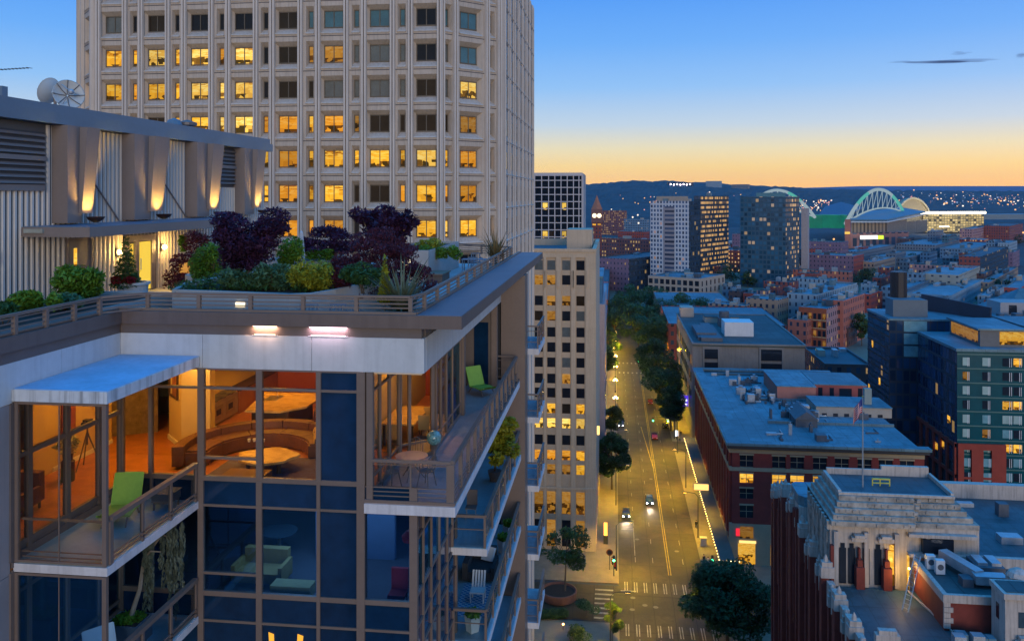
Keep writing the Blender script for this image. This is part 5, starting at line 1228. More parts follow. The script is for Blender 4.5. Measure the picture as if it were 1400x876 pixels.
# countless far lights on the slopes and in the low city
q = MB(); rl = random.Random(9)
def dot(px, py, t, s, m):
    p = P(px, py, t=t); q.box(p[0]-s, p[1]-s, p[2]-s, p[0]+s, p[1]+s, p[2]+s, m)
for k in range(210):
    px = 1225+rl.random()**.8*195; py = 263+rl.gauss(0,1)*3+ (px-1225)*.03+rl.random()*15; t = 2300+rl.random()*300
    dot(px, py, min(t, 1880) if py > 274 else t, .3+rl.random()**2*1.2, rl.choice((0,1,1,2,3)))
for k in range(60): dot(1090+rl.random()*50, 272+rl.random()*16, 1850, .5+rl.random()*.8, rl.choice((0,1,2)))
for k in range(40): dot(830+rl.random()*190, 262+rl.random()*26, 1880, .4+rl.random()*.8, rl.choice((0,1,2)))
tag(q.build('city_lights', [E('far_white',(1,.85,.7),1.5), E('far_warm',(1,.5,.18),1.6), E('far_pink',(1,.42,.36),1.1), E('far_blue',(.5,.65,1),.7)]), 'countless tiny lamps scattered over the far slopes', None, None, 'stuff')
# lamps of the low city
for k, (px, py, h_, col) in enumerate(((1057,386,10,1),(1399,318,16,1),(1300,332,12,0),(1085,326,16,1),(1128,333,14,1),(1107,331,14,1),(1231,397,16,0),(1140,327,16,1),(865,297,30,0),(872,294,30,0),(873,305,30,0))):
    t = (H-h_)*F/(py-268); p = P(px,py,t=t); o = thing('lamp_mast', (p[0],p[1],0), ('lamp mast with amber light','lamp mast with white light')[col==0]+' '+('on the dark red wall','at the frame edge by the maroon hall','before the glowing orange shed','below the teal tower end pier','next to the stadium street building','at the teal tower corner','by the black chimney drum','near the stadium signs','over the low station, lower of a pair','over the low station, upper of a pair','over the low station roof edge')[k], 'street lamp')
    MB().tube([(p[0],p[1],0),(p[0],p[1],p[2]-.6)], .15, 6).build('pole', taupe_dk, o); MB().ball(p, .5+t/1500, 8, 6).build('lamp_head', bpy.data.materials['far_warm'] if col else bpy.data.materials['far_white'], o)

# thin dusk clouds far beyond the hills
cm_, nt, out = nodes('cloud_air'); va = N(nt, 'VolumeAbsorption'); va.inputs[0].default_value = (.45,.42,.5,1); va.inputs[1].default_value = .006; nt.links.new(va.outputs[0], out.inputs[1])
for i, (px, py, w_, h_) in enumerate(((1283,85,78,2.0),(1320,72,20,2.4),(1240,85,36,1.4),(1391,76,18,3.2),(1325,84.5,34,1.5))):
    q = MB(); rc_ = random.Random(i+3)
    for e_ in range(5):
        u_ = .28+.3*rc_.random(); t_ = 12500+e_*w_*8; c = P(px+rc_.uniform(-.55,.55)*w_, py+rc_.gauss(0,.35)*h_, t=t_); a = w_*u_*t_/F; b_ = h_*(.35+.5*rc_.random())*t_/F; n = 36; base = len(q.v)
        prof = [(.02,-1),(.35,-.9),(.7,-.55),(.92,-.2),(1,0),(.92,.25),(.7,.6),(.4,.85),(.02,1)]
        jit = [1+.25*sin(3*k)+.18*rc_.uniform(-1,1) for k in range(n)]
        for r_, z in prof:
            q.v += [(c[0]+a*r_*cos(2*pi*k/n), c[1]+min(a*.3,w_*2.5)*r_*sin(2*pi*k/n), c[2]+b_*z*jit[k]) for k in range(n)]
        for k2 in range(len(prof)-1):
            for k in range(n): q.f.append((base+k2*n+k, base+k2*n+(k+1)%n, base+(k2+1)*n+(k+1)%n, base+(k2+1)*n+k)); q.m.append(0); q.uv += [(0,0)]*4
        q.f.append(tuple(base+k for k in reversed(range(n)))); q.m.append(0); q.uv += [(0,0)]*n; q.f.append(tuple(base+(len(prof)-1)*n+k for k in range(n))); q.m.append(0); q.uv += [(0,0)]*n
    tag(q.build('cloud', cm_, None, True), 'thin grey dusk cloud low over the stadium', None, None, 'structure')

hz_, nt, out = nodes('dusk_air'); pv = N(nt, 'VolumePrincipled'); pv.inputs['Color'].default_value = (.62,.74,.95,1); pv.inputs['Density'].default_value = .000024; pv.inputs['Anisotropy'].default_value = .3; nt.links.new(pv.outputs[0], out.inputs[1])
tag(MB().box(-13000,-700,-3,14000,11500,330).build('haze', hz_), 'thin blue dusk air over the city', None, None, 'stuff')
# ================================================================ trees and planting
def crown_mb(n, clumps, size, rr, droop=0., aspect=1.8, flat=.55, spread=.8):
    """leaf-sized faces scattered through clumps [(x, y, z, rx, ry, rz)]"""
    q = MB(); wt = [c[3]*c[4]*c[5] for c in clumps]; tot = sum(wt)
    for c, w_ in zip(clumps, wt):
        for k in range(max(3, int(n*w_/tot))):
            while True:
                a, b_, d = rr.uniform(-1,1), rr.uniform(-1,1), rr.uniform(-1,1); r2 = a*a+b_*b_+d*d
                if .12 < r2 < 1 and rr.random() < .35+.65*r2: break
            x, y, z = c[0]+a*c[3], c[1]+b_*c[4], c[2]+d*c[5]
            s = size*(.45+1.1*rr.random()**1.5); th = rr.random()*2*pi
            ux, uy = cos(th), sin(th); tl = rr.gauss(0, flat)-droop
            u = (ux*cos(tl)*s*aspect/2, uy*cos(tl)*s*aspect/2, sin(tl)*s*aspect/2); ro = rr.gauss(0, flat)
            v = (-uy*cos(ro)*s/2, ux*cos(ro)*s/2, sin(ro)*s/2)
            q.face([(x-u[0],y-u[1],z-u[2]),(x+v[0]*.8,y+v[1]*.8,z+v[2]*.8),(x+u[0],y+u[1],z+u[2]),(x-v[0]*.8,y-v[1]*.8,z-v[2]*.8)], uv=[(0,0)]*4)
    return q
bark = M('bark', (.10,.075,.055), .9, .3, 2)
bark_l = M('pale_bark', (.22,.19,.15), .9, .3, 3)
def tree(name, loc, h, rad, base, nleaf, leaf, mat, label, seed, trunk_r=.22, nclump=26, lean=(0,0), cat='tree', group=None, gap=1.0, branch=True, mbark=None, droop=0.):
    rr = random.Random(seed); o = thing(name, loc, label, cat, group); X, Y, Z = loc
    cl = []; ch = (h-base)/2; cz = base+ch
    for k in range(nclump):
        while True:
            a, b_, d = rr.uniform(-1,1), rr.uniform(-1,1), rr.uniform(-1,1); r2 = a*a+b_*b_+d*d
            if .2 < r2 < 1.15: break
        tp = 1-.35*max(0,d)
        s = rad*(.13+.27*rr.random()**1.3)*gap
        cl.append((X+lean[0]*(cz+d*ch)/h+a*rad*.82*tp, Y+lean[1]*(cz+d*ch)/h+b_*rad*.82*tp, Z+cz+d*ch*.85, s, s, s*.75))
    crown_mb(nleaf, cl, leaf, rr, droop).build('crown', mat, o)
    t = MB(); t.tube([(X,Y,Z-.05),(X+lean[0]*.2,Y+lean[1]*.2,Z+base*.6),(X+lean[0]*.5,Y+lean[1]*.5,Z+cz)], [trunk_r,trunk_r*.8,trunk_r*.4], 8)
    if branch:
        for c in cl[::2]:
            s0 = .45+.4*rr.random(); b0 = (X+lean[0]*.4*s0, Y+lean[1]*.4*s0, Z+(base*.5+(cz-base*.5)*s0)); m_ = ((b0[0]+c[0])/2, (b0[1]+c[1])/2, (b0[2]+c[2])/2+.08*rad)
            t.tube([b0, m_, c[:3]], [trunk_r*.42, trunk_r*.28, trunk_r*.1], 5, cap=False)
    t.build('trunk', mbark or bark, o); return o
leaf_dk = leafmat('street_leaf', (.020,.052,.022), (.055,.115,.038), .5)
leaf_md = leafmat('street_leaf_fresh', (.03,.06,.018), (.085,.13,.03), .6)
leaf_far = leafmat('park_leaf', (.03,.07,.026), (.085,.15,.045), .25)
leaf_olive = leafmat('olive_leaf', (.04,.06,.022), (.10,.115,.035), .3)
tree('broad_tree', (17.3,134.5,.14), 13.2, 7.3, 2.2, 17000, .40, leaf_dk, 'broad dark tree on the street corner in front of the stepped building', 1, .38, 74)
tree('corner_tree', (-8.6,149,.9), 11.2, 5.6, 5.2, 2600, .36, leaf_md, 'open crowned tree leaning out of the round brick planter', 2, .16, 22, (.6,-.5), gap=.8)
tree('young_tree', (-.3,134,.14), 6.6, 1.9, 2.4, 1500, .30, leaf_md, 'slim young tree at the near crosswalk corner', 3, .09, 12)
tree('street_tree', (1.0-1.6,205,.14), 13.8, 4.7, 3.2, 12000, .38, leaf_dk, 'dense round street tree by the beige tower', 4, .26, 60)
tree('street_tree', (-.9,243,.14), 11, 3.8, 3.2, 5500, .38, leaf_md, 'smaller lamp lit street tree behind the dense round one', 5, .2, 36)
lb = ['tall dark avenue tree nearest the concrete block','avenue tree beside the concrete block, second along the kerb','avenue tree next to the concrete block roof, third along the kerb','bushy avenue tree over the second crossing','avenue tree just past the second crossing','avenue tree behind the far end of the concrete block','wide tree in front of the tan corner building','tree under the tan corner building windows']
for i, (x, y, h, r) in enumerate(((16.6,258,13,4.6),(16.2,273,16.5,6.2),(15.5,292,18,7.2),(14.8,314,18.5,7.6),(15.5,362,20,8),(17.5,385,19,8),(28,432,19,11),(46,440,18,10))):
    tree('avenue_tree', (x,y,.14), h, r, h*.2, 7500, .52, leaf_dk if i < 4 else leaf_far, lb[i], 20+i, .3, 48, group='trees along the avenue')
lb = ['dark tree across the avenue from the second crossing','tree in the left row, further down the lamp lit avenue','tree ending the left row by the brick street block','round tree on the far side of the purple brown building','tree between purple brown building and tan corner building','tree whose crown closes over the avenue beyond the second crossing','second crown closing over the avenue, farther on','tree in the left row just before the second crossing','tall tree behind the wide one at the second crossing','wide tree hiding the lower floors of the tan corner building']
for i, (x, y, h, r) in enumerate(((-3,372,15,7),(0,400,17,8),(3,440,19,10),(9,500,18,12),(24,505,18,12),(11,395,17,7.5),(12,430,18,9),(-4,330,13,5),(21,375,18,8),(36,452,19,11))):
    tree('avenue_tree', (x,y,.14), h, r, h*.2, 4200, .7, leaf_far, lb[i], 40+i, .3, 40, group='trees along the avenue')
for i, (px, py, hh, r, m, lb) in enumerate(((1000,368,15,13,leaf_far,'spreading green tree below the red brick building with glowing windows'),(1040,362,15,10,leaf_far,'rounded green tree at the corner of the glowing brick building'),(1022,377,12,8,leaf_far,'small green tree between the two spreading ones'),(1185,372,14,12,leaf_olive,'broad olive tree behind the black chimney drum'),(1160,381,11,9,leaf_olive,'low olive tree before the salmon row'),(1178,432,16,5.5,leaf_md,'green tree tucked beside the dark glass block'),(1240,352,13,12,leaf_dk,'dark tree between ochre building and long rose building'),(1355,385,12,7,leaf_dk,'dark tree in front of the dark office, near the olive building'),(1380,388,12,7,leaf_dk,'dark tree in front of the dark office, beside the red low building'),(1215,352,12,9,leaf_dk,'dark low tree beside the broad shed'),(1390,325,16,12,leaf_olive,'olive tree beside the maroon hall'),(1345,405,9,4,leaf_md,'little tree by the low white terrace'),(1074,362,10,11,leaf_dk,'dark green tree at the foot of the teal tower'),(1100,390,9,6,leaf_olive,'low olive tree by the dark red building'))):
    t = (H-hh)*F/(py-6-268) if py < 700 else 176; p = P(px, 268, t=t)
    tree('park_tree', (p[0],p[1],0 if py < 700 else 26), hh, r, hh*.15, 1500, .9 if py < 700 else .4, m, lb, 60+i, .3, 22, group='trees of the low city')
# planter with hedge on the corner
pl = thing('brick_planter', (-10.3,147,.14), 'round brick planter holding the open crowned tree', 'planter')
MB().lathe(-9.6,148.6,[(3.0,.14),(3.15,1.5),(2.9,1.55),(2.8,1.2)],24,0,False).build('wall', M('planter_brick',(.20,.09,.06),.85,.2,.8,pos=True), pl); MB().lathe(-9.6,148.6,[(.01,1.18),(2.82,1.18)],24,0,False).build('soil', M('soil',(.03,.025,.02),.95), pl)
rr = random.Random(8)
hd = thing('low_hedge', (-11,140,.14), 'clipped dark hedge in front of the round brick planter', 'hedge'); crown_mb(2600, [(-12+.9*k,141+.2*k,.8,.9,1.0,.8) for k in range(5)], .22, rr).build('foliage', leaf_dk, hd)
for i, (x, y, s, lb) in enumerate(((-4.6,142.5,1.5,'low shrub on the pavement beside the planter'),(-6.6,135.5,1.9,'spreading shrub near the small glowing bollard'))):
    o = thing('pavement_shrub', (x,y,.14), lb, 'shrub'); crown_mb(1200, [(x+rr.gauss(0,.6*s),y+rr.gauss(0,.6*s),.8+rr.random()*1.4,.7*s,.7*s,.7) for k in range(6)], .22, rr).build('foliage', leaf_md if i else leaf_dk, o); MB().tube([(x,y,.1),(x,y,1.2)],.06,5).build('stem', bark, o)
o = thing('light_bollard', (-8.2,137.7,.14), 'small bollard with a glowing amber top', 'bollard'); MB().lathe(-8.2,137.7,[(.1,.14),(.1,.9)],10).build('post', taupe_dk, o); MB().ball((-8.2,137.7,1.0),.16,8,6).build('lamp_head', E('bollard_glow',(1,.45,.12),14), o); lamp('bollard_light','POINT',(-8.2,137.7,1.4),30,(1,.5,.15),.1)

# ================================================================ street lamps, signals, signs
iron = M('cast_iron', (.03,.035,.032), .5, .2, 2)
globe = E('lamp_globe', (1,.60,.22), 24)
LAMPC = (1.0,.62,.0)
lb = ['nearest of the globe lamps, at the far edge of the smaller street tree','globe lamp before the second crossing','globe lamp at the second crossing','globe lamp just past the second crossing','globe lamp past the crossing, before the trees close in','globe lamp under the left row of trees','farthest globe lamp down the avenue']
def globe_lamp(x, y, label, en=6500):
    o = thing('globe_lamp', (x,y,.14), label, 'street lamp', 'globe lamps along the avenue')
    q = MB(); q.lathe(x,y,[(.22,.14),(.2,.6),(.09,.8),(.07,4.2),(.1,4.3)],10); q.build('post', iron, o)
    q = MB(); q.bar((x-.55,y,4.15),(x+.55,y,4.15),.06); q.bar((x,y-.4,4.15),(x,y+.4,4.15),.06); q.build('arm', iron, o)
    for dx, dy, dz in ((-.55,0,4.4),(.55,0,4.4),(0,0,4.8)): MB().ball((x+dx,y+dy,dz),.27,10,7).build('globe', globe, o)
    lamp('globe_light','POINT',(x+.3,y,5.1),en,LAMPC,.3)
for i, y in enumerate((279.5,306.3,331.3,352.6,371.4,390,415)): globe_lamp(.35, y, lb[i])
lb = ['globe lamp beside the brick block near the blue sign','globe lamp by the concrete block','second globe lamp by the concrete block, under avenue trees','globe lamp across the second crossing, under trees']
for i, y in enumerate((262,285,318,368)): globe_lamp(17.0, y, lb[i])
def mast_lamp(x, y, s, label, en):
    o = thing('street_lamp', (x,y,.14), label, 'street lamp', 'tall street lamps')
    MB().tube([(x,y,.14),(x,y,8.5),(x+s*.6,y,9.2),(x+s*2.4,y,9.4)],[.12,.09,.06,.05],8).build('pole', iron, o)
    MB().box(x+s*2.2,y-.18,9.28,x+s*3.1,y+.18,9.46).build('lamp_head', iron, o); MB().box(x+s*2.3,y-.14,9.25,x+s*3.0,y+.14,9.279).build('lens', E('lens_glow',(1,.7,.25),12) if 'lens_glow' not in bpy.data.materials else bpy.data.materials['lens_glow'], o)
    lamp('street_light','SPOT',(x+s*2.65,y,9.2),en,LAMPC,.3,(0,0,0),spot=150)
for i, (x, y, s, lb) in enumerate(((.35,160.6,1,'tall street lamp at the crosswalk corner by the round sign'),(.35,194.5,1,'tall street lamp beside the dense round tree'),(.35,224,1,'tall street lamp between the two left street trees'),(17.0,178,-1,'tall street lamp by the white utility box'),(17.0,208,-1,'tall street lamp along the lit canopy, before the hanging sign'),(17.0,236,-1,'tall street lamp at the far end of the lit canopy'),(17.0,140,-1,'tall street lamp behind the broad dark tree'),(-.6,132,1,'tall street lamp near the slim young tree'))): mast_lamp(x, y, s, lb, 17000 if i < 6 else 12000)
sig_body = M('signal_housing', (.02,.02,.02), .5)
green = E('green_lens', (.05,1,.35), 14); dark_l = M('unlit_lens', (.03,.01,.01), .3)
def signal(x, y, label, lit=True, arm=None):
    o = thing('traffic_signal', (x,y,.14), label, 'traffic light', 'traffic lights')
    if arm: MB().tube([(x,y,.14),(x,y,6.0),(x+arm,y,6.2)],[.12,.1,.06],8).build('pole', iron, o); hx, hz_ = x+arm, 5.5
    else: MB().tube([(x,y,.14),(x,y,3.0)],.07,8).build('pole', iron, o); hx, hz_ = x, 3.4
    MB().box(hx-.2,y-.15,hz_-.55,hx+.2,y+.15,hz_+.55).build('housing', sig_body, o)
    for k in range(3):
        MB().ball((hx,y-.16,hz_+.34-.34*k),.13 if not (k == 2 and lit) else .2,8,5).build('lens', green if (k == 2 and lit) else dark_l, o)
signal(-.1,158.2,'traffic light glowing green by the round sign'); signal(17.9,160.4,'traffic light glowing green beneath the canopy corner'); signal(-.5,139.6,'dark backed traffic light at the near crosswalk',False); signal(.1,139.6,'second dark backed traffic light at the near crosswalk',False)
signal(17.2,249.8,'green traffic light on a short arm by the concrete block',True,-1.9); signal(17.2,249.9,'green traffic light on a long arm over the middle of the road',True,-6.1); signal(9.4+7.6,338,'green traffic light hung over the second crossing',True,-7.6)
o = thing('round_sign', (-.9,160.8,.14), 'round orange and dark sign on a post by the crosswalk', 'sign'); MB().tube([(-.9,160.8,.14),(-.9,160.8,3.2)],.05,6).build('post', iron, o); q = MB().lathe(0,0,[(.01,0),(.62,0),(.62,.1),(.01,.1)],20).build('disc', M('sign_orange',(.3,.10,.03),.5), o); q.matrix_local = __import__('mathutils').Matrix.Translation((0,-.1,3.3)) @ __import__('mathutils').Matrix.Rotation(pi/2,4,'X')
q = MB().lathe(0,0,[(.01,0),(.4,0)],16,0,False).build('sign_face', M('sign_dark',(.05,.04,.035),.5), o); q.matrix_local = __import__('mathutils').Matrix.Translation((0,-.21,3.3)) @ __import__('mathutils').Matrix.Rotation(pi/2,4,'X')
o = thing('lit_banner_sign', (-1.8,172.5,.14), 'tall glowing orange sign standing on the pavement by the beige tower', 'sign'); MB().box(-2.1,172.4,1.9,-1.4,172.7,4.4).build('lit_face', E('orange_sign_glow',(1,.42,.06),3.2), o); MB().box(-2.2,172.45,.14,-1.3,172.75,1.88).build('plinth', iron, o); lamp('sign_light','POINT',(-1.2,171.6,3.2),260,(1,.5,.12),.4)
o = thing('blue_sign', (21,258.7,8), 'violet blue lit sign box projecting from the concrete block', 'sign'); MB().box(19.4,258.6,7.4,21.9,258.9,10.6).build('box', E('violet_glow',(.09,.04,.75),1.0), o); MB().box(19.7,258.54,8.9,21.5,258.58,9.5).build('lit_bar', E('white_bar_glow',(.8,.8,1),2), o); MB().box(20.3,258.54,7.9,21.5,258.58,8.2).build('lit_bar', bpy.data.materials['white_bar_glow'], o)
o = thing('utility_box', (17.7,174.2,.14), 'white utility box on the pavement beside the lit canopy', 'utility box'); MB().box(17.1,173.8,.14,18.3,174.6,1.7).build('cabinet', M('white_cabinet',(.6,.58,.52),.5), o); MB().box(17.0,173.7,1.701,18.4,174.7,1.78).build('lid', M('cabinet_lid',(.5,.48,.44),.5), o)
o = thing('newspaper_box', (.2,161.6,.14), 'red newspaper box at the crosswalk corner', 'newspaper box'); MB().box(-.15,161.3,.5,.4,161.8,1.5).build('box', M('red_box',(.45,.03,.02),.4), o); MB().box(-.05,161.4,.14,.3,161.7,.499).build('stand', iron, o)
o = thing('bus_stop_sign', (17.8,249.4,.14), 'white lit bus stop panel near the far crossing', 'sign'); MB().box(17.4,249.3,1.0,18.2,249.5,2.6).build('panel', E('panel_glow',(.8,.85,1),2.2), o); MB().box(17.7,249.32,.14,17.9,249.48,.99).build('post', iron, o)
lamp('shop_glow','AREA',(22.0,300,3.4),500,(1,.5,.15),60,(0,R(-90),0),3); lamp('shop_glow','AREA',(-3.3,300,3.4),450,(1,.45,.15),60,(0,R(90),0),3)
lamp('corner_glow','AREA',(-3.4,172,3.6),240,(1,.52,.14),12,(0,R(60),0),3)

# ================================================================ cars
tyre = M('tyre', (.015,.015,.016), .8); rim_m = M('rim', (.35,.35,.36), .3, metal=.9)
headl = E('headlight', (1,.93,.95), 30); taill = E('taillight', (1,.03,.02), 9); tail_off = M('tail_lens', (.25,.01,.01), .3)
def car(loc, rz, paint, label, front, suv=False):
    o = thing('car', (0,0,0), label, 'car', 'cars on the avenue')
    hgt = 1.62 if suv else 1.42
    pr = [(-2.2,.45),(-2.25,.75),(-2.1,.98),(-1.35,1.02),(-.75,hgt),(.95,hgt-.02),(1.75,1.08),(2.2,1.0),(2.25,.6),(2.2,.35),(-2.1,.35)]
    q = MB()
    def sec(w_, f=1): return [(x, w_*(.78 if z > 1.2 else 1)*(.93 if abs(x) > 2 else 1), z) for x, z in pr]
    L, Rr = sec(-.86), sec(.86); n = len(pr)
    for i in range(n): q.face([(L[i][1],L[i][0],L[i][2]),(L[(i+1)%n][1],L[(i+1)%n][0],L[(i+1)%n][2]),(Rr[(i+1)%n][1],Rr[(i+1)%n][0],Rr[(i+1)%n][2]),(Rr[i][1],Rr[i][0],Rr[i][2])])
    q.face([(p[1],p[0],p[2]) for p in L][::-1]); q.face([(p[1],p[0],p[2]) for p in Rr])
    q.build('body', paint, o)
    g = MB(); g.face([(-.62,-1.22,1.08),(.62,-1.22,1.08),(.56,-.82,hgt-.05),(-.56,-.82,hgt-.05)]).build('windscreen', win_d, o)
    MB().face([(.66,1.62,1.16),(-.66,1.62,1.16),(-.6,1.08,hgt-.07),(.6,1.08,hgt-.07)]).build('rear_window', win_d, o)
    for s in (-1,1): MB().face([(s*.875,-1.1,1.06),(s*.875,1.5,1.08),(s*.70,.9,hgt-.08),(s*.70,-.68,hgt-.08)]).build('side_window', win_d, o)
    for x in (-.8,.8):
        for y in (-1.4,1.4):
            w_ = MB().tube([(x-.11,y,.33),(x+.11,y,.33)],.33,14).build('wheel', tyre, o); MB().tube([(x-.115,y,.33),(x+.115,y,.33)],.2,10).build('rim', rim_m, w_)
    for s in (-1,1):
        MB().ball((s*.6,-2.24,.72),.13,8,5).build('headlight', headl if front else M('headlight_off',(.5,.5,.5),.2) if 'headlight_off' not in bpy.data.materials else bpy.data.materials['headlight_off'], o)
        MB().box(s*.6-.16,2.2,.72,s*.6+.16,2.27,.86).build('tail_light', tail_off if front else taill, o)
    o.location = loc; o.rotation_euler = (0,0,rz); return o
def paint(n, c): return M(n, c, .25, .05, 1, spec=.6)
car((7.93,197.2,.005),0,paint('dark_paint',(.03,.05,.07)),'dark car with bright white headlights in the middle of the avenue',True,True)
car((2.55,188.6,.005),0,paint('navy_paint',(.02,.03,.06)),'navy car with headlights on in the kerb lane',True)
car((11.5,249.6,.005),0,paint('red_paint',(.25,.02,.02)),'red car with glowing tail lights before the traffic lights',False)
car((12.0,291.5,.005),0,paint('maroon_paint',(.12,.02,.02)),'maroon car with tail lights beneath the avenue trees',False)
car((15.3,262,.005),0,paint('black_paint',(.015,.015,.018)),'black car parked at the kerb past the traffic lights',False)
car((2.0,262,.005),0,paint('grey_paint',(.10,.10,.11)),'grey car parked beside the smaller street tree',True)
for (x, y) in ((7.93,194.6),(2.55,186)): lamp('headlight_beam','SPOT',(x,y,.75),1500,(1,.85,.6),.15,(R(82),0,R(180)),spot=70)

# ================================================================ people on the pavement
skin = M('skin', (.42,.26,.19), .6, .05)
def person(loc, rz, top, legs, hair, label, stride=.18, bag=False):
    o = thing('person', loc, label, 'person', None); X, Y, Z = loc
    def tf(p): c, s = cos(rz), sin(rz); return (X+p[0]*c-p[1]*s, Y+p[0]*s+p[1]*c, Z+p[2])
    me = bpy.data.meshes.new('body'); V = [(0,0,.95),(0,0,1.2),(0,-.01,1.42),(0,-.01,1.52),(0,-.02,1.64),(0,-.02,1.74)]+[p for s in (-1,1) for p in ((s*.1,0,.9),(s*.11,-s*stride*.6-.03,.5),(s*.11,-s*stride+.06,.09),(s*.11,-s*stride-.1,.04))]+[p for s in (-1,1) for p in ((s*.19,0,1.4),(s*.24,s*stride*.4,1.14),(s*.25,s*stride*.9-.05,.9),(s*.25,s*stride*.9-.08,.8))]
    Eg = [(0,1),(1,2),(2,3),(3,4),(4,5)]+[(0,6),(6,7),(7,8),(8,9),(0,10),(10,11),(11,12),(12,13)]+[(2,14),(14,15),(15,16),(16,17),(2,18),(18,19),(19,20),(20,21)]
    rad = [.14,.14,.13,.055,.10,.07]+[.1,.065,.045,.05]*2+[.07,.048,.036,.04]*2
    me.from_pydata([tf(p) for p in V], Eg, []); b_ = bpy.data.objects.new('body', me); COL.objects.link(b_)
    md = b_.modifiers.new('skin','SKIN'); b_.modifiers.new('sub','SUBSURF').levels = 1
    if not me.skin_vertices: me.attributes.new if False else None
    for i, r_ in enumerate(rad):
        if me.skin_vertices: me.skin_vertices[0].data[i].radius = (r_, r_*.85)
    b_.parent = o; b_.location = (-X,-Y,-Z); me.materials.append(skin)
    q = MB(); pts = [tf((0,0,z)) for z in (.88,1.0,1.25,1.42,1.47)]; q.tube(pts,[.2,.19,.2,.19,.09],12)
    for s in (-1,1): q.tube([tf((s*.17,0,1.4)),tf((s*.24,s*stride*.4,1.14)),tf((s*.25,s*stride*.9-.05,.9))],[.09,.07,.055],8)
    q.build('jacket', top, o)
    q = MB()
    for s in (-1,1): q.tube([tf((s*.09,0,.95)),tf((s*.11,-s*stride*.6-.03,.5)),tf((s*.11,-s*stride+.05,.1))],[.12,.09,.07],8)
    q.build('trousers', legs, o)
    MB().ball(tf((0,.015,1.68)),.115,10,7).build('hair', hair, o); return o
cloth = lambda n, c: M(n, c, .85, .15, 3)
hb = cloth('dark_hair',(.02,.015,.012)); jw, jb, jr, jg, tr = cloth('white_jacket',(.55,.53,.5)), cloth('black_coat',(.02,.02,.022)), cloth('red_jacket',(.35,.03,.03)), cloth('grey_jacket',(.2,.2,.2)), cloth('blue_jeans',(.04,.06,.12))
for loc, rz, a, b_, lb in (((16.9,165.6,.14),.4,jb,jb,'person in black standing at the corner under the canopy'),((17.6,164.6,.14),1.2,jw,tr,'person in a white top and jeans at the canopy corner'),((17.1,182.9,.14),0,jb,tr,'person in a black coat walking beside the lit canopy'),((-.4,162.4,.14),2.0,jr,jb,'person in a red jacket waiting next to the newspaper box'),((18.4,246.8,.14),.3,jg,jb,'person in grey by the lit bus stop panel'),((19.2,252.4,.14),2.6,jb,tr,'person in dark coat and jeans under the blue sign'),((-2.2,214,.14),.2,jg,tr,'person in grey jacket and jeans passing the dense round tree')): person(loc, rz, a, b_, hb, lb)
# ================================================================ rooftop house on the terrace
ph = thing('rooftop_house', (-23, 34, 65.85), 'ribbed metal rooftop house with uplit piers and a lit glass door on the terrace', 'rooftop house')
WX = -20.44
rib_a = M('pale_ribbed_metal', (.58,.53,.47), .5, .06, .6, spec=.5)
rib_b = M('ribbed_metal_recess', (.10,.095,.095), .55, .06, .6)  # shade between the ribs put into a darker copy of the metal
pier_m = M('grey_metal_panel', (.20,.165,.15), .5, .08, .6, spec=.5)
cap_m = M('blue_grey_roof_edge', (.10,.16,.22), .4, .12, .5, spec=.6)
MB().box(-29, 20, 65.85, WX-.10, 48.2, 72.6).build('wall', rib_b, ph)
def louvre(y0, y1, z0, z1):
    f = MB().box(WX-.09, y0, z0, WX-.02, y1, z1).build('louvre', M('louvre_dark',(.05,.05,.055),.6) if 'louvre_dark' not in bpy.data.materials else bpy.data.materials['louvre_dark'], ph)
    q = MB(); n = int((z1-z0)/.2)
    for k in range(n):
        z = z0+(k+.2)*(z1-z0)/n; q.face([(WX-.015,y0,z+.10),(WX-.015,y1,z+.10),(WX+.08,y1,z),(WX+.08,y0,z)]); q.face([(WX+.08,y0,z),(WX+.08,y1,z),(WX-.015,y1,z-.02),(WX-.015,y0,z-.02)])
    q.box(WX-.01, y0, (z0+z1)/2-.09, WX+.1, y1, (z0+z1)/2+.07); q.build('slat', pier_m, f)
louvre(20, 28.6, 70.4, 72.3); louvre(41.8, 44.2, 70.6, 72.5)
q = MB(); y = 20.1; skip = [(29.9,31.5,65.8,68.35),(33.6,36.1,65.8,68.2)]
while y < 48.2:
    zt = 72.58
    if 20 < y < 28.6: zt = 70.2
    if 41.7 < y < 44.3: zt = 70.45
    zb = 65.86
    for a, c, z0, z1 in skip:
        if a-.1 < y < c+.1: zb = z1+.05
    q.prism([(WX-.098,y),(WX-.02,y+.03),(WX-.02,y+.13),(WX-.098,y+.16)][::-1], zb, zt); y += .29
q.build('rib', rib_a, ph)
q = MB(); q.box(-29.2, 19.8, 72.62, WX+.35, 48.5, 73.05); q.box(-29.1, 19.9, 73.05, WX+.22, 48.4, 73.34); q.build('roof_edge', cap_m, ph)
MB().box(-28.8, 20.2, 73.34, WX-.1, 48.1, 73.38).build('roof', roofblue, ph)
q = MB(); q.box(WX-.08, 20, 70.18, WX+.03, 28.6, 70.4); q.build('girt', pier_m, ph)
warm_c = (1.0,.58,.16)
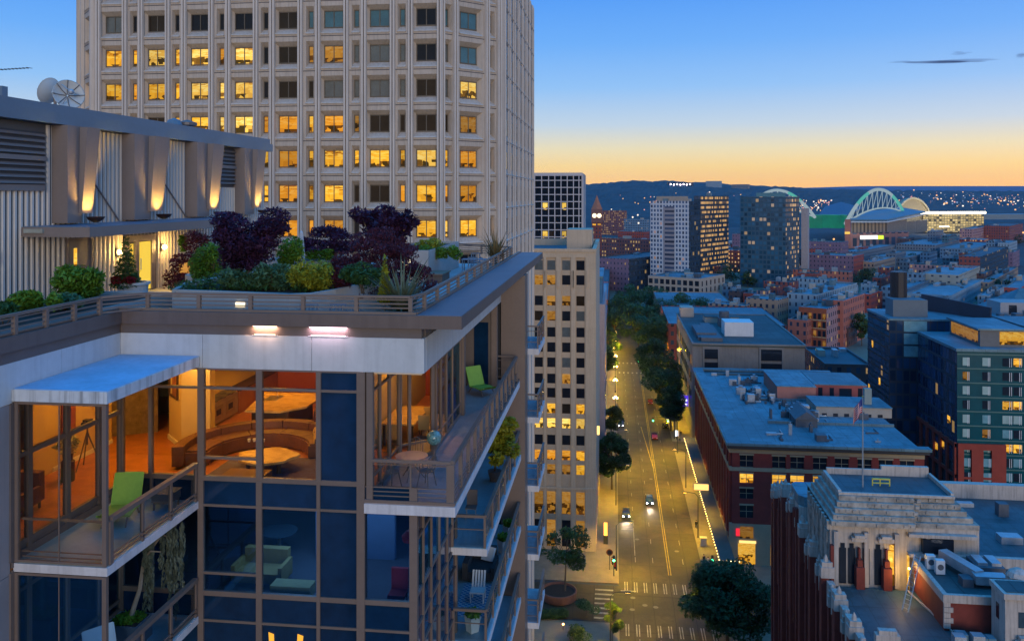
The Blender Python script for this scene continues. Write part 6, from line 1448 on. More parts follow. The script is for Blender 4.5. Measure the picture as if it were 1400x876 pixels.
for i, (y0, y1) in enumerate(((29.1,30.75),(33.5,36.0),(38.9,41.3),(44.2,46.5))):
    w_ = y1-y0; x1 = WX+.55
    p = MB(); p.prism([(WX-.09,y0),(x1,y0),(x1,y0+w_*.5),(WX-.09,y1-.2)], 69.0, 72.6); p.build('pier', pier_m, ph)
    f = MB(); b0, b1, t0, t1 = y0+.40*w_, y0+.80*w_, y0+.45*w_, y0+.93*w_
    f.face([(x1+.12,b0,69.35),(x1+.12,b1,69.35),(x1+.30,t1,72.58),(x1+.30,t0,72.58)]); f.face([(x1-.3,b1,69.35),(x1-.3,t1,72.58),(x1+.3,t1,72.58),(x1+.12,b1,69.35)]); f.face([(x1-.3,b0,69.35),(x1+.12,b0,69.35),(x1+.30,t0,72.58),(x1-.3,t0,72.58)])
    f.build('slanted_panel', pier_m, ph)
    u = MB().lathe(x1+.46,(b0+b1)/2,[(.08,69.0),(.26,69.1),(.34,69.22),(.30,69.22),(.2,69.16)],14,0,False).build('uplight', M('uplight_bowl',(.06,.03,.02),.4,metal=.5) if i == 0 else bpy.data.materials['uplight_bowl'], ph)
    MB().lathe(x1+.46,(b0+b1)/2,[(.01,69.17),(.19,69.17)],12,0,False).build('lens', E('uplight_glow',(1,.7,.3),8) if i == 0 else bpy.data.materials['uplight_glow'], u)
    lamp('uplight_beam','SPOT',(x1+.50,(b0+b1)/2,69.24),430,(1,.58,.11),.06,(R(180),R(-16),0),spot=96)
for (a, c) in ((30.9,33.2),(36.2,38.8)): MB().tube([(WX+.02,a,71.1),(WX+.02,c,69.0)],.035,6).build('diagonal_pipe', pier_m, ph)

cn = MB().prism([(WX,27.4),(-17.91,27.4),(-17.91,40.5),(WX,40.5)][::1], 68.58, 68.92).build('canopy', pier_m, ph)
MB().box(WX, 27.45, 68.921, -17.95, 40.45, 68.94).build('canopy_roof', cap_m, cn)
MB().box(-20.3, 27.3, 68.72, -19.6, 27.42, 68.86).build('light_fitting', M('fitting',(.3,.32,.28),.4), cn)
# doors
o = MB().box(WX-.098, 29.99, 65.86, WX-.055, 31.44, 68.3).build('door', M('grey_door',(.16,.155,.16),.5), ph); MB().box(WX-.054, 30.35, 66.9, WX-.047, 30.55, 68.0).build('lit_slot', amber, o)
MB().box(WX-.11, 29.9, 65.86, WX+.0, 29.98, 68.4).box(WX-.11, 31.45, 65.86, WX, 31.53, 68.4).box(WX-.11, 29.98, 68.32, WX, 31.45, 68.4).build('door_frame', pier_m, o)
doorlit = E('lit_doorway', (1,.66,.08), .95)
o = MB().box(WX-.09, 34.75, 65.9, WX-.03, 35.75, 68.0).build('glass_door', doorlit, ph)
q = MB(); q.box(WX-.05, 33.6, 65.86, WX+.03, 34.0, 68.25); q.box(WX-.05, 34.45, 65.86, WX+.03, 34.75, 68.25); q.box(WX-.05, 35.75, 65.86, WX+.03, 36.05, 68.25); q.box(WX-.05, 33.6, 68.05, WX+.029, 36.05, 68.3); q.build('door_frame', pier_m, o)
MB().box(WX-.08, 34.05, 66.0, WX-.04, 34.4, 67.95).build('side_light', doorlit, o); q = MB(); q.tube([(WX+.04,34.85,66.8),(WX+.04,34.85,67.3)],.025,6); q.build('handle', hvac_m, o)
for y in (33.1, 36.63):
    f = MB().box(WX-.02, y-.09, 67.5, WX+.06, y+.09, 67.85).build('wall_lamp', taupe_dk, ph); MB().ball((WX+.14,y,67.68),.11,10,7).build('globe', E('sconce_glow',(1,.74,.3),14) if 'sconce_glow' not in bpy.data.materials else bpy.data.materials['sconce_glow'], f)
    lamp('sconce_light','POINT',(WX+.35,y,67.68),70,warm_c,.1)
lamp('door_light','AREA',(WX+.15,35.2,67.2),60,(1,.62,.15),1.0,(0,R(-90),0),1.8)
o = MB().box(WX-.02,24.6,67.75,WX+.05,26.2,68.15).build('red_sign', M('faded_red_sign',(.45,.05,.08),.5), ph)
# dishes and aerial on its roof
dm = M('dish_grey', (.46,.48,.46), .5, .08, 2)
def dish(c, r, face, label):
    from mathutils import Vector as V, Matrix as MX
    o = thing('satellite_dish', c, label, 'satellite dish')
    d = V(face).normalized(); mt = MX.Translation(V(c)) @ d.to_track_quat('Z','Y').to_matrix().to_4x4()
    q = MB(); q.lathe(0,0,[(.02,-.0)]+[(r*k/7, .32*r*(k/7)**2) for k in range(1,8)]+[(r*1.02,.32*r),(r*.98,.33*r)],24,0,False)
    v = [mt @ V(p) for p in q.v]; q.v = [tuple(p) for p in v]; q.build('reflector', dm, o, True)
    rb = MB()
    for k in range(8):
        a = k*pi/4; rb.tube([mt @ V((r*.08*cos(a),r*.08*sin(a),.02)), mt @ V((r*.55*cos(a),r*.55*sin(a),.32*r*.3+.03)), mt @ V((r*cos(a),r*sin(a),.32*r+.03))],.018,4)
    rb.build('dish_seam', taupe_dk, o)
    f = MB(); tip = mt @ V((0,0,r*.85))
    for k in range(3): a = k*2*pi/3; f.tube([mt @ V((r*.8*cos(a),r*.8*sin(a),.25*r)), tip],.02,5)
    f.ball(tip,.13,8,6); f.build('feed_horn', hvac_m, o)
    MB().tube([V(c)-d*.15, (c[0]-d[0]*.3,c[1]-d[1]*.3,73.36)],.07,8).build('mast', taupe_dk, o)
dish(P(92,131,t=39), .68, (.75,-.62,.22), 'round pale dish facing forward on the rooftop house roof'); dish(P(71,126,t=39.5), .62, (-.93,.2,.3), 'darker dish seen edge on behind the round pale dish')
o = thing('roof_aerial', P(20,95,t=30), 'thin comb shaped aerial above the rooftop house', 'aerial'); a, c = P(-30,97.5,t=30), P(40,93,t=30)
q = MB(); q.tube([a, c],.012,5); 
for k in range(15): s = k/14; x, y, z = (a[0]+(c[0]-a[0])*s, a[1]+(c[1]-a[1])*s, a[2]+(c[2]-a[2])*s); q.tube([(x-.03,y-.12,z),(x+.03,y+.12,z)],.01,4)
q.build('boom', taupe_dk, o); MB().tube([(a[0]+.1,a[1],a[2]),(a[0]+.1,a[1],73.3)],.03,6).build('mast', taupe_dk, o); MB().box(P(0,130,t=31)[0]-.25,P(0,130,t=31)[1],73.3,P(0,130,t=31)[0]+.08,P(0,130,t=31)[1]+.3,74.0).build('base_box', cap_m, o)
o = thing('roof_vent', (-21.4,36.5,73.38), 'small blue cowl vent on the rooftop house roof', 'roof vent'); p = P(238,165,t=45); MB().lathe(p[0],p[1],[(.2,73.3),(.2,73.7),(.42,73.75),(.30,74.0),(.02,74.1)],12).build('cowl', cap_m, o)
o = thing('roof_vent', (-21,41,73.38), 'mushroom shaped brown vent past the blue cowl', 'roof vent'); p = P(256,168,t=46); MB().lathe(p[0],p[1],[(.2,73.3),(.2,73.75),(.5,73.8),(.5,73.95),(.05,74.1)],14).build('cowl', taupe_dk, o)

# ================================================================ planters and plants of the terrace garden
concp = M('planter_concrete', (.33,.34,.33), .8, .1, 1.2, bump=.05)
FZ = 65.85
def planter(pts, z1, label, mat=None, rim=.16, name='planter'):
    cx_, cy_ = sum(p[0] for p in pts)/len(pts), sum(p[1] for p in pts)/len(pts)
    o = thing(name, (cx_,cy_,FZ), label, 'planter'); q = MB(); n = len(pts)
    inn = []
    for p in pts: d = hypot(p[0]-cx_,p[1]-cy_); k = 1-rim/d; inn.append((cx_+(p[0]-cx_)*k, cy_+(p[1]-cy_)*k))
    for i in range(n):
        a, b_, c, d = pts[i], pts[(i+1)%n], inn[(i+1)%n], inn[i]
        q.face([(a[0],a[1],FZ),(b_[0],b_[1],FZ),(b_[0],b_[1],z1),(a[0],a[1],z1)]); q.face([(a[0],a[1],z1),(b_[0],b_[1],z1),(c[0],c[1],z1),(d[0],d[1],z1)]); q.face([(d[0],d[1],z1),(c[0],c[1],z1),(c[0],c[1],z1-.2),(d[0],d[1],z1-.2)])
    q.build('wall', mat or concp, o)
    MB().face([(p[0],p[1],z1-.12) for p in inn]).build('soil', bpy.data.materials['soil'], o); return o
main_p = planter([(-14.1,25.9),(-13.0,25.75),(-9.9,25.15),(-9.3,25.4),(-8.9,26.6),(-8.6,28.2),(-8.0,30.0),(-7.7,31.4),(-8.6,32.6),(-11,33.4),(-13.6,33.0),(-14.6,31),(-14.8,28)], 67.0, 'large curved concrete planter along the terrace railing')
sl_ = MB().box(-11.75,25.42,66.55,-11.45,25.5,66.68).build('step_light', E('step_light_glow',(1,.8,.5),2.5), main_p); lamp('step_lamp','SPOT',(-11.6,25.3,66.5),1.2,warm_c,.04,(R(25),0,0),spot=110)
rp_t = planter([(-9.0,40.8),(-9.0,49.0),(-10.8,49.0),(-11.6,40.8)], 67.35, 'tall pale planter with a recessed step light in front'); f = MB().box(-10.4,40.74,66.75,-9.9,40.79,66.88).build('step_light', bpy.data.materials['step_light_glow'], rp_t); lamp('step_lamp','SPOT',(-10.1,40.65,66.72),3,warm_c,.04,(R(25),0,0),spot=120); lamp('step_lamp','POINT',(-9.9,40.3,66.2),6,warm_c,.1)
back_p = planter([(-15.5,36.2),(-13.0,36.0),(-11.8,37.4),(-13,40),(-15.6,40)], 67.15, 'pale planter under the low purple mound at the back')
rnd_p = planter([(-15.9+1.05*cos(k*pi/7),32.4+1.05*sin(k*pi/7)) for k in range(14)], 66.9, 'round grey planter holding the ball shaped green shrub')
left_p = planter([(-17.8,18.5),(-14.9,18.5),(-14.9,27.6),(-17.8,27.6)], 66.72, 'long pale planter box behind the side railing')
gold_p = planter([(-19.6,36.6),(-17.7,36.6),(-17.7,38.6),(-19.6,38.6)], 67.0, 'square wooden planter glowing beside the wall lamp', M('cedar_planter',(.42,.27,.12),.7,.2,2))
end_p = planter([(-6.9,42.5),(-6.0,42.5),(-6.0,44),(-6.9,44)], 66.5, 'small square planter at the far railing corner')
front_pot = planter([(-6.95,24.2),(-5.95,24.2),(-5.95,25.2),(-6.95,25.2)], 66.45, 'small planter in the near railing corner')
pot = thing('urn_planter', (-18.0,30.2,FZ), 'white tapered pot with red flowers round a clipped cone tree', 'plant pot'); MB().lathe(-18.0,30.2,[(.40,FZ),(.48,FZ+.1),(.55,FZ+.8),(.62,FZ+.84),(.62,FZ+.92),(.5,FZ+.92),(.5,FZ+.8)],20,0,False).build('pot', M('white_pot',(.58,.54,.50),.6,.06,2), pot); MB().lathe(-18.0,30.2,[(.01,FZ+.82),(.52,FZ+.82)],16,0,False).build('soil', bpy.data.materials['soil'], pot)
rg = random.Random(21)
purple_dk = leafmat('purple_maple_leaf', (.022,.010,.030), (.075,.028,.080), 1.2); purple_rd = leafmat('red_maple_leaf', (.055,.010,.016), (.15,.032,.04), 1.2); purple_md = leafmat('mauve_maple_leaf', (.045,.012,.024), (.115,.032,.055), 1.5)
green_a = leafmat('mid_green_leaf', (.05,.13,.014), (.16,.31,.03), 1.5); green_b = leafmat('blue_green_leaf', (.035,.095,.045), (.11,.21,.095), 1.5); green_y = leafmat('lime_leaf', (.13,.16,.012), (.36,.36,.03), 1.5); green_d = leafmat('deep_green_leaf', (.02,.065,.018), (.065,.15,.04), 1.5); red_fl = leafmat('red_flower', (.16,.01,.012), (.32,.02,.02), 4)
def shrub(px, yt, yb, hw, t, mat, label, n=1500, leaf=.09, name='shrub', cat='shrub', shape='ball', stems=3, group=None, floor=None, droop=0., flat=.55):
    """a plant seen from row yt to yb, half width hw pixels, t metres off"""
    k = t/F; c = P(px, (yt+yb)/2, t=t); hh = (yb-yt)/2*k*1.08; r = hw*k*1.12
    z0 = floor if floor is not None else c[2]-hh
    o = thing(name, (c[0],c[1],z0), label, cat, group); cl = []
    if shape == 'ball':
        for j in range(16):
            a = rg.random()*2*pi; b_ = rg.uniform(-.8,.9); q = sqrt(1-b_*b_)*.62
            cl.append((c[0]+cos(a)*q*r, c[1]+sin(a)*q*r*.9, c[2]+b_*hh*.62, r*.46, r*.44, hh*.44))
        for j in range(9):
            a = rg.random()*2*pi; b_ = rg.uniform(-.6,1); q = sqrt(max(0,1-b_*b_))*.85; cl.append((c[0]+cos(a)*q*r, c[1]+sin(a)*q*r*.9, c[2]+b_*hh*.85, r*.22, r*.22, hh*.24))
    elif shape == 'mound':
        for j in range(64):
            a = rg.random()*2*pi; q = sqrt(rg.random())*.95; h_ = (1-q*q)
            cl.append((c[0]+cos(a)*q*r, c[1]+sin(a)*q*r*.9, c[2]-hh+2*hh*(.06+.86*h_*((.9+.1*rg.random()) if j % 3 else rg.random())), r*.27, r*.26, hh*.16))
    elif shape == 'tree':
        lim = [(rg.random()*2*pi, .35+.6*rg.random(), rg.uniform(.1,1.0)) for k in range(9)]
        for k, (a, q, top) in enumerate(lim):
            for j in range(5):
                f = (j+.5)/5; s = r*(.15+.15*rg.random())
                cl.append((c[0]+cos(a+rg.gauss(0,.25))*q*r*(.35+.65*f), c[1]+sin(a+rg.gauss(0,.25))*q*r*.85*(.35+.65*f), c[2]-hh*.45+hh*1.4*f*(.45+.55*top)+rg.gauss(0,.06)*hh, s*1.1, s*1.1, s*.7))
    elif shape == 'cone':
        for j in range(9):
            f = j/8; s = r*(1-f*.8); cl.append((c[0], c[1], c[2]-hh+2*hh*(.08+.84*f), s, s, hh*.16))
    elif shape == 'low':
        for j in range(12):
            f = rg.uniform(-.8,.8); cl.append((c[0]+f*r, c[1]+rg.uniform(-.3,.3)*r*.6, c[2]+rg.uniform(-.25,.2)*hh, r*.26, r*.26, hh*.65))
    crown_mb(n, cl, leaf, rg, droop, 1.9, flat, .9).build('foliage', mat, o)
    q = MB()
    for j in range(stems):
        e_ = rg.choice(cl); b0 = (c[0]+rg.gauss(0,.05*r), c[1]+rg.gauss(0,.05*r), z0); q.tube([b0, ((b0[0]+e_[0])/2, (b0[1]+e_[1])/2, (b0[2]*.4+e_[2]*.6)), e_[:3]], [.035*max(.4,r), .028*max(.4,r), .01], 5)
    if q.v: q.build('stem', bark_l if shape == 'tree' else bark, o)
    return o
shrub(334,290,382,62,29.5,purple_dk,'dark purple maple with pale slanting stems in the large curved planter',16000,.085,'maple_tree','tree','tree',6,floor=66.9)
shrub(268,314,392,33,35.5,purple_rd,'dusky red maple leaning out of the square wooden planter',6000,.085,'maple_tree','tree','mound',3,floor=66.9)
shrub(287,333,392,24,32.2,green_a,'ball shaped mid green shrub in the round grey planter',4200,.07,floor=66.75)
shrub(322,366,400,21,28.6,green_b,'blue green shrub at the foot of the purple maple, nearest the ball shaped one',2400,.08,floor=66.85)
shrub(372,360,399,28,28.4,green_b,'broad blue green shrub in the middle of the curved planter',3400,.09,floor=66.85)
shrub(427,352,397,30,28.0,green_y,'lime green shrub beside the broad blue green one',4200,.075,floor=66.85)
shrub(398,322,372,17,32.5,green_a,'upright yellow green shrub behind the lime green one',2200,.08,floor=66.85)
shrub(449,307,346,36,38.0,purple_dk,'low purple mound of fine leaves in the pale planter at the back',6500,.08,'dwarf_maple','shrub','mound',3,floor=67.0,droop=.5)
shrub(436,338,357,26,37.0,green_a,'low green planting beneath the back purple mound',1200,.09,'ground_planting','planting','low',0,floor=67.0)
shrub(527,279,345,44,36.5,purple_dk,'dark leaved shrub with ragged top standing behind the big weeping mound',5200,.14,'smoke_bush','shrub','tree',5,floor=66.0)
shrub(516,312,402,64,30.6,purple_md,'big weeping purple maple mound in the curved planter',22000,.062,'weeping_maple','tree','mound',5,floor=66.9,droop=.7)
shrub(466,362,399,15,28.4,purple_md,'small purple shrub squeezed between lime and deep green ones',1300,.08,floor=66.85)
shrub(496,360,394,28,27.6,green_d,'deep green shrub in front of the big weeping mound',3200,.08,floor=66.85)
shrub(526,351,412,9.5,25.2,green_y,'narrow lime column shrub in the near railing corner',1800,.06,'column_shrub','shrub','cone',1,floor=66.3)
shrub(588,325,345,18,45,green_y,'yellow shrub at the back of the tall pale planter',1100,.10,floor=67.2)
shrub(601,333,356,27,43.5,green_a,'green shrub filling the front of the tall pale planter',2600,.09,floor=67.2,shape='low'); shrub(590,336,350,18,45.5,purple_dk,'small purple shrub in the tall pale planter',900,.10,floor=67.2)
shrub(172,325,392,19,31.9,green_d,'clipped dark cone tree standing in the white tapered pot',4200,.06,'cone_topiary','topiary','cone',1,floor=66.7)
shrub(171,376,390,21,31.6,red_fl,'ring of red flowers spilling over the white pot rim',1500,.07,'red_flowers','flowers','low',0,floor=66.7)
shrub(263,372,380,20,37.0,red_fl,'red flowers along the top of the wooden planter',700,.08,'red_flowers','flowers','low',0,floor=66.95)
shrub(251,318,352,7,38,green_a,'thin green sapling against the ribbed wall by the dusky red maple',500,.10,'sapling','plant','tree',2,floor=66.9)
shrub(106,362,412,31,27.0,green_a,'large leafy green shrub below the grey door',4200,.09,floor=66.6)
shrub(48,394,428,36,24.6,green_a,'low spreading green shrub along the side railing, nearer than the large one',3400,.09,shape='low',floor=66.6)
shrub(88,402,424,22,25.4,green_b,'small bright green shrub between the two larger ones at the side railing',1500,.08,floor=66.6); shrub(6,412,436,16,22.6,green_d,'dark shrub at the edge of the long pale planter box',1300,.09,floor=66.6)
def blades(px, yb, t, n, ln, mat, label, z0, up=.5):
    c = P(px, yb, t=t); o = thing('spiky_plant', (c[0],c[1],z0), label, 'plant'); q = MB()
    for k in range(n):
        a = rg.random()*2*pi; l = ln*(.6+.5*rg.random()); e_ = up+rg.random()*.55; w_ = .028*ln/.8
        pts = []
        for j in range(6):
            s = j/5; rr_ = l*s*(1-e_*.55)*(.5+.5*s)*1.3; pts.append((c[0]+cos(a)*rr_, c[1]+sin(a)*rr_, z0+l*e_*1.15*s-.55*l*(1-e_)*s*s*1.6))
        sx, sy = -sin(a)*w_, cos(a)*w_
        for j in range(5):
            f0, f1 = (1-j/5)**.6, (1-(j+1)/5)**.6; p0, p1 = pts[j], pts[j+1]
            q.face([(p0[0]-sx*f0,p0[1]-sy*f0,p0[2]),(p0[0]+sx*f0,p0[1]+sy*f0,p0[2]),(p1[0]+sx*f1,p1[1]+sy*f1,p1[2]),(p1[0]-sx*f1,p1[1]-sy*f1,p1[2])])
    q.build('foliage', mat, o)
blades(550,432,25.3,210,1.55,leafmat('sword_leaf',(.06,.08,.04),(.20,.21,.12),3),'grey green spiky plant fanning over the near railing corner',66.4,.45)
blades(678,350,43.2,110,1.5,leafmat('bronze_sword_leaf',(.10,.07,.03),(.26,.17,.06),3),'bronze spiky plant in the far railing corner',66.5,.6)
# furniture of the terrace
blue_metal = M('blue_grey_metal', (.13,.19,.25), .45, .1, 2, spec=.5)
def chair(x, y, rz, label):
    o = thing('terrace_chair', (x,y,FZ), label, 'chair', 'metal chairs on the terrace')
    tf = lambda p: (x+p[0]*cos(rz)-p[1]*sin(rz), y+p[0]*sin(rz)+p[1]*cos(rz), FZ+p[2])
    MB().face([tf((-.27,-.25,.44)),tf((.27,-.25,.44)),tf((.27,.25,.46)),tf((-.27,.25,.46))]).face([tf((-.27,-.25,.41)),tf((.27,-.25,.41)),tf((.27,.25,.43)),tf((-.27,.25,.43))][::-1]).build('seat', blue_metal, o)
    q = MB(); q.bar(tf((-.25,.25,.9)),tf((.25,.25,.9)),.05); 
    for k in range(5): q.bar(tf((-.22+.11*k,.25,.46)),tf((-.22+.11*k,.26,.9)),.03)
    q.build('backrest', blue_metal, o)
    for a, b_ in ((-.25,-.23),(.25,-.23),(-.25,.25),(.25,.25)): MB().bar(tf((a,b_,0)),tf((a,b_,.64 if b_ < 0 else .92)),.04).build('leg', blue_metal, o)
    for s in (-.27,.27): MB().bar(tf((s,-.25,.65)),tf((s,.26,.67)),.05).build('armrest', blue_metal, o)
for i, (x, y, rz, lb) in enumerate(((-9.0,24.4,.3,'metal chair by the railing nearest the curved planter end'),(-7.6,24.3,-2.9,'metal chair by the railing beside the corner spiky plant'),(-8.2,25.0,3.1,'metal chair behind the low table at the railing'),(-7.7,47.5,.4,'metal chair by the tall pale planter, farther one'),(-7.4,44.8,3.0,'metal chair by the tall pale planter, nearer one'))): chair(x, y, rz, lb)
def table(x, y, w, label):
    o = thing('terrace_table', (x,y,FZ), label, 'table'); MB().box(x-w/2,y-.35,FZ+.68,x+w/2,y+.35,FZ+.72).build('tabletop', blue_metal, o)
    for a in (-1,1):
        for b_ in (-1,1): MB().bar((x+a*(w/2-.05),y+b_*.3,FZ),(x+a*(w/2-.05),y+b_*.3,FZ+.679),.045).build('leg', blue_metal, o)
table(-8.3,24.3,.9,'low metal table between chairs at the near railing'); table(-7.6,46.0,1.3,'metal table by the tall pale planter')
o = thing('closed_parasol', P(412,350,t=34)[:2]+(FZ,), 'closed grey white parasol standing among the purple plants', 'parasol'); c = P(412,350,t=34)
MB().lathe(c[0],c[1],[(.03,FZ),(.03,FZ+1.0)],8).build('pole', hvac_m, o); q = MB(); q.lathe(c[0],c[1],[(.15,67.0),(.17,67.15),(.12,68.0),(.07,68.55),(.02,68.62)],10); q.build('canopy', M('parasol_cloth',(.5,.5,.52),.8,.08,3), o); MB().box(c[0]-.3,c[1]-.3,FZ,c[0]+.3,c[1]+.3,FZ+.08).build('base', taupe_dk, o)
o = thing('wooden_bench', (-8.3,43,FZ), 'brown wooden bench box in front of the tall pale planter', 'bench'); MB().box(-9.0,39.9,FZ+.38,-8.1,41.9,FZ+.44).build('seat', M('bench_wood',(.22,.14,.09),.7,.2,3), o); MB().box(-8.95,40,FZ,-8.15,41.8,FZ+.379).build('base', M('bench_base',(.16,.11,.08),.7,.2,3), o)
for i, (y, en) in enumerate(((24.7,10),(26.2,10),(33.5,8))):
    o = thing('floor_lamp', (-5.9,y,FZ), ('glowing floor light at the near railing corner','glowing floor light just past the near railing corner','glowing floor light midway along the side railing')[i], 'floor light'); MB().box(-5.98,y-.25,FZ+.40,-5.78,y+.25,FZ+.52).build('housing', taupe_dk, o); MB().box(-5.99,y-.3,FZ+.30,-5.76,y+.3,FZ+.398).build('lens', E('floor_light_glow',(1,.72,.36),5) if i == 0 else bpy.data.materials['floor_light_glow'], o); lamp('floor_light','POINT',(-6.2,y,FZ+.5),en,warm_c,.1)

gc = MB(); rgc = random.Random(31); cl = []
for k in range(70):
    cl.append((-13.9+5.6*rgc.random(), 26.1+6.2*rgc.random(), 67.02, .42, .42, .2+.12*rgc.random()))
cl = [c for c in cl if not (c[0] > -9.4 and c[1] < 27.2) and not (c[0] < -13.5 and c[1] > 31)]
tag(crown_mb(6500, cl, .085, rgc).build('ground_cover', green_d), 'low dark ground cover filling the large curved planter', None, None, 'stuff')
# ================================================================ rooms of the apartment tower
Y0 = 61.3
wallp = M('warm_plaster', (.50,.34,.12), .85, .05, .6); wallw = M('cream_plaster', (.58,.43,.20), .85, .05, .6); skirt = M('skirting_white', (.68,.62,.5), .6, .04)
stonep = M('stone_veneer', (.22,.16,.09), .9, .5, 5, bump=.4); darkwood = M('dark_wood', (.07,.035,.018), .5, .3, 2); redwall = M('red_kitchen_wall', (.42,.09,.03), .8, .1, .8)
q = MB(); q.prism([(-14.82,27.85),(-13.78,27.85),(-14.75,30.2),(-15.9,29.0)], Y0, 65.0); q.build('room_column', wallw, tower)
q = MB(); q.prism([(-14.85,27.82),(-13.76,27.82),(-14.72,30.25),(-15.95,28.98)], Y0, Y0+.16); q.build('skirting', skirt, tower)
q = MB(); q.prism([(-19.2,28.3),(-16.75,29.75),(-16.85,29.95),(-19.3,28.5)], Y0, 65.0); q.build('stone_wall', stonep, tower)
MB().box(-17.75, 23.9, Y0, -17.6, 28.2, 65.0).build('room_wall', wallp, tower)
MB().box(-22, 32.4, Y0, -15.6, 32.6, 65.0).build('room_wall', darkwood, tower)
q = MB(); q.box(-15.65, 30.0, Y0, -15.5, 36.6, 65.0); q.build('room_wall', wallp, tower)
MB().box(-15.5, 36.6, Y0, -7.2, 36.8, 65.0).build('room_wall', redwall, tower)
MB().box(-8.35, 27.9, Y0, -8.2, 36.6, 65.0).build('room_wall', wallw, tower)
MB().box(-24, 16, Y0, -23.9, 36, 65.0).build('room_wall', wallw, tower)
MB().box(-17.6, 25.0, Y0, -17.56, 28.2, Y0+.14).build('skirting', skirt, tower)
MB().face([(-16.62,29.73,62.6),(-16.1,30.1,62.6),(-16.1,30.1,64.3),(-16.62,29.73,64.3)]).build('doorway', win_d, tower)
MB().box(-17.58, 26.8, 63.6, -17.55, 27.15, 63.85).build('thermostat', skirt, tower)
def room(name, loc, label, cat, group=None): return thing(name, loc, label, cat, group)
o = room('wall_picture', (-15.5,29.35,63.5), 'dark framed picture on the wall beside the cream column', 'picture'); q = MB(); q.face([(-15.78,28.88,62.95),(-15.1,28.12,62.95),(-15.1,28.12,64.0),(-15.78,28.88,64.0)]); q.build('canvas', M('picture_canvas',(.28,.10,.04),.7,.6,3), o); q = MB(); q.bar((-15.8,28.86,62.93),(-15.1,28.1,62.93),.06); q.bar((-15.8,28.86,64.02),(-15.1,28.1,64.02),.06); q.bar((-15.8,28.86,62.93),(-15.8,28.86,64.02),.06); q.bar((-15.1,28.1,62.93),(-15.1,28.1,64.02),.06); q.build('frame', darkwood, o)
o = room('wall_sconce', (-14.1,27.8,64.3), 'glowing wall sconce high on the cream column', 'wall lamp'); MB().box(-14.2,27.74,64.15,-14.0,27.845,64.3).build('bracket', taupe_dk, o); MB().ball((-14.1,27.68,64.38),.09,10,7).build('globe', E('sconce_ball',(1,.72,.3),18), o); lamp('sconce_lamp','POINT',(-14.1,27.45,64.4),45,(1,.58,.16),.08)
steel = M('steel', (.5,.47,.42), .3, .1, 2, metal=.8)
o = room('oven_range', (-14.95,31.4,Y0), 'long steel oven range with two black oven windows', 'oven'); MB().box(-15.5,30.35,Y0+.1,-14.92,32.5,Y0+.93).build('body', steel, o); MB().box(-15.49,30.36,Y0+.931,-14.95,32.49,Y0+.96).build('hob', taupe_dk, o)
for y in (30.75,31.75): d = MB().box(-14.915,y-.3,Y0+.25,-14.9,y+.45,Y0+.75).build('oven_door', M('oven_steel',(.4,.36,.3),.3,metal=.7) if y < 31 else bpy.data.materials['oven_steel'], o); MB().box(-14.899,y-.12,Y0+.4,-14.893,y+.25,Y0+.62).build('oven_window', win_d, d); MB().tube([(-14.86,y-.28,Y0+.8),(-14.86,y+.43,Y0+.8)],.02,6).build('handle', steel, d)
for k in range(6): MB().lathe(-15.25+.3*(k%2),30.6+.65*(k//2),[(.12,Y0+.961),(.12,Y0+.99)],10).build('burner', taupe_dk, o)
o = room('kitchen_cabinet', (-15.2,34.4,Y0), 'orange wood kitchen cabinets along the wall behind the oven', 'cabinet'); MB().box(-15.5,32.6,Y0,-14.9,36.5,Y0+.9).build('carcass', M('cherry_wood',(.36,.13,.04),.4,.3,2), o); MB().box(-15.5,32.6,Y0+.901,-14.86,36.5,Y0+.95).build('worktop', darkwood, o); MB().box(-15.5,30.3,63.3,-15.15,36.5,64.3).build('wall_cupboard', bpy.data.materials['cherry_wood'], o)
granite = M('honey_granite', (.62,.36,.12), .25, .35, 3, spec=.6, col2=(.80,.55,.22))
o = room('kitchen_island', (-12.5,31,Y0), 'kitchen island with dark base and a broad honey granite top', 'kitchen island'); MB().box(-13.15,29.8,Y0,-11.75,32.3,Y0+.86).build('base', darkwood, o); MB().prism([(-13.3,29.55),(-12.0,29.6),(-11.3,30.4),(-11.2,32.5),(-13.8,32.5)],Y0+.861,Y0+.93).build('worktop', granite, o); q = MB(); q.tube([(-12.9,31.6,Y0+.93),(-12.9,31.6,Y0+1.25),(-12.7,31.5,Y0+1.28),(-12.65,31.5,Y0+1.2)],.02,6); q.build('tap', steel, o)
MB().box(-13.3,31.1,Y0+.931,-12.75,31.9,Y0+.936).build('sink', steel, o)
for i, (x, y) in enumerate(((-10.9,30.6),(-10.8,31.5),(-10.75,32.4))):
    s = room('bar_stool', (x,y,Y0), ('dark bar stool at the island end nearest the sofa','dark bar stool in the middle of the island side','dark bar stool at the far island end')[i], 'bar stool', 'bar stools at the island'); MB().lathe(x,y,[(.18,Y0+.68),(.2,Y0+.72),(.17,Y0+.75)],14).build('seat', darkwood, s)
    for a in (-1,1):
        for b_ in (-1,1): MB().bar((x+a*.2,y+b_*.2,Y0),(x+a*.12,y+b_*.12,Y0+.68),.03).build('leg', taupe_dk, s)
leather = M('brown_leather', (.15,.06,.028), .5, .35, 2.2, spec=.5)
o = room('curved_sofa', (-11.4,27.2,Y0), 'long curved brown leather sofa wrapping round the coffee table', 'sofa')
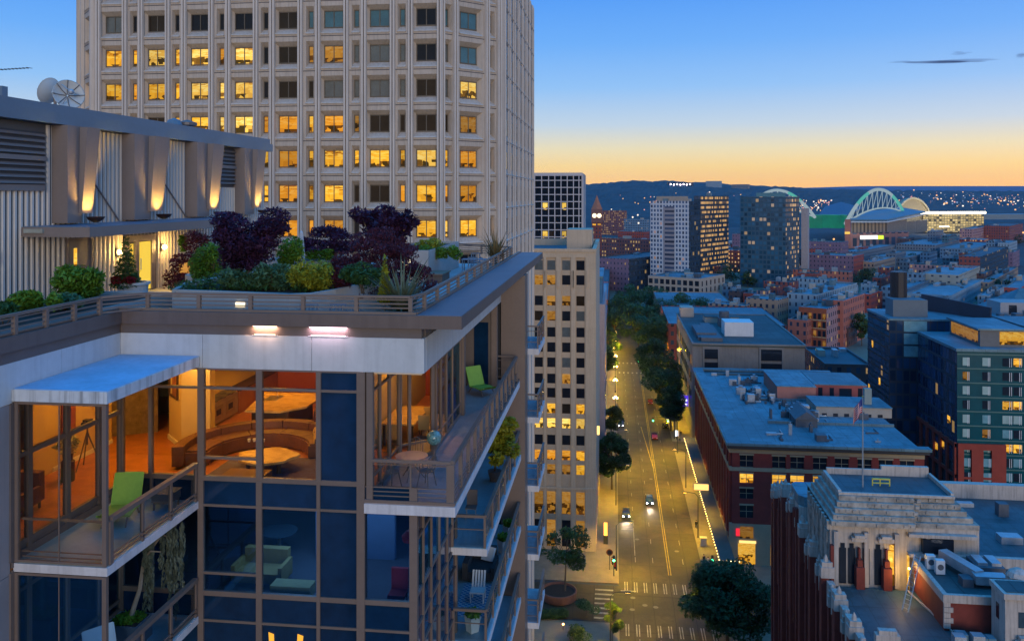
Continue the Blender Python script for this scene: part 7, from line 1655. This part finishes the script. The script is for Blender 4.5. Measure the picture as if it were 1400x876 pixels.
def arc(r0, r1, z0, z1, a0, a1, n, nm, cx_=-11.5, cy_=26.6, yk=1.0):
    q = MB(); pts = [(cx_+r1*cos(R(a0+(a1-a0)*i/n)), cy_+r1*yk*sin(R(a0+(a1-a0)*i/n))) for i in range(n+1)]; pin = [(cx_+r0*cos(R(a0+(a1-a0)*i/n)), cy_+r0*yk*sin(R(a0+(a1-a0)*i/n))) for i in range(n+1)]
    for i in range(n):
        a, b_, c, d = pts[i], pts[i+1], pin[i+1], pin[i]
        q.face([(d[0],d[1],z1),(c[0],c[1],z1),(b_[0],b_[1],z1),(a[0],a[1],z1)]); q.face([(a[0],a[1],z0),(a[0],a[1],z1),(b_[0],b_[1],z1),(b_[0],b_[1],z0)]); q.face([(c[0],c[1],z0),(c[0],c[1],z1),(d[0],d[1],z1),(d[0],d[1],z0)])
    for e_, f_ in ((pts[0],pin[0]),(pts[-1],pin[-1])): q.face([(e_[0],e_[1],z0),(f_[0],f_[1],z0),(f_[0],f_[1],z1),(e_[0],e_[1],z1)])
    q.build(nm, leather, o)
arc(1.55,2.4,Y0+.05,Y0+.44,20,195,22,'seat',yk=1.1)
for k in range(7): arc(2.27,2.62,Y0+.1,Y0+.72,16+26.4*k,16+26.4*k+25.6,5,'back_cushion',yk=1.1)
for k in range(5): arc(1.6,2.26,Y0+.441,Y0+.50,21+34.6*k,21+34.6*k+33.8,6,'seat_cushion',yk=1.1)
gold_c = M('ochre_cushion', (.42,.27,.07), .9, .15, 4)
for i, (x, y) in enumerate(((-9.75,27.6),(-9.95,28.1),(-9.6,27.2))):
    c = room('cushion', (x,y,Y0+.45), ('ochre cushion propped at the sofa end','patterned ochre cushion behind the propped one','small ochre cushion lowest at the sofa end')[i], 'cushion'); q = MB(); q.ball((x,y,Y0+.68),.26,12,8,sz=.85); q.build('cover', gold_c, c, True); MB().box(x-.12,y-.28,Y0+.6,x+.1,y-.262,Y0+.76).build('motif', darkwood, c)
o = room('coffee_table', (-10.95,26.0,Y0), 'coffee table with a wavy honey stone top', 'coffee table'); q = MB(); n = 26; rr = random.Random(3)
tp = [(-10.95+(.95+.09*sin(5*a)+rr.uniform(-.03,.03))*cos(a), 26.0+(.82+.07*cos(4*a))*sin(a)) for a in (2*pi*k/n for k in range(n))]
q.prism(tp, Y0+.40, Y0+.47); q.build('tabletop', granite, o)
for dx, dy in ((-.5,-.3),(.5,-.3),(0,.45)): MB().lathe(-10.95+dx,26+dy,[(.09,Y0),(.07,Y0+.2),(.1,Y0+.399)],8).build('leg', darkwood, o)
o = room('glass_set', (-11.9,27.2,Y0+.45), 'small white cups gathered on the sofa ledge', 'cups')
for k in range(4): MB().lathe(-12.2+.16*k,27.45+.05*(k%2),[(.04,Y0+.44),(.055,Y0+.54)],10).build('cup', skirt, o)
o = room('low_bench', (-12.9,24.8,Y0), 'brown leather bench beside the window', 'bench'); MB().box(-11.6,24.1,Y0+.25,-10.3,24.8,Y0+.42).build('seat', leather, o)
for x in (-11.5,-10.4): MB().box(x-.04,24.15,Y0,x+.04,24.75,Y0+.249).build('leg', darkwood, o)
o = room('area_rug', (-10.6,25.6,Y0), 'mauve patterned rug beneath the coffee table', 'rug'); MB().box(-12.6,24.0,Y0+.002,-8.7,27.3,Y0+.018).build('pile', M('mauve_rug',(.20,.10,.16),.95,.5,3,col2=(.12,.13,.30)), o)
# left room with the camera tripod
o = room('tripod', (-16.7,25.4,Y0), 'black tripod with a camera standing in the lit side room', 'tripod')
for a in (.3,2.4,4.5): MB().tube([(-16.75+.45*cos(a),25.5+.45*sin(a),Y0),(-16.75,25.5,Y0+1.15)],[.018,.026],6).build('leg', taupe_dk, o)
MB().tube([(-16.75,25.5,Y0+.75),(-16.75,25.5,Y0+1.4)],.025,6).build('column', taupe_dk, o); q = MB(); q.box(-16.85,25.4,Y0+1.4,-16.62,25.6,Y0+1.56); q.tube([(-16.72,25.4,Y0+1.48),(-16.72,25.2,Y0+1.48)],.06,8); q.build('camera', win_d, o)
o = room('armchair', (-16.3,21.6,Y0), 'brown armchair in the side room near the window', 'armchair'); q = MB(); q.box(-16.8,21.2,Y0+.2,-15.9,22.1,Y0+.45); q.build('seat', leather, o); MB().box(-16.85,22.0,Y0+.2,-15.9,22.25,Y0+1.0).build('backrest', leather, o)
for s in (-16.9,-15.95): MB().box(s,21.2,Y0+.2,s+.12,22.0,Y0+.65).build('armrest', leather, o)
for a in (-16.8,-15.95):
    for b_ in (21.25,22.1): MB().bar((a,b_,Y0),(a,b_,Y0+.199),.05).build('leg', darkwood, o)
o = room('potted_orchid', (-16.4,24.6,Y0), 'white flowering plant on a dark stand in the side room', 'plant'); MB().lathe(-16.6,24.3,[(.2,Y0),(.2,Y0+.6),(.14,Y0+.65),(.16,Y0+.85)],10).build('stand', darkwood, o); crown_mb(160,[(-16.6,24.3,Y0+1.1,.3,.3,.3)],.13,rr).build('foliage', leafmat('orchid',(.08,.14,.03),(.55,.55,.4),5), o)
o = room('wall_hanging', (-17.5,26.1,63), 'dark red hanging on the yellow side room wall', 'wall hanging'); MB().box(-17.59,25.4,62.3,-17.55,26.1,64.2).build('cloth', M('red_hanging',(.20,.04,.02),.9,.4,4), o); MB().tube([(-17.56,25.3,64.22),(-17.56,26.2,64.22)],.025,6).build('rod', darkwood, o)
# corner room by the balcony
o = room('dining_table', (-7.7,30.5,Y0), 'pale dining table in the corner room', 'table'); MB().box(-8.1,29.0,Y0+.72,-6.9,31.6,Y0+.77).build('tabletop', granite, o)
for x in (-8.0,-7.0):
    for y in (29.1,31.5): MB().bar((x,y,Y0),(x,y,Y0+.719),.07).build('leg', darkwood, o)
for i, (x, y) in enumerate(((-7.5,28.5),(-6.7,29.8),(-6.75,31.0))):
    c = room('dining_chair', (x,y,Y0), ('pale dining chair at the near end of the dining table','pale dining chair on the window side of the dining table','pale dining chair at the window side, farther one')[i], 'chair', 'chairs in the corner room'); MB().box(x-.2,y-.2,Y0+.43,x+.2,y+.2,Y0+.47).build('seat', wallw, c); MB().box(x-.2,y-.22,Y0+.47,x+.2,y-.18,Y0+.95).build('backrest', wallw, c)
    for a in (-.17,.17):
        for b_ in (-.17,.17): MB().bar((x+a,y+b_,Y0),(x+a,y+b_,Y0+.43),.035).build('leg', darkwood, c)
def rlight(x, y, e, s=.8, z=64.93, par=True):
    o = room('ceiling_light', (x,y,z), RL.pop(0), 'ceiling light', 'ceiling lights of the top flat'); MB().lathe(x,y,[(.01,z+.03),(.13,z+.03),(.15,z+.065)],12,0,False).build('diffuser', E('ceiling_glow',(1,.72,.36),10) if 'ceiling_glow' not in bpy.data.materials else bpy.data.materials['ceiling_glow'], o)
    MB().lathe(x,y,[(.15,z+.03),(.17,z+.03),(.17,z+.068)],12,0,False).build('trim', skirt, o)
    lamp('room_light','AREA',(x,y,z-.02),e*.40,(1.0,.44,.04),s)
RL = ['ceiling light over the coffee table','ceiling light over the kitchen island','ceiling light by the oven range','ceiling light in the hall by the stone wall','ceiling light in the side room over the tripod','ceiling light in the side room over the armchair','ceiling light over the dining table','ceiling light behind the dining table','ceiling light between column and sofa']
for x, y, e in ((-10.8,26.4,190),(-12.2,31.5,260),(-14.2,32.5,160),(-16.3,27.2,190),(-16.2,25.2,170),(-16.6,21.4,110),(-7.4,30.2,190),(-7.6,34.5,120),(-13.4,25.6,170)): rlight(x, y, e)
# --- flat below: dim, blue
dimwall = M('dim_blue_wall', (.10,.17,.30), .8, .1, .6)
q = MB(); q.box(-9.9,27.5,Z1,-7.2,27.7,61.0); q.build('room_wall', dimwall, tower); MB().box(-30,34.5,Z1,-7.1,34.7,61.0).build('room_wall', inner_dark, tower)
o = room('yellow_sofa', (-10.9,25.8,Z1), 'dim yellow sofa in the flat below', 'sofa'); yl = M('dim_yellow_cloth',(.24,.19,.07),.9,.15,3); MB().box(-11.6,25.0,Z1+.15,-10.2,25.8,Z1+.45).build('seat', yl, o); MB().box(-11.6,25.8,Z1+.15,-10.2,26.05,Z1+.9).build('backrest', yl, o)
for x in (-11.7,-10.2): MB().box(x,25.0,Z1+.15,x+.12,25.9,Z1+.65).build('armrest', yl, o)
o = room('glass_table', (-11.2,27.6,Z1), 'round glass table behind the dim yellow sofa', 'table'); MB().lathe(-11.2,27.6,[(.01,Z1+.72),(.6,Z1+.72),(.6,Z1+.75),(.01,Z1+.75)],20,0,False).build('tabletop', win_blue, o); MB().lathe(-11.2,27.6,[(.3,Z1),(.06,Z1+.1),(.06,Z1+.719)],12).build('pedestal', steel, o)
o = room('window_bench', (-9.3,24.1,Z1), 'pale yellow bench under the window of the flat below', 'bench'); MB().box(-9.95,23.8,Z1+.35,-8.75,24.3,Z1+.68).build('seat', M('bench_cloth',(.30,.30,.15),.9), o); MB().box(-9.9,23.85,Z1,-8.8,24.25,Z1+.349).build('base', darkwood, o)
o = room('red_chair', (-6.3,24.2,Z1), 'red chair near the window of the flat below', 'chair'); rc = M('red_cloth',(.35,.02,.03),.8); MB().box(-6.5,24.0,Z1+.4,-6.0,24.5,Z1+.5).build('seat', rc, o); MB().box(-6.5,24.45,Z1+.5,-6.0,24.55,Z1+1.1).build('backrest', rc, o)
for x in (-6.45,-6.05):
    for y in (24.05,24.5): MB().bar((x,y,Z1),(x,y,Z1+.4),.04).build('leg', darkwood, o)
o = room('red_lamp', (-5.95,24.6,Z1), 'red and white standing lamp by the window corner', 'floor lamp'); MB().lathe(-5.95,24.5,[(.13,Z1),(.02,Z1+.05),(.02,Z1+1.9)],10).build('stand', steel, o); MB().lathe(-5.95,24.5,[(.22,Z1+1.9),(.25,Z1+2.05),(.1,Z1+2.2)],14).build('shade', rc, o)
o = room('lit_counter', (-10.4,26.5,56), 'amber lamps glowing in the flat two floors down', 'lamp')
MB().face([(-9.75,FY+.03,57.1),(-9.6,FY+.03,57.1),(-9.62,FY+.03,57.55),(-9.78,FY+.03,57.6)]).build('lit_strip', E('amber_strip',(1,.45,.05),1.2), o); MB().face([(-8.95,FY+.03,57.1),(-8.8,FY+.03,57.1),(-8.75,FY+.03,57.55),(-8.92,FY+.03,57.6)]).build('lit_strip', bpy.data.materials['amber_strip'], o)
lamp('added_room_fill','AREA',(-9.5,26.0,60.8),90,(.35,.62,1),2.5)  # fill lamps without fixtures, added to make the flat below visible
lamp('added_room_fill','AREA',(-6.2,26.0,60.8),40,(.35,.62,1),1.2)
# ================================================================ balcony furniture
lime = M('lime_mesh', (.22,.42,.06), .7, .12, 6)
def chaise(x, y, z, rz, label, mat, L=1.75):
    o = thing('chaise_longue', (x,y,z), label, 'chaise longue')
    tf = lambda p: (x+p[0]*cos(rz)-p[1]*sin(rz), y+p[0]*sin(rz)+p[1]*cos(rz), z+p[2])
    pr = [(-.75,.40),(-.55,.30),(-.1,.33),(.30,.30)]; bk = [(.31,.30),(.46,.66),(.64,1.08)]
    for nm, pp in (('seat',pr),('backrest',bk)):
        q = MB()
        for (a,za),(b_,zb) in zip(pp,pp[1:]):
            q.face([tf((-.37,a,za)),tf((.37,a,za)),tf((.37,b_,zb)),tf((-.37,b_,zb))]); q.face([tf((-.37,a,za-.035)),tf((-.37,b_,zb-.035)),tf((.37,b_,zb-.035)),tf((.37,a,za-.035))])
        for s in (-.37,.37):
            for (a,za),(b_,zb) in zip(pp,pp[1:]): q.bar(tf((s,a,za-.02)),tf((s,b_,zb-.02)),.04)
        q.build(nm, mat, o)
    for s in (-.3,.3):
        MB().bar(tf((s,-.6,0)),tf((s,-.4,.29)),.035).build('leg', taupe_dk, o); MB().bar(tf((s,.5,0)),tf((s,.25,.28)),.035).build('leg', taupe_dk, o)
    return o
chaise(-13.2,21.6,61.28,.22,'lime green chaise longue on the corner balcony under the canopy',lime)
chaise(-5.75,36.6,61.45,.75,'lime green chaise longue at the far end of the long balcony',lime)
whitep = M('white_resin', (.55,.6,.62), .5, .05, 2)
chaise(-12.55,19.9,57.98,.9,'white chaise longue on the lower corner balcony',whitep)
o = thing('side_table', (-12.6,22.7,61.28), 'dark low side table with a lid beside the lime chaise', 'side table'); MB().box(-12.75,22.3,61.5,-12.2,22.9,61.72).build('box', taupe_dk, o); 
for a in (-12.7,-12.25):
    for b_ in (22.35,22.85): MB().bar((a,b_,61.28),(a,b_,61.499),.04).build('leg', taupe_dk, o)
MB().box(-12.78,22.28,61.721,-12.17,22.92,61.75).build('lid', hvac_d, o)
o = thing('balcony_table', (-6.15,25.2,61.45), 'round metal table on the balcony corner', 'table'); MB().lathe(-6.1,25.3,[(.01,62.12),(.48,62.12),(.5,62.15),(.01,62.16)],24,0,False).build('tabletop', M('rose_table_top',(.30,.20,.20),.4,.2,2), o)
for k in range(3): a = k*2.1+.4; MB().tube([(-6.1+.4*cos(a),25.3+.4*sin(a),61.45),(-6.1+.12*cos(a),25.3+.12*sin(a),61.8),(-6.1+.3*cos(a),25.3+.3*sin(a),62.12)],.018,6).build('leg', taupe_dk, o)
def wire_chair(x, y, rz, label):
    z = 61.45; o = thing('balcony_chair', (x,y,z), label, 'chair', 'metal chairs on the balcony corner'); tf = lambda p: (x+p[0]*cos(rz)-p[1]*sin(rz), y+p[0]*sin(rz)+p[1]*cos(rz), z+p[2])
    q = MB(); q.lathe(x,y,[(.01,z+.44),(.21,z+.44),(.22,z+.47),(.01,z+.475)],16,0,False); q.build('seat', taupe_dk, o)
    q = MB(); q.tube([tf((-.2,.15,.46)),tf((-.2,.2,.85)),tf((0,.22,.95)),tf((.2,.2,.85)),tf((.2,.15,.46))],.016,6)
    for k in range(4): q.tube([tf((-.12+.08*k,.17,.46)),tf((-.12+.08*k,.21,.9))],.01,5)
    q.build('backrest', taupe_dk, o)
    for a, b_ in ((-.17,-.17),(.17,-.17),(-.17,.17),(.17,.17)): MB().tube([tf((a*1.2,b_*1.2,0)),tf((a*.8,b_*.8,.44))],.016,6).build('leg', taupe_dk, o)
wire_chair(-6.2,26.2,0,'metal chair on the balcony behind the round table'); wire_chair(-5.5,24.7,-2,'metal chair between the round table and the railing'); wire_chair(-6.5,24.5,2.6,'metal chair on the balcony in front of the round table')
o = thing('globe_ornament', (-5.75,27.1,61.45), 'teal patterned glass globe on the balcony by the window', 'ornament'); MB().ball((-5.75,26.9,62.25),.24,18,12).build('globe', M('teal_mosaic',(.05,.22,.26),.15,.6,14,spec=.7,col2=(.25,.5,.5)), o, True); MB().lathe(-5.75,26.9,[(.2,61.45),(.06,61.6),(.06,61.9),(.12,62.03)],12).build('stand', taupe_dk, o)
# weeping tree on the lower corner balcony
o = thing('weeping_tree', (-13.6,21.6,57.98), 'dry weeping conifer hanging from a leaning trunk in a square pot', 'tree'); rr = random.Random(12)
q = MB(); tk = [(-13.0,21.7,58.6),(-12.85,21.9,59.3),(-12.9,22.2,60.0),(-12.5,22.4,60.6),(-12.2,22.6,60.4)]; q.tube(tk,[.07,.06,.05,.035,.02],7); q.tube([(-12.9,22.2,60.0),(-12.6,22.0,60.3),(-12.35,22.1,60.25)],[.035,.025,.015],6); q.build('trunk', bark_l, o)
wl = leafmat('weeping_needles', (.06,.085,.065), (.17,.21,.16), 3); q = []
for k in range(15):
    s = (.05,.5,.85)[k%3]+rr.gauss(0,.05); bx, by = -12.75+.75*s+rr.gauss(0,.05), 22.1+.6*s+rr.gauss(0,.08); zt = 60.75-.2*abs(s-.6)+rr.gauss(0,.08); ln = 1.0+1.1*rr.random()
    for j in range(7): q.append((bx+rr.gauss(0,.02), by+rr.gauss(0,.02), zt-ln*j/6, .07, .07, ln/10))
crown_mb(3600, q, .055, rr, 1.2, 2.6, .3).build('foliage', wl, o)
o = thing('square_pot', (-13.1,21.7,57.98), 'dark blue square pot holding the weeping conifer', 'plant pot'); MB().box(-13.5,21.3,57.98,-12.6,22.1,58.55).build('pot', M('blue_grey_pot',(.10,.14,.18),.5,.1,2), o); crown_mb(400,[(-13.05,21.7,58.6,.42,.38,.08)],.09,rr).build('moss', green_a, o); MB().box(-13.45,21.35,58.551,-12.65,22.05,58.57).build('soil', bpy.data.materials['soil'], o)
# things on the lower east balconies
o = thing('balcony_tree', (-5.0,36.5,58.03), 'bright yellow green potted tree on the balcony below the long one', 'tree'); crown_mb(2600,[(-4.75+rr.gauss(0,.22),35.2+rr.gauss(0,.5),59.8+rr.gauss(0,.45),.32,.32,.3) for k in range(12)],.13,rr).build('foliage', green_y, o); MB().tube([(-5.0,35.6,58.4),(-4.9,35.4,59.2),(-4.8,35.3,60.0)],[.05,.04,.02],6).build('trunk', bark, o); MB().lathe(-5.0,35.6,[(.22,58.03),(.3,58.45)],12).build('pot', taupe_dk, o)
o = thing('folding_chair', (-5.3,30.4,58.03), 'dark folding chair on the balcony below the long one', 'chair'); MB().box(-5.5,31.2,58.4,-5.1,31.6,58.44).build('seat', taupe_dk, o); MB().box(-5.5,31.6,58.44,-5.1,31.64,59.0).build('backrest', taupe_dk, o)
for a in (-5.47,-5.13): MB().bar((a,31.2,58.03),(a,31.62,58.4),.03).build('leg', hvac_m, o); MB().bar((a,31.62,58.03),(a,31.2,58.4),.03).build('leg', hvac_m, o)
zb = 54.73
o = thing('outdoor_sofa', (-5.3,36,zb), 'dark wicker sofa on the third balcony down', 'sofa'); wk = M('dark_wicker',(.035,.04,.045),.8,.3,8); MB().box(-5.75,33.3,zb+.1,-4.85,34.6,zb+.42).build('seat', wk, o); MB().box(-5.8,34.6,zb+.1,-4.8,34.85,zb+.9).build('backrest', wk, o); MB().box(-5.98,33.3,zb+.1,-5.76,34.8,zb+.75).build('armrest', wk, o); MB().box(-4.84,33.3,zb+.1,-4.7,34.59,zb+.6).build('armrest', wk, o)
o = thing('white_pillow', (-4.95,36,zb+.42), 'white pillow lying on the dark wicker sofa', 'pillow'); q = MB(); q.bar((-5.15,34.35,zb+.45),(-5.05,34.6,zb+.92),.5,.14); q.build('cover', whitep, o); MB().bar((-5.12,34.3,zb+.66),(-5.11,34.32,zb+.7),.05,.03).build('button', whitep, o)
o = thing('patterned_rug', (-5.2,33.3,zb), 'blue and white patterned rug on the third balcony down', 'rug'); cm, nt, out = nodes('check_rug'); bs = N(nt,'BsdfPrincipled'); nt.links.new(bs.outputs[0],out.inputs[0]); ch = N(nt,'TexChecker'); ch.inputs[1].default_value = (.45,.5,.55,1); ch.inputs[2].default_value = (.08,.2,.38,1); ch.inputs[3].default_value = 9; nt.links.new(N(nt,'TexCoord').outputs['Object'], ch.inputs[0]); nt.links.new(ch.outputs[0], bs.inputs[0]); bs.inputs['Roughness'].default_value = .9
MB().box(-5.85,30.6,zb+.003,-4.55,33.2,zb+.016).build('pile', cm, o)
o = thing('white_chair', (-5.2,31.8,zb), 'white slatted chair on the patterned rug', 'chair'); MB().box(-5.4,31.6,zb+.36,-4.85,32.1,zb+.42).build('seat', whitep, o); q = MB()
for k in range(5): q.bar((-5.36+.11*k,32.1,zb+.42),(-5.36+.11*k,32.35,zb+.95),.07,.03)
q.build('backrest', whitep, o)
for a in (-5.37,-4.88):
    for b_ in (31.63,32.1): MB().bar((a,b_,zb+.016),(a,b_,zb+.36),.045).build('leg', whitep, o)
lb = ['white planter box with green tuft on the third balcony, middle of three','white planter box with green tuft at the far end of the third balcony','white planter box with low plant at the front of the third balcony']
for i, (x, y) in enumerate(((-4.72,36.3),(-4.68,37.9),(-4.95,29.6))):
    o = thing('planter_box', (x,y,zb), lb[i], 'planter', 'white planters on the third balcony'); MB().lathe(x,y,[(.22,zb),(.3,zb+.55),(.27,zb+.55),(.25,zb+.5)],4,0,False).build('box', whitep, o); MB().lathe(x,y,[(.01,zb+.5),(.26,zb+.5)],4,0,False).build('soil', bpy.data.materials['soil'], o); crown_mb(240,[(x,y,zb+.65,.26,.26,.16)],.11,rr).build('foliage', green_a, o)
